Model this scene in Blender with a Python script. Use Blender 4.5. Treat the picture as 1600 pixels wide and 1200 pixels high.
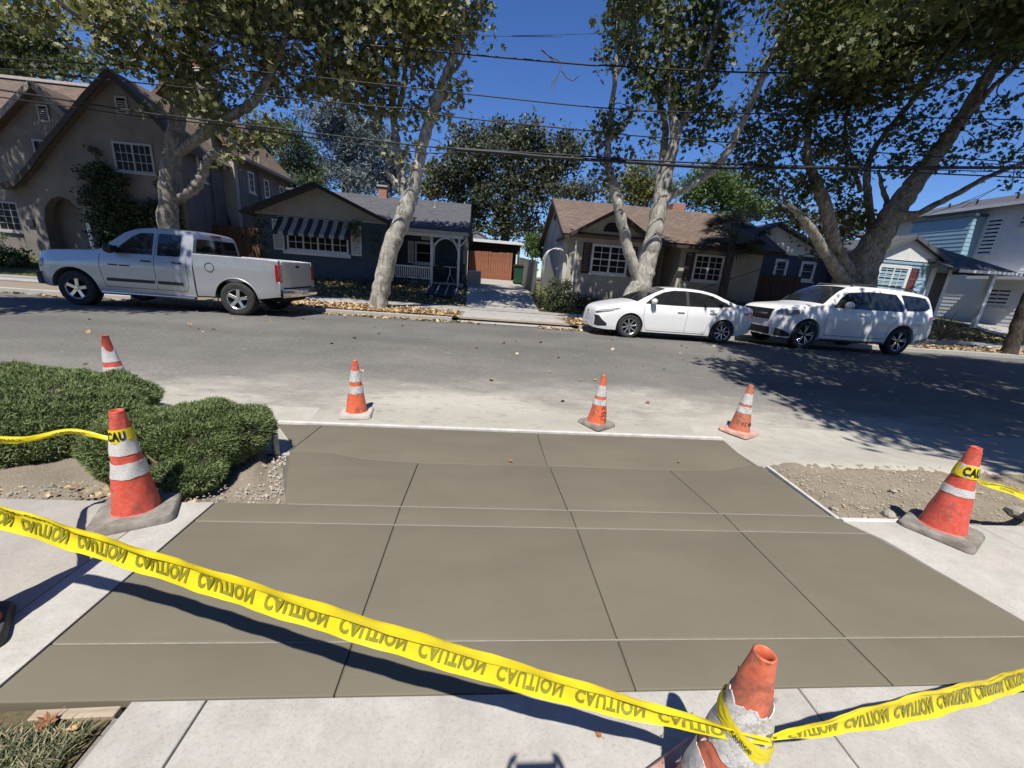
import bpy, bmesh, math, random
import numpy as np
from mathutils import Vector, Matrix
from mathutils.geometry import tessellate_polygon
random.seed(7); RNG = np.random.default_rng(11)
R = math.radians
scene = bpy.context.scene
for o in list(bpy.data.objects): bpy.data.objects.remove(o)
COL = scene.collection

# ---------------------------------------------------------------- camera
CAM_H, PITCH, ROLL, YAW, FPX = 1.65, R(15.71), R(4.42), R(5.32), 603.2
cF = np.array([math.sin(YAW)*math.cos(PITCH), math.cos(YAW)*math.cos(PITCH), -math.sin(PITCH)])
cR0 = np.array([math.cos(YAW), -math.sin(YAW), 0.0]); cU0 = np.cross(cR0, cF)
cR = cR0*math.cos(ROLL) + cU0*math.sin(ROLL); cU = np.cross(cR, cF)
cC = np.array([0.0, 0.0, CAM_H])
cam_d = bpy.data.cameras.new('camera'); cam = bpy.data.objects.new('camera', cam_d); COL.objects.link(cam)
cam_d.sensor_width = 36; cam_d.lens = FPX/1600*36; cam_d.clip_start = 0.02; cam_d.clip_end = 3000
cam.matrix_world = Matrix(((cR[0], cU[0], -cF[0], 0), (cR[1], cU[1], -cF[1], 0), (cR[2], cU[2], -cF[2], CAM_H), (0, 0, 0, 1)))
scene.camera = cam
scene.render.resolution_x, scene.render.resolution_y = 1024, 768

# ---------------------------------------------------------------- sky, sun, exposure
SUN_EL, SUN_AZ = R(61), R(13)            # light travels towards azimuth 9 deg (right of +Y), so the sun stands behind the camera
world = bpy.data.worlds.new('World'); scene.world = world; world.use_nodes = True
wn = world.node_tree; wn.nodes.clear()
sky = wn.nodes.new('ShaderNodeTexSky'); sky.sky_type = 'NISHITA'; sky.sun_disc = False
sky.sun_elevation = SUN_EL; sky.sun_rotation = SUN_AZ + math.pi; sky.air_density = 1.0; sky.dust_density = 0.0; sky.ozone_density = 5.0; sky.altitude = 0
bg = wn.nodes.new('ShaderNodeBackground'); bg.inputs[1].default_value = 0.085
wo = wn.nodes.new('ShaderNodeOutputWorld')
hs = wn.nodes.new('ShaderNodeHueSaturation'); hs.inputs['Saturation'].default_value = 1.12; hs.inputs['Hue'].default_value = .508; wn.links.new(sky.outputs[0], hs.inputs['Color']); tint = wn.nodes.new('ShaderNodeMix'); tint.data_type = 'RGBA'; tint.blend_type = 'MULTIPLY'; tint.inputs[0].default_value = 1; tint.inputs[7].default_value = (.86, 1.02, 1.24, 1); wn.links.new(hs.outputs[0], tint.inputs[6]); wn.links.new(tint.outputs[2], bg.inputs[0]); wn.links.new(bg.outputs[0], wo.inputs[0])
sd = bpy.data.lights.new('sun', 'SUN'); sd.energy = 5.0; sd.angle = R(0.53); sd.color = (1.0, 0.95, 0.87)
sun = bpy.data.objects.new('sun', sd); COL.objects.link(sun)
sun_dir = Vector((math.sin(SUN_AZ)*math.cos(SUN_EL), math.cos(SUN_AZ)*math.cos(SUN_EL), -math.sin(SUN_EL)))
sun.rotation_euler = sun_dir.to_track_quat('-Z', 'Y').to_euler(); sun.location = (0, -20, 40)
scene.view_settings.view_transform = 'Standard'; scene.view_settings.look = 'None'
scene.view_settings.exposure = 0.35; scene.view_settings.gamma = 1.0; scene.view_settings.use_curve_mapping = False

# ---------------------------------------------------------------- measuring helpers: pixel of the photograph -> world point
def ray(px, py): return cF + cR*(px-800)/FPX - cU*(py-600)/FPX
def atY(px, py, Y):
    d = ray(px, py); return cC + d*(Y/d[1])
def atX(px, py, X):
    d = ray(px, py); return cC + d*(X/d[0])
def atZ(px, py, z=0.0):
    d = ray(px, py); return cC + d*((z-CAM_H)/d[2])
def depth(p): return float((np.asarray(p)-cC) @ cF)

# ---------------------------------------------------------------- materials
def new_mat(name):
    m = bpy.data.materials.new(name); m.use_nodes = True; nt = m.node_tree; nt.nodes.clear()
    out = nt.nodes.new('ShaderNodeOutputMaterial'); b = nt.nodes.new('ShaderNodeBsdfPrincipled')
    nt.links.new(b.outputs[0], out.inputs[0])
    return m, nt, b, out
def nd(nt, t, **kw):
    n = nt.nodes.new(t)
    for k, v in kw.items(): setattr(n, k, v)
    return n
def noise(nt, vec, scale, detail=4, rough=0.55, dist=0.0):
    n = nd(nt, 'ShaderNodeTexNoise'); n.inputs['Scale'].default_value = scale; n.inputs['Detail'].default_value = detail
    n.inputs['Roughness'].default_value = rough; n.inputs['Distortion'].default_value = dist
    if vec is not None: nt.links.new(vec, n.inputs['Vector'])
    return n.outputs['Fac']
def ramp(nt, fac, stops):
    r = nd(nt, 'ShaderNodeValToRGB'); e = r.color_ramp.elements
    while len(e) > len(stops): e.remove(e[-1])
    while len(e) < len(stops): e.new(0.5)
    for k, (p, c) in enumerate(stops):
        e[k].position = p; e[k].color = (c[0], c[1], c[2], 1) if hasattr(c, '__len__') else (c, c, c, 1)
    nt.links.new(fac, r.inputs[0]); return r.outputs[0]
def mix(nt, fac, a, b, blend='MIX'):
    m = nd(nt, 'ShaderNodeMix', data_type='RGBA', blend_type=blend)
    for sock, v in ((m.inputs[0], fac), (m.inputs[6], a), (m.inputs[7], b)):
        if hasattr(v, 'links'): nt.links.new(v, sock)
        elif hasattr(v, '__len__'): sock.default_value = (v[0], v[1], v[2], 1)
        else: sock.default_value = v
    return m.outputs[2]
def math_n(nt, op, a, b=0.0):
    m = nd(nt, 'ShaderNodeMath', operation=op)
    for sock, v in ((m.inputs[0], a), (m.inputs[1], b)):
        if hasattr(v, 'links'): nt.links.new(v, sock)
        else: sock.default_value = v
    return m.outputs[0]
def objco(nt, scale=(1, 1, 1), rot=(0, 0, 0)):
    t = nd(nt, 'ShaderNodeTexCoord'); mp = nd(nt, 'ShaderNodeMapping')
    mp.inputs['Scale'].default_value = scale; mp.inputs['Rotation'].default_value = rot
    nt.links.new(t.outputs['Object'], mp.inputs[0]); return mp.outputs[0]
def geoco(nt, scale=(1, 1, 1)):
    t = nd(nt, 'ShaderNodeNewGeometry'); mp = nd(nt, 'ShaderNodeMapping'); mp.inputs['Scale'].default_value = scale
    nt.links.new(t.outputs['Position'], mp.inputs[0]); return mp.outputs[0]
def bump(nt, b, h, strength=0.3, dist=0.01):
    n = nd(nt, 'ShaderNodeBump'); n.inputs['Strength'].default_value = strength; n.inputs['Distance'].default_value = dist
    nt.links.new(h, n.inputs['Height']); nt.links.new(n.outputs[0], b.inputs['Normal'])
MATS = {}
def M(name, c1, c2=None, rough=0.8, sc=6.0, bsc=None, bst=0.2, bd=0.01, metallic=0.0, spec=0.5, coat=0.0, stretch=(1, 1, 1), lo=0.35, hi=0.65, world_co=False):
    if name in MATS: return MATS[name]
    m, nt, b, out = new_mat(name)
    co = geoco(nt, stretch) if world_co else objco(nt, stretch)
    if c2 is None: c2 = tuple(x*0.82 for x in c1)
    f = noise(nt, co, sc, 5, 0.6)
    col = ramp(nt, f, [(lo, c1), (hi, c2)])
    nt.links.new(col, b.inputs['Base Color'])
    b.inputs['Roughness'].default_value = rough; b.inputs['Metallic'].default_value = metallic
    b.inputs['Specular IOR Level'].default_value = spec; b.inputs['Coat Weight'].default_value = coat; b.inputs['Coat Roughness'].default_value = 0.05
    if bsc: bump(nt, b, noise(nt, co, bsc, 4, 0.6), bst, bd)
    MATS[name] = m; return m

# ---------------------------------------------------------------- mesh builder
class MB:
    def __init__(s): s.v = []; s.f = []; s.mi = []; s.cur = 0
    def add(s, vs, fs):
        o = len(s.v); s.v.extend([tuple(map(float, p)) for p in vs])
        for f in fs: s.f.append(tuple(i+o for i in f)); s.mi.append(s.cur)
    def box(s, x0, x1, y0, y1, z0, z1, T=None):
        vs = [Vector((x, y, z)) for z in (z0, z1) for y in (y0, y1) for x in (x0, x1)]
        if T is not None: vs = [T @ p for p in vs]
        s.add(vs, [(0, 2, 3, 1), (4, 5, 7, 6), (0, 1, 5, 4), (2, 6, 7, 3), (0, 4, 6, 2), (1, 3, 7, 5)]); return s
    def beam(s, a, b, w, h, up=(0, 0, 1)):
        a, b = Vector(a), Vector(b); d = (b-a).normalized(); up = Vector(up)
        if abs(d.dot(up)) > .97: up = Vector((0, 1, 0))
        sd_ = d.cross(up).normalized()*w/2; u = sd_.cross(d).normalized()*h/2
        vs = [p+q for p in (a, b) for q in (-sd_-u, sd_-u, sd_+u, -sd_+u)]
        s.add(vs, [(0, 3, 2, 1), (4, 5, 6, 7), (0, 1, 5, 4), (1, 2, 6, 5), (2, 3, 7, 6), (3, 0, 4, 7)]); return s
    def poly(s, pts): s.add(pts, [tuple(range(len(pts)))]); return s
    def prism(s, pts, off):
        n = len(pts); off = Vector(off); a = [Vector(p) for p in pts]; b = [p+off for p in a]
        s.add(a+b, [tuple(range(n))[::-1], tuple(range(n, 2*n))]+[(i, (i+1) % n, n+(i+1) % n, n+i) for i in range(n)]); return s
    def tube(s, pts, rad, n=8, cap=True):
        pts = [Vector(p) for p in pts]; m = len(pts)
        if not hasattr(rad, '__len__'): rad = [rad]*m
        o = len(s.v); prev = None; vs = []
        for i, p in enumerate(pts):
            d = (pts[min(i+1, m-1)]-pts[max(i-1, 0)]).normalized()
            if prev is None:
                ref = Vector((0, 0, 1)) if abs(d.z) < .9 else Vector((1, 0, 0)); x = d.cross(ref).normalized()
            else: x = (prev-d*prev.dot(d)).normalized()
            prev = x; y = d.cross(x)
            vs += [p+(x*math.cos(2*math.pi*k/n)+y*math.sin(2*math.pi*k/n))*rad[i] for k in range(n)]
        fs = [(i*n+k, i*n+(k+1) % n, (i+1)*n+(k+1) % n, (i+1)*n+k) for i in range(m-1) for k in range(n)]
        if cap: fs += [tuple(range(n))[::-1], tuple(range((m-1)*n, m*n))]
        s.add(vs, fs); return s
    def lathe(s, prof, n=24, T=None, closed=False):
        vs = []
        for r, z in prof: vs += [Vector((r*math.cos(2*math.pi*k/n), r*math.sin(2*math.pi*k/n), z)) for k in range(n)]
        if T is not None: vs = [T @ p for p in vs]
        m = len(prof); L = m if closed else m-1
        s.add(vs, [(i*n+k, i*n+(k+1) % n, ((i+1) % m)*n+(k+1) % n, ((i+1) % m)*n+k) for i in range(L) for k in range(n)]); return s
    def grid(s, P):
        P = np.asarray(P); a, b = P.shape[:2]
        s.add(P.reshape(-1, 3), [(i*b+j, (i+1)*b+j, (i+1)*b+j+1, i*b+j+1) for i in range(a-1) for j in range(b-1)]); return s
    def ball(s, c, r, n=10, m=6, sq=(1, 1, 1)):
        prof = [(max(1e-4, math.sin(math.pi*i/m)), -math.cos(math.pi*i/m)) for i in range(m+1)]
        return s.lathe(prof, n, Matrix.Translation(c) @ Matrix.Diagonal((r*sq[0], r*sq[1], r*sq[2], 1)))
    def mesh(s, name, mats, smooth=False, angle=None, off=(0, 0, 0)):
        me = bpy.data.meshes.new(name)
        v = [(a-off[0], b-off[1], c-off[2]) for a, b, c in s.v]
        me.from_pydata(v, [], s.f)
        if not isinstance(mats, (list, tuple)): mats = [mats]
        for m in mats: me.materials.append(m)
        if len(mats) > 1: me.polygons.foreach_set('material_index', s.mi)
        if smooth:
            me.polygons.foreach_set('use_smooth', [True]*len(me.polygons))
            if angle: me.set_sharp_from_angle(angle=R(angle))
        me.update(); return me
    def build(s, name, mats, parent=None, smooth=False, angle=35, bevel=0.0, world=True, seg=1, fix=True):
        off = (0, 0, 0)
        if parent is not None and world:
            q = parent
            off = Vector((0, 0, 0))
            while q is not None: off = off+q.location; q = q.parent
        me = s.mesh(name, mats, smooth, angle, off)
        if fix:
            bm = bmesh.new(); bm.from_mesh(me); bmesh.ops.recalc_face_normals(bm, faces=bm.faces)
            if bevel: bmesh.ops.bevel(bm, geom=[e for e in bm.edges if len(e.link_faces) == 2 and e.calc_face_angle(0) > .5], offset=bevel, segments=seg, affect='EDGES', profile=.5)
            bm.to_mesh(me); bm.free()
        return link(name, me, parent)
def link(name, me, parent=None, loc=None):
    o = bpy.data.objects.new(name, me); COL.objects.link(o)
    if parent is not None: o.parent = parent
    if loc is not None: o.location = loc
    return o
def tag(o, label=None, cat=None, group=None, kind=None):
    if label: o['label'] = label
    if cat: o['category'] = cat
    if group: o['group'] = group
    if kind: o['kind'] = kind
    return o
def thing(name, label, cat, loc=(0, 0, 0), rz=0.0, group=None):
    o = bpy.data.objects.new(name, None); COL.objects.link(o); o.empty_display_size = .2
    o.location = loc; o.rotation_euler = (0, 0, rz)
    return tag(o, label, cat, group)
def struct(o): o['kind'] = 'structure'; return o
def kids(o): return [c for c in bpy.data.objects if c.parent is o]
def copy_tree(o, parent=None, loc=None, rz=None, label=None):
    c = o.copy(); COL.objects.link(c)
    if parent is not None: c.parent = parent
    if loc is not None: c.location = loc
    if rz is not None: c.rotation_euler = (0, 0, rz)
    if label: c['label'] = label
    for ch in list(o.children): copy_tree(ch, c)
    return c
def raw_mesh(name, V, F, mat, parent=None, attr=None, smooth=False):
    """fast mesh from numpy arrays; F is an (n,k) array; attr a per-face float called rnd"""
    me = bpy.data.meshes.new(name); n, k = F.shape
    me.vertices.add(len(V)); me.vertices.foreach_set('co', np.ascontiguousarray(V, dtype=np.float32).ravel())
    me.loops.add(n*k); me.loops.foreach_set('vertex_index', np.ascontiguousarray(F, dtype=np.int32).ravel())
    me.polygons.add(n); me.polygons.foreach_set('loop_start', np.arange(0, n*k, k, dtype=np.int32))
    if smooth: me.polygons.foreach_set('use_smooth', np.ones(n, dtype=bool))
    if attr is not None:
        a = me.attributes.new('rnd', 'FLOAT', 'FACE'); a.data.foreach_set('value', np.ascontiguousarray(attr, dtype=np.float32))
    for m in (mat if isinstance(mat, (list, tuple)) else [mat]): me.materials.append(m)
    me.update(calc_edges=True)
    return link(name, me, parent)
# ---------------------------------------------------------------- ground materials
def asphalt_mat():
    m, nt, b, out = new_mat('asphalt'); g = geoco(nt)
    fine = noise(nt, g, 90, 3, .7); mid = noise(nt, g, 1.3, 6, .62); st = noise(nt, geoco(nt, (.16, 1.5, 1)), 1.1, 5, .6)
    base = ramp(nt, fine, [(.3, (.10, .095, .088)), (.7, (.195, .186, .17))])
    base = mix(nt, .55, base, ramp(nt, mid, [(.3, (.115, .11, .10)), (.72, (.185, .177, .16))]))
    base = mix(nt, ramp(nt, st, [(.5, 0), (.78, .45)]), base, (.10, .096, .09))
    # pale cement dust tracked over the lane beside the new concrete
    sep = nd(nt, 'ShaderNodeSeparateXYZ'); nt.links.new(g, sep.inputs[0])
    wob = noise(nt, geoco(nt, (.5, 1.1, 1)), 1.0, 6, .68)
    yy = math_n(nt, 'ADD', sep.outputs[1], math_n(nt, 'MULTIPLY', math_n(nt, 'SUBTRACT', wob, .5), 3.6))
    xr = math_n(nt, 'ABSOLUTE', math_n(nt, 'SUBTRACT', sep.outputs[0], 1.0))
    yy = math_n(nt, 'ADD', yy, math_n(nt, 'MULTIPLY', xr, .09))
    dust = ramp(nt, math_n(nt, 'MULTIPLY', math_n(nt, 'SUBTRACT', yy, 4.2), .25), [(0.05, 1.0), (.22, .93), (.38, .45), (.55, .14), (.85, 0)])
    sc = noise(nt, geoco(nt, (.8, 2.6, 1)), 3.2, 9, .82)
    scr = ramp(nt, math_n(nt, 'SUBTRACT', sc, math_n(nt, 'MULTIPLY', math_n(nt, 'SUBTRACT', yy, 5.0), .075)), [(.50, 0), (.60, .8)])
    spk = noise(nt, g, 26, 3, .75); base = mix(nt, ramp(nt, spk, [(.52, 0), (.72, .55)]), base, (.27, .26, .235)); base = mix(nt, ramp(nt, spk, [(.30, .5), (.46, 0)]), base, (.06, .058, .055))
    pat = noise(nt, geoco(nt, (.35, .9, 1)), .9, 4, .55); base = mix(nt, ramp(nt, pat, [(.42, 0), (.62, .45)]), base, (.10, .097, .09))
    spots = ramp(nt, noise(nt, g, 14, 2, .5), [(.70, 0), (.74, .5)])
    dc = mix(nt, noise(nt, g, 3.5, 6, .65), (.36, .335, .285), (.46, .44, .385))
    col = mix(nt, dust, base, dc); col = mix(nt, scr, col, dc)
    col = mix(nt, math_n(nt, 'MULTIPLY', spots, .35), col, (.3, .28, .25))
    # tar joint and tyre-dark wheel tracks
    dk = noise(nt, geoco(nt, (.7, 1.6, 1)), 6.5, 6, .75); col = mix(nt, ramp(nt, dk, [(.34, .5), (.45, 0)]), col, (.16, .15, .13)); col = mix(nt, ramp(nt, dk, [(.60, 0), (.70, .35)]), col, (.48, .46, .41))
    tr = nd(nt, 'ShaderNodeTexWave', wave_type='BANDS', bands_direction='Y'); tr.inputs['Scale'].default_value = .17; tr.inputs['Distortion'].default_value = 1.5
    tr.inputs['Detail'].default_value = 3; nt.links.new(geoco(nt, (.04, 1, 1)), tr.inputs['Vector'])
    col = mix(nt, ramp(nt, tr.outputs['Fac'], [(.55, 0), (1, .22)]), col, mix(nt, .7, col, (.06, .06, .06)))
    nt.links.new(col, b.inputs['Base Color']); b.inputs['Roughness'].default_value = .88; b.inputs['Specular IOR Level'].default_value = .3
    bump(nt, b, fine, .5, .006); return m
def concrete_new():
    m, nt, b, out = new_mat('fresh_concrete'); g = geoco(nt)
    a = noise(nt, g, 1.2, 5, .6); broom = noise(nt, geoco(nt, (5, 90, 5)), 1.0, 4, .6); big = noise(nt, geoco(nt, (.8, 2.6, 1)), 1.6, 3, .5)
    col = ramp(nt, a, [(.3, (.146, .131, .094)), (.7, (.166, .150, .110))])
    col = mix(nt, ramp(nt, big, [(.40, 0), (.7, .55)]), col, (.134, .121, .090))
    col = mix(nt, ramp(nt, broom, [(.45, 0), (.8, .16)]), col, (.195, .178, .135))
    fl = nd(nt, 'ShaderNodeTexVoronoi'); fl.inputs['Scale'].default_value = 2.2; nt.links.new(g, fl.inputs['Vector'])
    col = mix(nt, ramp(nt, fl.outputs['Distance'], [(.012, .9), (.018, 0)]), col, (.4, .38, .32))
    nt.links.new(col, b.inputs['Base Color'])
    nt.links.new(ramp(nt, a, [(.3, .62), (.7, .8)]), b.inputs['Roughness']); b.inputs['Specular IOR Level'].default_value = .35
    bump(nt, b, broom, .14, .003); return m
def concrete_old(name, c1, c2, stain=(.25, .235, .21)):
    m, nt, b, out = new_mat(name); g = geoco(nt)
    f = noise(nt, g, 60, 4, .7); md = noise(nt, g, 5, 7, .7); bg_ = noise(nt, g, .9, 4, .6); st = noise(nt, geoco(nt, (1, 1, 1)), 2.3, 8, .75, .8)
    col = ramp(nt, md, [(.3, c1), (.7, c2)])
    col = mix(nt, ramp(nt, f, [(.28, .5), (.5, 0)]), col, stain)
    col = mix(nt, ramp(nt, st, [(.5, 0), (.8, .42)]), col, stain)
    col = mix(nt, ramp(nt, bg_, [(.4, 0), (.8, .3)]), col, tuple(x*.75 for x in c1))
    vo = nd(nt, 'ShaderNodeTexVoronoi'); vo.inputs['Scale'].default_value = 55; nt.links.new(g, vo.inputs['Vector'])
    col = mix(nt, ramp(nt, vo.outputs['Distance'], [(.1, .35), (.2, 0)]), col, (.17, .16, .145))
    nt.links.new(col, b.inputs['Base Color']); b.inputs['Roughness'].default_value = .9; b.inputs['Specular IOR Level'].default_value = .25
    bump(nt, b, f, .4, .004); return m
def soil_mat(name, c1, c2, c3):
    m, nt, b, out = new_mat(name); g = geoco(nt)
    a = noise(nt, g, 9, 7, .7); f = noise(nt, g, 70, 4, .75)
    col = mix(nt, .5, ramp(nt, a, [(.3, c1), (.7, c2)]), ramp(nt, f, [(.3, c1), (.7, c3)]))
    nt.links.new(col, b.inputs['Base Color']); b.inputs['Roughness'].default_value = .95; b.inputs['Specular IOR Level'].default_value = .15
    bump(nt, b, f, .8, .012); return m
ASPH = asphalt_mat(); CNEW = concrete_new()
COLD = concrete_old('old_concrete', (.37, .352, .315), (.51, .49, .45), (.27, .26, .24))
CPINK = concrete_old('worn_concrete', (.34, .315, .28), (.43, .405, .365), (.25, .235, .21))
CFAR = concrete_old('far_concrete', (.30, .285, .26), (.41, .395, .365))
SOIL = soil_mat('dirt', (.17, .14, .105), (.285, .24, .185), (.38, .335, .265))
YARD = soil_mat('yard_soil', (.075, .068, .04), (.14, .115, .065), (.20, .16, .09))
LAWN = soil_mat('dry_lawn', (.05, .06, .022), (.12, .12, .045), (.22, .19, .09))

# ---------------------------------------------------------------- levels
RY = np.array([4.30, 4.8, 6.0, 7.2, 8.4, 9.4, 10.4, 11.3, 12.2]); RZ = np.array([-.165, -.135, -.045, .06, .155, .205, .215, .175, .115])
FY = np.array([12.2, 12.35, 14.0, 15.3, 16.5, 18.0, 24.0, 40.0, 70.0]); FZ = np.array([.115, .245, .30, .34, .58, .93, 1.30, 1.5, 1.5])
def road_z(y): return float(np.interp(y, RY, RZ))
def far_z(y): return float(np.interp(y, FY, FZ))
def sheet(name, xs, ys, zf, mat, parent=None, jit=0.0, kind='structure'):
    xs, ys = np.asarray(xs, float), np.asarray(ys, float)
    P = np.array([[(x, y, zf(x, y)+(random.gauss(0, jit) if jit else 0)) for x in xs] for y in ys])
    mb = MB(); mb.grid(P); o = mb.build(name, mat, parent, smooth=True, angle=None, fix=False)
    if kind and parent is None: o['kind'] = kind
    return o
def lin(a, b, n): return np.linspace(a, b, n)
gy = [-300, -5, 2.4, 3.4, 4.2, 4.4, 6, 7.2, 8.4, 9.4, 10.4, 11.3, 12.1, 12.4, 14, 15.3, 16.5, 18, 24, 40, 70, 200, 600]
gz = [-.13, -.13, -.13, -.16, -.3, -.3]+[road_z(y)-.12 for y in gy[6:13]]+[far_z(y)-.1 for y in gy[13:21]]+[1.4, 1.4]
struct(sheet('ground', lin(-500, 500, 11), gy, lambda x, y: float(np.interp(y, gy, gz)), YARD))
struct(sheet('road', lin(-130, 130, 27), sorted(set(list(RY)+list(lin(4.3, 12.2, 24)))), lambda x, y: road_z(y), ASPH))

# ---------------------------------------------------------------- new driveway: bed + poured slabs
def dz(x, y): return float(np.interp(y, [2.47, 3.27, 4.26], [0, -.065, -.145]))
drive = struct(MB().prism([(-1.74, 1.185, -.1), (3.19, 1.185, -.1), (2.86, 2.42, -.1), (2.98, 3.46, -.17), (3.08, 4.24, -.25), (-2.2, 4.22, -.25), (-1.72, 3.3, -.17), (-1.28, 2.45, -.1)], (0, 0, .086)).build('new_driveway', M('joint_concrete', (.10, .095, .08), (.13, .12, .10), .9, 12)))
def slab(pts, mat, parent, zf=None, gap=.0035, th=.05, bev=.007, name='slab'):
    pts = [Vector((p[0], p[1], 0)) for p in pts]; c = sum(pts, Vector())/len(pts); n = len(pts); q = []
    for i in range(n):                                   # inset by the half joint
        e1 = (pts[i]-pts[i-1]).normalized(); e2 = (pts[(i+1) % n]-pts[i]).normalized()
        n1 = Vector((-e1.y, e1.x, 0)); n2 = Vector((-e2.y, e2.x, 0)); b = (n1+n2); b = b/max(.3, b.dot(n1)); q.append(pts[i]+b*gap)
    zf = zf or (lambda x, y: 0.0)
    bm = bmesh.new(); top = [bm.verts.new((p.x, p.y, zf(p.x, p.y))) for p in q]; bot = [bm.verts.new((p.x, p.y, zf(p.x, p.y)-th)) for p in q]
    tf = bm.faces.new(top); 
    for i in range(n): bm.faces.new((top[i], bot[i], bot[(i+1) % n], top[(i+1) % n]))
    bmesh.ops.recalc_face_normals(bm, faces=bm.faces)
    ed = [e for e in bm.edges if e.verts[0] in top and e.verts[1] in top]
    bmesh.ops.bevel(bm, geom=ed, offset=bev, segments=3, affect='EDGES', profile=.5)
    me = bpy.data.meshes.new(name); bm.to_mesh(me); bm.free(); me.materials.append(mat)
    me.polygons.foreach_set('use_smooth', [True]*len(me.polygons)); me.set_sharp_from_angle(angle=R(50))
    return link(name, me, parent)
XJ = [-1.75, -.50, .735, 1.94]
JL = M('sunlit_joint_paste', (.25, .235, .195), (.31, .295, .25), .9, 20)  # pale cement paste, with the sun on the joint edges put into the colour
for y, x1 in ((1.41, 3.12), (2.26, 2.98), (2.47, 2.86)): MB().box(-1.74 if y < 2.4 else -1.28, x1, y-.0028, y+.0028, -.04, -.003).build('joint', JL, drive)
def re(y): return float(np.interp(y, [1.17, 1.5, 2.2, 2.43], [3.20, 3.12, 3.0, 2.87]))
for y0, y1 in ((1.17, 1.41), (1.41, 2.26), (2.26, 2.47)):
    xs0 = XJ+[re(y0)]; xs1 = XJ+[re(y1)]
    for i in range(4): slab([(xs0[i], y0), (xs0[i+1], y0), (xs1[i+1], y1), (xs1[i], y1)], CNEW, drive)
slab([(-1.30, 2.47), (-.50, 2.47), (-.50, 3.25), (-1.0, 3.30), (-1.35, 3.42), (-1.71, 3.42)], CNEW, drive, dz)
for a, b in ((-.50, .72), (.72, 1.91)): slab([(a, 2.47), (b+.0, 2.47), (b, 3.27), (a, 3.25)], CNEW, drive, dz)
slab([(1.91, 2.47), (2.85, 2.47), (3.02, 3.46), (2.93, 3.47), (2.4, 3.29), (1.91, 3.27)], CNEW, drive, dz)
slab([(-2.2, 4.2), (-1.78, 3.62), (-1.71, 3.42), (-1.72, 4.23)], CNEW, drive, dz)
slab([(-1.71, 3.42), (-1.35, 3.42), (-1.0, 3.30), (-.50, 3.25), (.70, 3.27), (.74, 4.25), (-1.72, 4.23)], CNEW, drive, dz)
slab([(.70, 3.27), (1.91, 3.27), (2.4, 3.29), (2.93, 3.47), (3.12, 4.27), (.74, 4.25)], CNEW, drive, dz)
lip = struct(MB().box(0, 5.36, 0, .045, -.09, .012).build('curb_lip', M('lip_concrete', (.46, .45, .43), (.6, .59, .57), .9, 7, 60, .3), bevel=.008, seg=2))
lip.location = (-2.23, 4.255, -.145); lip.rotation_euler = (0, 0, R(.55))

# ---------------------------------------------------------------- old pavement round it
pav = struct(MB().prism([(-9, -4, -.12), (9, -4, -.12), (9, 1.16, -.12), (-9, 1.16, -.12)], (0, 0, .06)).build('pavement_bed', SOIL))
walk = struct(MB().prism([(-1.26, -3, -.06), (12, -3, -.06), (12, 1.12, -.06), (-1.26, 1.12, -.06)], (0, 0, .045)).build('near_pavement', M('walk_joint', (.16, .15, .13), (.22, .2, .18), .95, 9)))
for xs in ((-1.24, -.97), (-.97, 1.475), (1.475, 3.9), (3.9, 6.3), (6.3, 8.7)):
    for ys in ((-2.4, -.05), (-.05, 1.1735)): slab([(xs[0], ys[0]), (xs[1], ys[0]), (xs[1], ys[1]), (xs[0], ys[1])], COLD, walk, None, .0035, .07, .006)
lw = struct(MB().prism([(-16, 1.22, -.09), (-1.8, 1.22, -.09), (-1.8, 2.46, -.09), (-16, 2.46, -.09)], (0, 0, .06)).build('left_pavement', M('walk_joint', (.2, .2, .2))))
slab([(-2.04, 1.22), (-1.757, 1.16), (-1.757, 2.47), (-2.04, 2.46)], COLD, lw, None, .001, .07, .006)
for a, b in ((-3.28, -2.04), (-4.52, -3.28), (-5.76, -4.52), (-7.0, -5.76), (-8.24, -7.0), (-9.5, -8.24)):
    slab([(a, 1.22), (b, 1.22), (b, 2.46), (a, 2.46)], CPINK, lw, None, .003, .07, .008)
rw = struct(MB().prism([(3.2, 1.18, -.09), (16, 1.18, -.09), (16, 2.40, -.09), (2.95, 2.40, -.09)], (0, 0, .06)).build('right_pavement', M('walk_joint', (.2, .2, .2))))
slab([(3.205, 1.165), (4.05, 1.165), (4.05, 2.40), (2.885, 2.41), (3.01, 2.2), (3.125, 1.5)], COLD, rw, None, .002, .07, .006)
for a, b in ((4.05, 5.27), (5.27, 6.5), (6.5, 7.7), (7.7, 8.9), (8.9, 10.2)): slab([(a, 1.165), (b, 1.165), (b, 2.40), (a, 2.40)], COLD, rw, None, .003, .07, .008)
def soil_z(x, y): return -.03+.02*math.sin(x*3.1+y*2)+.015*math.sin(x*7+y*9)
def strip_z(x, y):
    e = 2.87+.14*(y-2.42)/.98; k = min(1, max(0, (x-e)/.25)); z = soil_z(x, y)-.01 if 2.5 < y < 3.4 else -.05
    return (dz(0, y)-.03)*(1-k)+z*k
struct(sheet('dirt_strip', list(lin(2.75, 7, 110))+list(lin(7.1, 30, 60)), lin(2.41, 3.5, 24), strip_z, SOIL, jit=.007))
bed = MB(); bed.grid(np.array([[(lambda xr, t: (xr-.0-(28)*t**2, y, min((soil_z(xr-28*t*t, y)-.02 if 2.55 < y < 3.4 else -.05), 9) if t > .09 else dz(0, y)-.035+.01*random.random()))(float(np.interp(y, [2.47, 3.5], [-1.29, -1.73])), t) for t in lin(0, 1, 120)] for y in lin(2.47, 3.5, 16)]))
struct(bed.build('planting_bed', SOIL, smooth=True, angle=None))
GUT = concrete_old('gutter_concrete', (.36, .34, .295), (.45, .43, .385), (.28, .26, .22))
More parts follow.
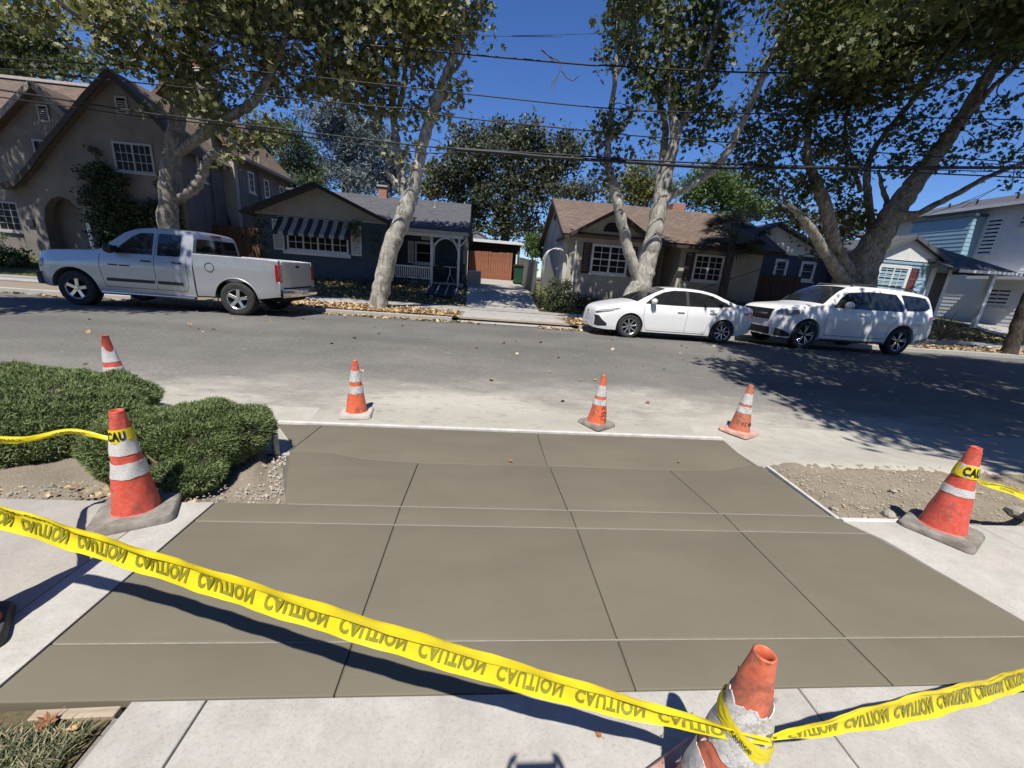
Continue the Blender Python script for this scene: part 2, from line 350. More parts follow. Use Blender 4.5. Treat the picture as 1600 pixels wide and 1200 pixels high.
def gutter(name, xe, x1, inn):
    ys = [3.36, 3.42, 3.6, 3.9, 4.2, 4.3, 4.5, 4.75]; zs = [-.1, -.045, -.045, -.1, -.14, -.15, -.152, -.134]; mb = MB(); P = []
    for y, z in zip(ys, zs):
        row = []
        for t in list(lin(0, .05, 14))+list(lin(.06, 1, 30)):
            x = xe(y)-inn*.3+(x1-xe(y)+inn*.3)*t**2; d = max(0, (x-xe(y))*inn); k = min(1, d/.7); k = k*k*(3-2*k)
            zz = (dz(0, y)-.02+.018*min(1, d/.05))*(1-k)+z*k
            if y >= 4.3: zz = z if y > 4.31 else min(z, zz)
            row.append((x, y, zz))
        P.append(row)
    mb.grid(np.array(P)); return struct(mb.build(name, GUT, smooth=True, angle=None))
gutter('gutter', lambda y: float(np.interp(y, [3.36, 3.5, 4.28, 4.75], [3.02, 2.98, 3.125, 3.2])), 60, 1); gutter('gutter', lambda y: float(np.interp(y, [3.36, 3.45, 4.2, 4.75], [-1.72, -1.72, -2.21, -2.25])), -60, -1)
# white edge of the form left along the dirt on the right
struct(MB().beam((2.885, 2.44, -.02), (3.04, 3.42, -.075), .03, .05).build('slab_edge', M('lip_concrete', (.5, .5, .5)), bevel=.006))
struct(MB().beam((2.90, 2.425, -.012), (3.5, 2.435, -.02), .045, .04).build('slab_edge', M('lip_concrete', (.5, .5, .5)), bevel=.006))
# grass corner and form board
struct(sheet('lawn_soil', lin(-8, -1.27, 30), lin(-3, 1.15, 20), lambda x, y: -.02, YARD, jit=.006))
bd = MB().box(-.14, .14, -.018, .018, -.03, .004).build('form_board', M('raw_wood', (.30, .24, .17), (.42, .35, .26), .8, 4, stretch=(1, 12, 12)), bevel=.003)
bd.location = (-1.40, 1.135, -.006); bd.rotation_euler = (0, 0, R(1.5)); tag(bd, 'short raw wood form board lying between grass and new concrete', 'board')

# ---------------------------------------------------------------- far side of the street
def far_x(side, y): return float(np.interp(y, [12.2, 13.2, 15.3, 24], [-.75, -.55, -.6, -.82] if side == 0 else [3.0, 2.7, 2.25, 2.0]))
def curb(x0, x1):
    mb = MB()
    mb.prism([(x0, 12.2, .05), (x0, 12.215, .235), (x0, 12.235, .25), (x0, 12.36, .25), (x0, 12.36, .05)], (x1-x0, 0, 0)); return struct(mb.build('far_curb', CFAR, smooth=True, angle=40))
curb(-60, -.9); curb(3.15, 70)
def frow(name, x0, x1, ys, mat, up=.0, nx=60, jit=0): return struct(sheet(name, lin(x0, x1, nx), ys, lambda x, y: far_z(y)+up, mat, jit=jit))
frow('park_strip', -60, 70, [12.36, 12.8, 13.4, 14.0], SOIL, -.02, 120, .008)
FW = struct(sheet('far_walk_bed', lin(-60, 70, 20), [13.98, 15.32], lambda x, y: far_z(y)-.02, SOIL))
for k in range(-18, 24):
    a = k*1.5
    slab([(a, 14.0), (a+1.5, 14.0), (a+1.5, 15.3), (a, 15.3)], CFAR, FW, lambda x, y: far_z(y)+.012, .006, .05, .01)
frow('front_lawn', -60, 70, [15.32, 15.8, 16.5, 17.2, 18, 19, 21, 24], LAWN, -.015, 160, .012)
ys = lin(12.2, 24.4, 30)
dv = MB(); dv.grid(np.array([[(np.interp(t, [0, 1], [far_x(0, y), far_x(1, y)]), y, (np.interp(y, [12.2, 13.0], [.125, .285]) if y < 13 else far_z(y)+.022)) for t in lin(0, 1, 8)] for y in ys]))
struct(dv.build('far_driveway', CFAR, smooth=True, angle=None))
struct(sheet('side_drive', lin(24.5, 29, 6), lin(12.36, 19, 8), lambda x, y: far_z(y)+.02, CFAR))
# ---------------------------------------------------------------- traffic cones
def cone_mat(name, c, dirt=.5, dark=(.10, .06, .05)):
    m, nt, b, out = new_mat(name); co = objco(nt)
    d = noise(nt, co, 9, 7, .72, .6); f = noise(nt, co, 40, 4, .7); p = noise(nt, co, 4, 3, .5)
    col = ramp(nt, p, [(.3, c), (.75, tuple(min(1, x*1.12+.02) for x in c))])
    col = mix(nt, ramp(nt, f, [(.45, 0), (.75, .35)]), col, (.55, .33, .27))
    col = mix(nt, ramp(nt, d, [(.56-.08*dirt, 0), (.70-.08*dirt, .55*dirt+.25)]), col, dark)
    nt.links.new(col, b.inputs['Base Color']); b.inputs['Roughness'].default_value = .55
    bump(nt, b, f, .12, .003); return m
def collar_mat(name, worn):
    m, nt, b, out = new_mat(name); co = objco(nt)
    hx = nd(nt, 'ShaderNodeTexVoronoi', feature='DISTANCE_TO_EDGE'); hx.inputs['Scale'].default_value = 75; nt.links.new(co, hx.inputs['Vector'])
    cr = nd(nt, 'ShaderNodeTexVoronoi', feature='DISTANCE_TO_EDGE'); cr.inputs['Scale'].default_value = 26; cr.inputs['Randomness'].default_value = 1
    nt.links.new(mix(nt, .06, co, nd(nt, 'ShaderNodeTexNoise').outputs['Color']), cr.inputs['Vector'])
    d = noise(nt, co, 12, 7, .75, 1.0)
    col = mix(nt, ramp(nt, hx.outputs['Distance'], [(0, .5), (.10, 0)]), (.62, .61, .60), (.34, .33, .32))
    col = mix(nt, ramp(nt, cr.outputs['Distance'], [(0, .8*worn), (.035, 0)]), col, (.2, .19, .19))
    col = mix(nt, ramp(nt, d, [(.62-.14*worn, 0), (.74-.1*worn, .75)]), col, (.27, .25, .24))
    nt.links.new(col, b.inputs['Base Color']); b.inputs['Roughness'].default_value = .42; b.inputs['Specular IOR Level'].default_value = .6
    bump(nt, b, cr.outputs['Distance'], .3*worn, .004); return m
C_RED = cone_mat('cone_red', (.58, .07, .04), .6); C_ORG = cone_mat('cone_orange', (.66, .11, .035), .85); C_BRN = cone_mat('cone_brown_orange', (.46, .13, .06), .8)
C_FGO = cone_mat('cone_sun_faded_orange', (.60, .125, .055), 1.0, (.13, .075, .06)); C_PINK = cone_mat('cone_faded', (.62, .20, .15), .4)
COL_A = collar_mat('collar_clean', .35); COL_B = collar_mat('collar_worn', 1.0)
BASE_G = M('cone_base_grey', (.15, .135, .115), (.27, .25, .22), .9, 14, 60, .3); BASE_L = M('cone_base_pale', (.38, .35, .32), (.50, .47, .43), .9, 14, 60, .3)
BASE_D = M('cone_base_black', (.03, .03, .032), (.07, .07, .07), .7, 14, 60, .3); BASE_P = M('cone_base_pink', (.42, .23, .18), (.55, .36, .30), .9, 14, 60, .3)
def rsq(half, rad, n=6):
    out = []
    for k, (sx, sy) in enumerate(((1, 1), (-1, 1), (-1, -1), (1, -1))):
        for i in range(n+1):
            a = math.pi/2*k+math.pi/2*i/n; out.append((sx*(half-rad)+rad*math.cos(a), sy*(half-rad)+rad*math.sin(a)))
    return out
def make_cone(label, loc, rz, h=.70, body=C_ORG, base=BASE_G, half=.18, r0=.128, r1=.030, collars=((.60, .80), (.40, .53)), cm=COL_A, dent=None, tilt=(0, 0), worn=False, ov=False):
    t = thing('traffic_cone', label, 'traffic cone', loc, rz, 'traffic cones round the fresh concrete')
    t.rotation_euler = (tilt[0], tilt[1], rz)
    bt = .042; mb = MB(); o = rsq(half, .05); prof = [(o, 0.0), (o, bt*.55), ([(x*.94, y*.94) for x, y in o], bt), ([(x*.80, y*.80) for x, y in o], bt+.004)]
    vs = []; n = len(o)
    for ring, z in prof: vs += [(x, y, z+.006*math.sin(x*17+y*11)*(1 if z > .03 else 0)) for x, y in ring]
    mb.add(vs, [(i*n+k, i*n+(k+1) % n, (i+1)*n+(k+1) % n, (i+1)*n+k) for i in range(3) for k in range(n)]+[tuple(range(n))[::-1], tuple(range(3*n, 4*n))])
    mb.build('base', base, t, True, 40, world=False)
    def rad(z): return r0+(r1-r0)*((z-bt)/(h-bt))
    N = 40
    def wobble(p):
        if not dent: return p
        x, y, z = p; dz0, dz1, amt, da = dent
        if z > dz0:
            k = min(1, (z-dz0)/(dz1-dz0)); a = Vector((math.cos(da), math.sin(da))); s_ = x*a.x+y*a.y
            if s_ > 0: x -= a.x*s_*1.55*k*amt; y -= a.y*s_*1.55*k*amt
            x += -a.x*.035*k*k*amt; y += -a.y*.035*k*k*amt
        return (x, y, z)
    def surf(z0, z1, dr, nz=10, jag=0.0):
        P = []
        for i in range(nz+1):
            row = []
            for k in range(N+1):
                a = 2*math.pi*k/N; z = z0+(z1-z0)*i/nz
                if jag and i in (0, nz): z += jag*(math.sin(a*5+i)*.5+math.sin(a*11+2*i)*.35+math.sin(a*23)*.25)
                r = rad(z)+dr+.0016*math.sin(a*3+z*21)+.0012*math.sin(a*5-z*33); row.append(wobble((r*math.cos(a), r*math.sin(a), z)))
            P.append(row)
        return P
    mb = MB(); mb.grid(np.array(surf(bt, h, 0, 26)))
    # thick rolled rim, open top and inner wall
    prof = [(rad(h), h-.001), (rad(h)-.0005, h+.003), (rad(h)-.004, h+.005), (rad(h)-.008, h+.002), (rad(h)-.009, h-.02), (rad(h-.2)-.008, h-.22)]
    mb.grid(np.array([[wobble((r*math.cos(2*math.pi*k/N), r*math.sin(2*math.pi*k/N), z)) for k in range(N+1)] for r, z in prof]))
    fl = [(rad(bt)+.012, bt-.002), (rad(bt)+.006, bt+.004), (rad(bt+.012)+.001, bt+.012)]
    mb.lathe(fl, N); mb.build('body', body, t, True, 60, world=False, fix=False)
    for a, b in collars:
        mb = MB(); P = surf(a*h, b*h, .0035, 8, .012 if worn else .003); P2 = surf(a*h, b*h, .0012, 8, .012 if worn else .003)
        mb.grid(np.array([P2[0]]+P+[P2[-1]]))
        c = mb.build('reflective_collar', cm, t, True, 60, world=False, fix=False)
        if worn:                                      # torn strips peeling off the edge
            for k in range(9):
                fm = MB()
                an = random.uniform(0, 6.28); z = random.choice((a, b))*h+random.uniform(-.012, .004); r = rad(z)+.003; w = random.uniform(.008, .022); L = random.uniform(.015, .04)
                ux = Vector((math.cos(an), math.sin(an), 0)); tx = Vector((-ux.y, ux.x, 0)); p0 = ux*r+Vector((0, 0, z))
                q = [[p0+tx*(s_*w/2*(1-.3*i))+ux*(.004+.012*(i/3)**1.5)+Vector((0, 0, (1 if z > .5*(a+b)*h else -1)*L*i/3)) for s_ in (-1, 0, 1)] for i in range(4)]
                fm.grid(np.array([[tuple(v) for v in r_] for r_ in q]))
                fm.build('torn_strip', cm, t, True, None, world=False, fix=False)
    return t, rad
P_L = Vector((-2.13, 2.33, -.002)); P_R = Vector((3.60, 2.30, .005)); P_FG = Vector((.795, .735, .0)); P_L2 = Vector((-2.12, 1.41, 0)); P_R2 = Vector((3.05, .98, 0))
make_cone('red cone beside the rounded juniper, caution tape round its neck', P_L, R(28), .70, C_RED, BASE_G, .205, .118, .034, ((.62, .83), (.41, .545)), COL_A)
make_cone('orange cone on the dusty road at the middle left, white collars cracked', (-1.47, 4.63, -.15), R(8), .68, C_ORG, BASE_L, .185, .125, .028, ((.63, .83), (.42, .555)), COL_B)
make_cone('graffiti scrawled orange cone standing at the road between two others', (1.58, 4.63, -.147), R(33), .66, C_ORG, BASE_G, .185, .125, .027, ((.60, .81), (.43, .54)), COL_B, tilt=(0, R(1.5)))
make_cone('faded brownish cone with dark smudges, nearest the tree shadow on the road', (3.50, 4.55, -.145), R(30), .655, C_BRN, BASE_P, .19, .128, .030, ((.62, .83), (.44, .57)), COL_B, tilt=(0, R(3)))
make_cone('red cone on the pavement by the dirt patch, tape tied round it', P_R, R(28), .70, C_RED, BASE_G, .205, .13, .031, ((.70, .82), (.48, .56)), COL_A)
pc = atZ(186, 616, -.12)
make_cone('crumpled cone with a caved in top behind the big hedge', (float(pc[0]), float(pc[1]), -.12), R(20), .72, C_RED, BASE_G, .185, .128, .036, ((.58, .83), (.38, .50)), COL_A, dent=(.34, .62, .62, R(-35)))
make_cone('battered foreground cone with peeling collars and a broken open tip', P_FG, R(24), .735, C_FGO, BASE_P, .20, .138, .028, ((.56, .80), (.30, .47)), COL_B, worn=True)
make_cone('cone cut off by the left frame edge, only its black base shows', P_L2, R(40), .91, C_RED, BASE_D, .155, .13, .036)
make_cone('cone just outside the right frame edge holding the tape end', P_R2, R(15), .71, C_RED, BASE_D, .19)
# painted scrawls on two cones
INK = M('marker_ink', (.03, .025, .03), None, .7)
def scrawl(par, name, h, r0, r1, strokes):
    base = par.location
    for st in strokes:
        pts = []; mb = MB()
        for a, z in st:
            r = r0+(r1-r0)*((z-.042)/(h-.042))+.002; pts.append((base[0]+r*math.cos(R(a)), base[1]+r*math.sin(R(a)), base[2]+z))
        for p, q in zip(pts, pts[1:]): mb.beam(p, q, .009, .003)
        mb.build(name, INK, par)['kind'] = 'stuff'
cones = [o for o in bpy.data.objects if o.name.startswith('traffic_cone')]
def by(lbl): return next(o for o in cones if o['label'].startswith(lbl))
k = by('graffiti'); scrawl(k, 'graffiti', .66, .126, .0275, [[(-130, .16), (-112, .11), (-88, .10), (-68, .14), (-80, .20), (-104, .20), (-122, .18)], [(-120, .24), (-104, .27), (-92, .245), (-80, .27)], [(-118, .15), (-100, .165), (-84, .15)], [(-76, .34), (-76, .29)]])
k = by('faded'); scrawl(k, 'smudged_marking', .655, .129, .0305, [[(-150, .18), (-150, .13)], [(-150, .155), (-142, .155)], [(-142, .18), (-142, .13)], [(-134, .18), (-124, .18), (-132, .155), (-124, .135), (-134, .13)], [(-108, .17), (-100, .13), (-92, .17)], [(-86, .13), (-82, .175), (-76, .13)]])

# ---------------------------------------------------------------- caution tape
def tape_mat():
    m, nt, b, out = new_mat('caution_tape'); co = objco(nt)
    col = ramp(nt, noise(nt, co, 5, 3), [(.3, (.80, .66, .015)), (.7, (.88, .75, .03))])
    nt.links.new(col, b.inputs['Base Color']); b.inputs['Roughness'].default_value = .40
    w = noise(nt, objco(nt, (9, 9, 9)), 1.0, 3, .5); bump(nt, b, w, .35, .01)
    tr = nt.nodes.new('ShaderNodeBsdfTranslucent'); tr.inputs[0].default_value = (.75, .62, .02, 1); ms = nt.nodes.new('ShaderNodeMixShader'); ms.inputs[0].default_value = .22
    nt.links.new(b.outputs[0], ms.inputs[1]); nt.links.new(tr.outputs[0], ms.inputs[2]); nt.links.new(ms.outputs[0], out.inputs[0]); return m
TAPE = tape_mat(); T_BACK = M('tape_print_seen_through', (.20, .19, .02), (.26, .25, .03), .35, 6); T_BLK = M('tape_print_black', (.02, .02, .015), None, .35)
def text_polys(body):
    cu = bpy.data.curves.new('t', 'FONT'); cu.body = body; cu.size = 1.0; cu.resolution_u = 3; cu.space_character = 1.12; cu.offset = .042
    o = bpy.data.objects.new('t', cu); COL.objects.link(o); dg = bpy.context.evaluated_depsgraph_get(); me = bpy.data.meshes.new_from_object(o.evaluated_get(dg))
    V = np.array([v.co[:2] for v in me.vertices]); F = [tuple(p.vertices) for p in me.polygons]
    bpy.data.objects.remove(o); bpy.data.meshes.remove(me); V -= V.min(0); V /= V[:, 1].max(); V[:, 0] *= 4.15/7*len(body)/V[:, 0].max(); return V, F
TXT_V, TXT_F = text_polys('CAUTION'); CAU_V, CAU_F = text_polys('CAU')
class Ribbon:
    """tape: centre line c(s) and width vector w(s), both functions of arc length 0..L"""
    def __init__(s, pts, wv, width, curl=.0, fold=None):
        P = np.array(pts, float); n = 160; t = np.linspace(0, 1, len(P)); tt = np.linspace(0, 1, n)
        def cr(A):
            A = np.array(A, float); k = np.linspace(0, 1, len(A)); out = np.zeros((n, A.shape[1]))
            for i, u in enumerate(tt):
                f = u*(len(A)-1); j = min(int(f), len(A)-2); x = f-j; p = [A[max(j-1, 0)], A[j], A[j+1], A[min(j+2, len(A)-1)]]
                out[i] = .5*((2*p[1])+(-p[0]+p[2])*x+(2*p[0]-5*p[1]+4*p[2]-p[3])*x*x+(-p[0]+3*p[1]-3*p[2]+p[3])*x**3)
            return out
        s.c = cr(P); s.w = cr(wv); d = np.gradient(s.c, axis=0); d /= np.linalg.norm(d, axis=1)[:, None]
        s.w -= d*(s.w*d).sum(1)[:, None]; s.wl = np.linalg.norm(s.w, axis=1); s.w /= s.wl[:, None]; s.n = np.cross(d, s.w)
        s.S = np.concatenate([[0], np.cumsum(np.linalg.norm(np.diff(s.c, axis=0), axis=1))]); s.L = s.S[-1]; s.width = width; s.curl = curl
        s.wid = s.wl*width
    def at(s, u, v, off=0.0):
        f = np.interp(u, s.S, np.arange(len(s.S))); i = min(int(f), len(s.S)-2); x = f-i
        g = lambda A: A[i]*(1-x)+A[i+1]*x
        wd = g(s.wid); rip = .003*math.sin(u*23+v*3)+.0008*math.sin(u*61-v*5)
        return g(s.c)+g(s.w)*v*wd/2*(1)+g(s.n)*(off+s.curl*wd*(v*v-.4)+rip)
def tape(label, pts, wv, width=.08, txt=True, start=.1, pitch=.40, th=.052, fold=True, flapfrac=(0, .2), flip=-1, side=1, curl=.10, group='caution tape strung between the cones'):
    r = Ribbon(pts, wv, width, curl); t = thing('caution_tape', label, 'tape', tuple(pts[0]), 0, group)
    n = max(30, int(r.L/.02)); P = np.array([[r.at(u, v) for v in np.linspace(-1, 1, 7)] for u in np.linspace(0, r.L, n)])
    mb = MB(); mb.grid(P)
    if fold: mb.grid(np.array([[r.at(u, v, side*(.006+.004*math.sin(u*7+1)+(.003 if v < .9 else 0))) for v in np.linspace(.55+.2*math.sin(u*2.1+.5), 1.0, 3)] for u in np.linspace(0, r.L, n)]))
    mb.build('band', TAPE, t, True, None, fix=False)
    if txt:
        u = start
        wn_ = TXT_V[:, 0].max()
        while u+th*wn_ < r.L-.02:
            mb = MB(); k = np.interp(u, r.S, r.wid)/width
            vs = [r.at(u+a*th, flip*(b-.5)*1.12*min(1, th/.052)-.12, side*.0028) for a, b in TXT_V]; mb.add(vs, TXT_F); mb.build('lettering', T_BACK, t, fix=False)
            if fold and flapfrac[0] <= u/r.L <= flapfrac[1]:                                    # print on the folded-over flap
                mb = MB(); vs = []
                for a, b in TXT_V:
                    uu = u+a*th+.03; lo = .55+.2*math.sin(uu*2.1+.5); vs.append(r.at(uu, lo+.04+(1-lo-.06)*(b*.75), side*(.0125+.004*math.sin(uu*7+1))))
                mb.add(vs, TXT_F); mb.build('flap_lettering', T_BLK, t, fix=False)
            u += pitch
    return t, r
def V3(a): return np.array(a, float)
def neck(P, z, h=.70, r0=.13, r1=.033): return r0+(r1-r0)*((z-.042)/(h-.042))
def wrap(P, z0, h, r0, r1, turns, label, a0, rise=0, wid=.05, txt=None, rot=None, dx=0, dy=0):
    """tape wound round a cone: several slightly different turns"""
    t = thing('caution_tape', label, 'tape', (P[0], P[1], z0), 0, 'tape wound round cones')
    for k in range(turns):
        N = 36; ph = random.uniform(0, 6); tl = rise*(1 if k % 2 == 0 else .7); zc = z0+(k-.5*(turns-1))*.008; ww = wid*(1-.12*(k % 3)); P_ = []
        for v in (-1, -.33, .33, 1):
            row = []
            for i in range(N+1):
                a = 2*math.pi*i/N; z = zc+v*ww/2+tl*math.cos(a-a0); rr = neck(P, max(.05, z-P[2]), h, r0, r1)+.004+.0012*k+(.0010*math.sin(9*a+ph+v*2)); row.append((P[0]+dx+rr*math.cos(a), P[1]+dy+rr*math.sin(a), z))
            P_.append(row)
        mb = MB(); mb.grid(np.array(P_)); mb.build('band', TAPE, t, True, None, fix=False)
    if txt:
        Vt, Ft = txt; mb = MB(); vs = []; thh = wid*.72
        for a, b in Vt:
            an = rot+a*thh*.8/neck(P, z0-P[2], h, r0, r1); z = z0+(b-.5)*thh+rise*math.cos(an-a0); rr = neck(P, z-P[2], h, r0, r1)+.0065+.0012*turns
            vs.append((P[0]+dx+rr*math.cos(an), P[1]+dy+rr*math.sin(an), z))
        mb.add(vs, Ft); mb.build('lettering', T_BLK, t, fix=False)
    return t
up = (0, .2, .98)
# left sweep: off-frame cone -> foreground cone
zL2 = P_L2+Vector((.05, -.04, .76)); aFG = atY(1205, 1160, P_FG.y-.085); m1 = atY(500, 962, .95); m2 = atY(240, 880, 1.11); m3 = atY(850, 1068, .86)
tape('long tape sagging across the foreground from the left edge to the battered cone', [zL2, atY(0, 806, 1.29), m2, m1, m3, atY(1060, 1124, .77), aFG], [up, up, (0, .22, .97), (0, .26, .96), (0, .3, .95), (0, .2, .58), (0, .08, .18)], .086, start=.05, pitch=.245, th=.050)
aFG2 = atY(1206, 1152, P_FG.y-.08)
tape('twisted tape running from the battered cone to the right frame edge', [aFG2, atY(1290, 1136, .70), atY(1420, 1106, .78), atY(1540, 1077, .88), atY(1640, 1052, .97), Vector(P_R2)+Vector((-.03, -.07, .52))], [(0, .08, .16), (0, .2, .46), (0, .32, .94), (0, .3, .95), (0, .3, .95), up], .084, start=.06, pitch=.235, th=.048, flapfrac=(.3, 1))
tape('thin slack tape from the cone by the hedge off to the left', [P_L+Vector((-.05, -.03, .53)), atY(110, 674, 2.28), atY(40, 687, 2.15), atY(-40, 690, 2.0), P_L2+Vector((0, .05, .76))], [(0, .1, .35), (0, .15, .38), (0, .2, .42), (0, .3, .5), up], .078, start=.12, pitch=.25, th=.034, fold=False, curl=.3, side=-1, flip=1)
tape('twisted tape leading right from the cone by the dirt patch', [P_R+Vector((.05, -.02, .53)), atY(1530, 752, 2.3), atY(1570, 764, 2.3), atY(1640, 783, 2.3), Vector((4.9, 2.35, .52)), Vector((5.6, 2.4, .50))], [(0, .1, .3), (0, .15, .4), (0, .3, .6), (0, .4, .8), up, up], .078, start=.08, pitch=.26, th=.036, fold=True, curl=.2)
wrap(P_L, .555, .70, .118, .034, 2, 'tape band with large black letters round the neck of the cone by the hedge', 0, .004, .078, (CAU_V, CAU_F), R(-122))
wrap(P_R, .53, .70, .13, .031, 2, 'tape band with black letters round the neck of the cone by the dirt patch', 0, -.004, .09, (CAU_V, CAU_F), R(-158))
wrap(P_FG, .495, .735, .138, .028, 5, 'scrunched tape tied tightly round the battered foreground cone', R(150), .036, .019, (TXT_V, TXT_F), R(-150), .0, .0)
make_cone('cone beyond the right frame edge that the slack tape runs to', (5.66, 2.45, 0), R(15), .71, C_RED, BASE_D, .19)

# ---------------------------------------------------------------- metal stub, stones, leaves
st = thing('pipe_stub', 'short grey galvanised pipe stub with flattened top by the hedge', 'pipe stub', (-1.795, 3.36, -.1))
MB().lathe([(.030, 0), (.030, .215), (.027, .222)], 20).build('pipe', M('galvanised', (.45, .46, .46), (.22, .22, .22), .45, 18, metallic=.7, lo=.45, hi=.62), st, True, 40, world=False)
MB().lathe([(.001, .224), (.026, .222), (.029, .214)], 20).build('cap', M('cap_grey', (.5, .5, .5), (.35, .35, .35), .5, 20), st, True, 40, world=False)
LEAF_TAN = M('dry_leaf_tan', (.42, .27, .11), (.58, .42, .20), .7, 12); LEAF_BRN = M('dry_leaf_brown', (.26, .10, .045), (.38, .17, .08), .7, 12)
def leaf_mesh(mat, s=.05, curl=.5):
    pts = [(0, -1.0), (.28, -.55), (.85, -.5), (.6, -.05), (.95, .35), (.38, .3), (.25, .75), (0, 1.15), (-.25, .75), (-.38, .3), (-.95, .35), (-.6, -.05), (-.85, -.5), (-.28, -.55)]
    mb = MB(); ring = [(x*s, y*s, s*curl*(x*x*.8+y*y*.3)*random.uniform(.5, 1.2)) for x, y in pts]
    mb.add([(0, 0, 0)]+ring, [(0, i+1, (i+1) % len(pts)+1) for i in range(len(pts))])
    mb.beam((0, -s, 0), (.1*s, -1.7*s, .2*s), s*.06, s*.06); return mb
for px, py, z, s, mt, lb in ((798, 720, -.055, .022, LEAF_BRN, 'small curled brown leaf on the new slab near its centre joint'), (1061, 721, -.06, .02, LEAF_BRN, 'reddish dry leaf on the right upper slab of the new concrete'), (936, 1148, .012, .015, LEAF_BRN, 'tiny curled leaf on the old pavement near the foreground cone')):
    o = leaf_mesh(mt, s, .9).build('fallen_leaf', mt, fix=False); p = atZ(px, py, z); o.location = p; o.rotation_euler = (random.uniform(-.3, .3), random.uniform(-.3, .3), random.uniform(0, 6)); tag(o, lb, 'leaf', 'single leaves on the concrete')
ROCK = M('stone_grey', (.22, .20, .17), (.38, .35, .30), .9, 10, 40, .4)
def stone(px, py, z, s, lb):
    bm = bmesh.new(); bmesh.ops.create_icosphere(bm, subdivisions=2, radius=s)
    for v in bm.verts: v.co *= random.uniform(.8, 1.15); v.co.z *= .7
    me = bpy.data.meshes.new('stone'); bm.to_mesh(me); bm.free(); me.materials.append(ROCK)
    p = atZ(px, py, z); o = link('stone', me, None, (p[0], p[1], p[2]+s*.4)); tag(o, lb, 'stone', 'loose stones by the dirt patch')
stone(1318, 729, -.09, .035, 'grey stone lying alone on the pale gutter concrete'); stone(1588, 806, -.03, .075, 'largest dark stone at the right end of the dirt patch'); stone(1387, 806, -.03, .05, 'pale flat stone beside the base of the right cone')
stone(1434, 752, -.07, .03, 'small stone at the upper edge of the dirt patch'); stone(1302, 797, -.03, .03, 'dark stone in the corner of the dirt beside the slab edge'); stone(1395, 768, -.05, .03, 'brown stone in the middle of the dirt patch')
def scatter(name, n, fn, mat, smin, smax, kind, flat=.35):
    tv = np.array([(1, 0, 0), (-.5, .87, 0), (-.5, -.87, 0), (0, 0, 1.0)]); V = []; F = []
    for i in range(n):
        p = fn(); s = random.uniform(smin, smax); a = random.uniform(0, 6.28); c, q = math.cos(a), math.sin(a)
        o = len(V)
        for x, y, z in tv:
            x *= random.uniform(.6, 1.3); V.append((p[0]+s*(x*c-y*q), p[1]+s*(x*q+y*c), p[2]+s*flat*2*(z-.15)))
        F += [(o, o+1, o+3), (o+1, o+2, o+3), (o+2, o, o+3)]
    o = raw_mesh(name, np.array(V), np.array(F), mat); o['kind'] = kind; return o
def dirt_pt():
    while True:
        x, y = random.uniform(2.95, 9), random.uniform(2.46, 3.4)
        if x > 2.9+.14*(y-2.42)/.98+.05: return (x, y, -.03+.02*math.sin(x*3.1+y*2)+.015*math.sin(x*7+y*9))
scatter('gravel', 1700, dirt_pt, ROCK, .003, .012, 'stuff'); scatter('wood_chips', 1100, dirt_pt, M('chips', (.36, .27, .17), (.55, .45, .32), .9, 20), .005, .018, 'stuff', .15)
def bed_pt():
    y = random.uniform(2.48, 2.72); return (random.uniform(-6, -1.4), y, -.03+.01*random.random())
scatter('gravel', 1100, bed_pt, ROCK, .004, .013, 'stuff')
def wedge_pt():
    y = random.uniform(2.5, 3.3); xr = np.interp(y, [2.47, 3.4], [-1.33, -1.72]); return (xr-abs(random.gauss(0, .12)), y, np.interp(y, [2.47, 4.2], [-.02, -.12]))
scatter('rubble', 150, wedge_pt, M('rubble_pale', (.30, .275, .24), (.45, .42, .38), .9, 15), .004, .014, 'stuff', .5)
def litter(name, n, fn, smin, smax, mats):
    """dry sycamore leaves lying about: many small curled polygons in one object"""
    base = np.array([(0, -1, 0), (.8, -.4, .25), (.55, .25, .1), (0, 1.1, .3), (-.55, .25, .12), (-.8, -.4, .3), (0, 0, -.05)]); fs = np.array([(6, i, (i+1) % 6) for i in range(6)])
    V = np.zeros((n, 7, 3)); 
    for i in range(n):
        p = fn(); s = random.uniform(smin, smax); M3 = Matrix.Rotation(random.uniform(0, 6.28), 3, 'Z') @ Matrix.Rotation(random.gauss(0, .35), 3, 'X') @ Matrix.Rotation(random.gauss(0, .35), 3, 'Y')
        V[i] = (base*s*np.array([1, 1, random.uniform(.5, 1.8)])) @ np.array(M3).T+np.array(p)+np.array((0, 0, s*.25))
    F = (fs[None]+7*np.arange(n)[:, None, None]).reshape(-1, 3)
    o = raw_mesh(name, V.reshape(-1, 3), F, mats, None, np.repeat(RNG.random(n), 6)); o['kind'] = 'stuff'; return o
def litter_mat():
    m, nt, b, out = new_mat('leaf_litter'); a = nd(nt, 'ShaderNodeAttribute'); a.attribute_name = 'rnd'
    nt.links.new(ramp(nt, a.outputs['Fac'], [(0, (.20, .11, .055)), (.3, (.33, .21, .10)), (.65, (.46, .34, .18)), (1, (.58, .48, .31))]), b.inputs['Base Color']); b.inputs['Roughness'].default_value = .75; return m
LITTER = litter_mat()
def road_pt():
    y = 5.0+7.0*random.random()**.7; return (random.uniform(-13, 12), y, road_z(y)+.004)
litter('road_leaves', 150, road_pt, .022, .055, LITTER)
def curb_pt():
    y = 12.15-abs(random.gauss(0, .28)); x = random.choice((random.uniform(-7, -1.0), random.uniform(-6, 0), random.uniform(1.8, 5), random.uniform(-14, -6))); return (x, y, road_z(y)+.006)
litter('gutter_leaves', 700, curb_pt, .035, .075, LITTER)
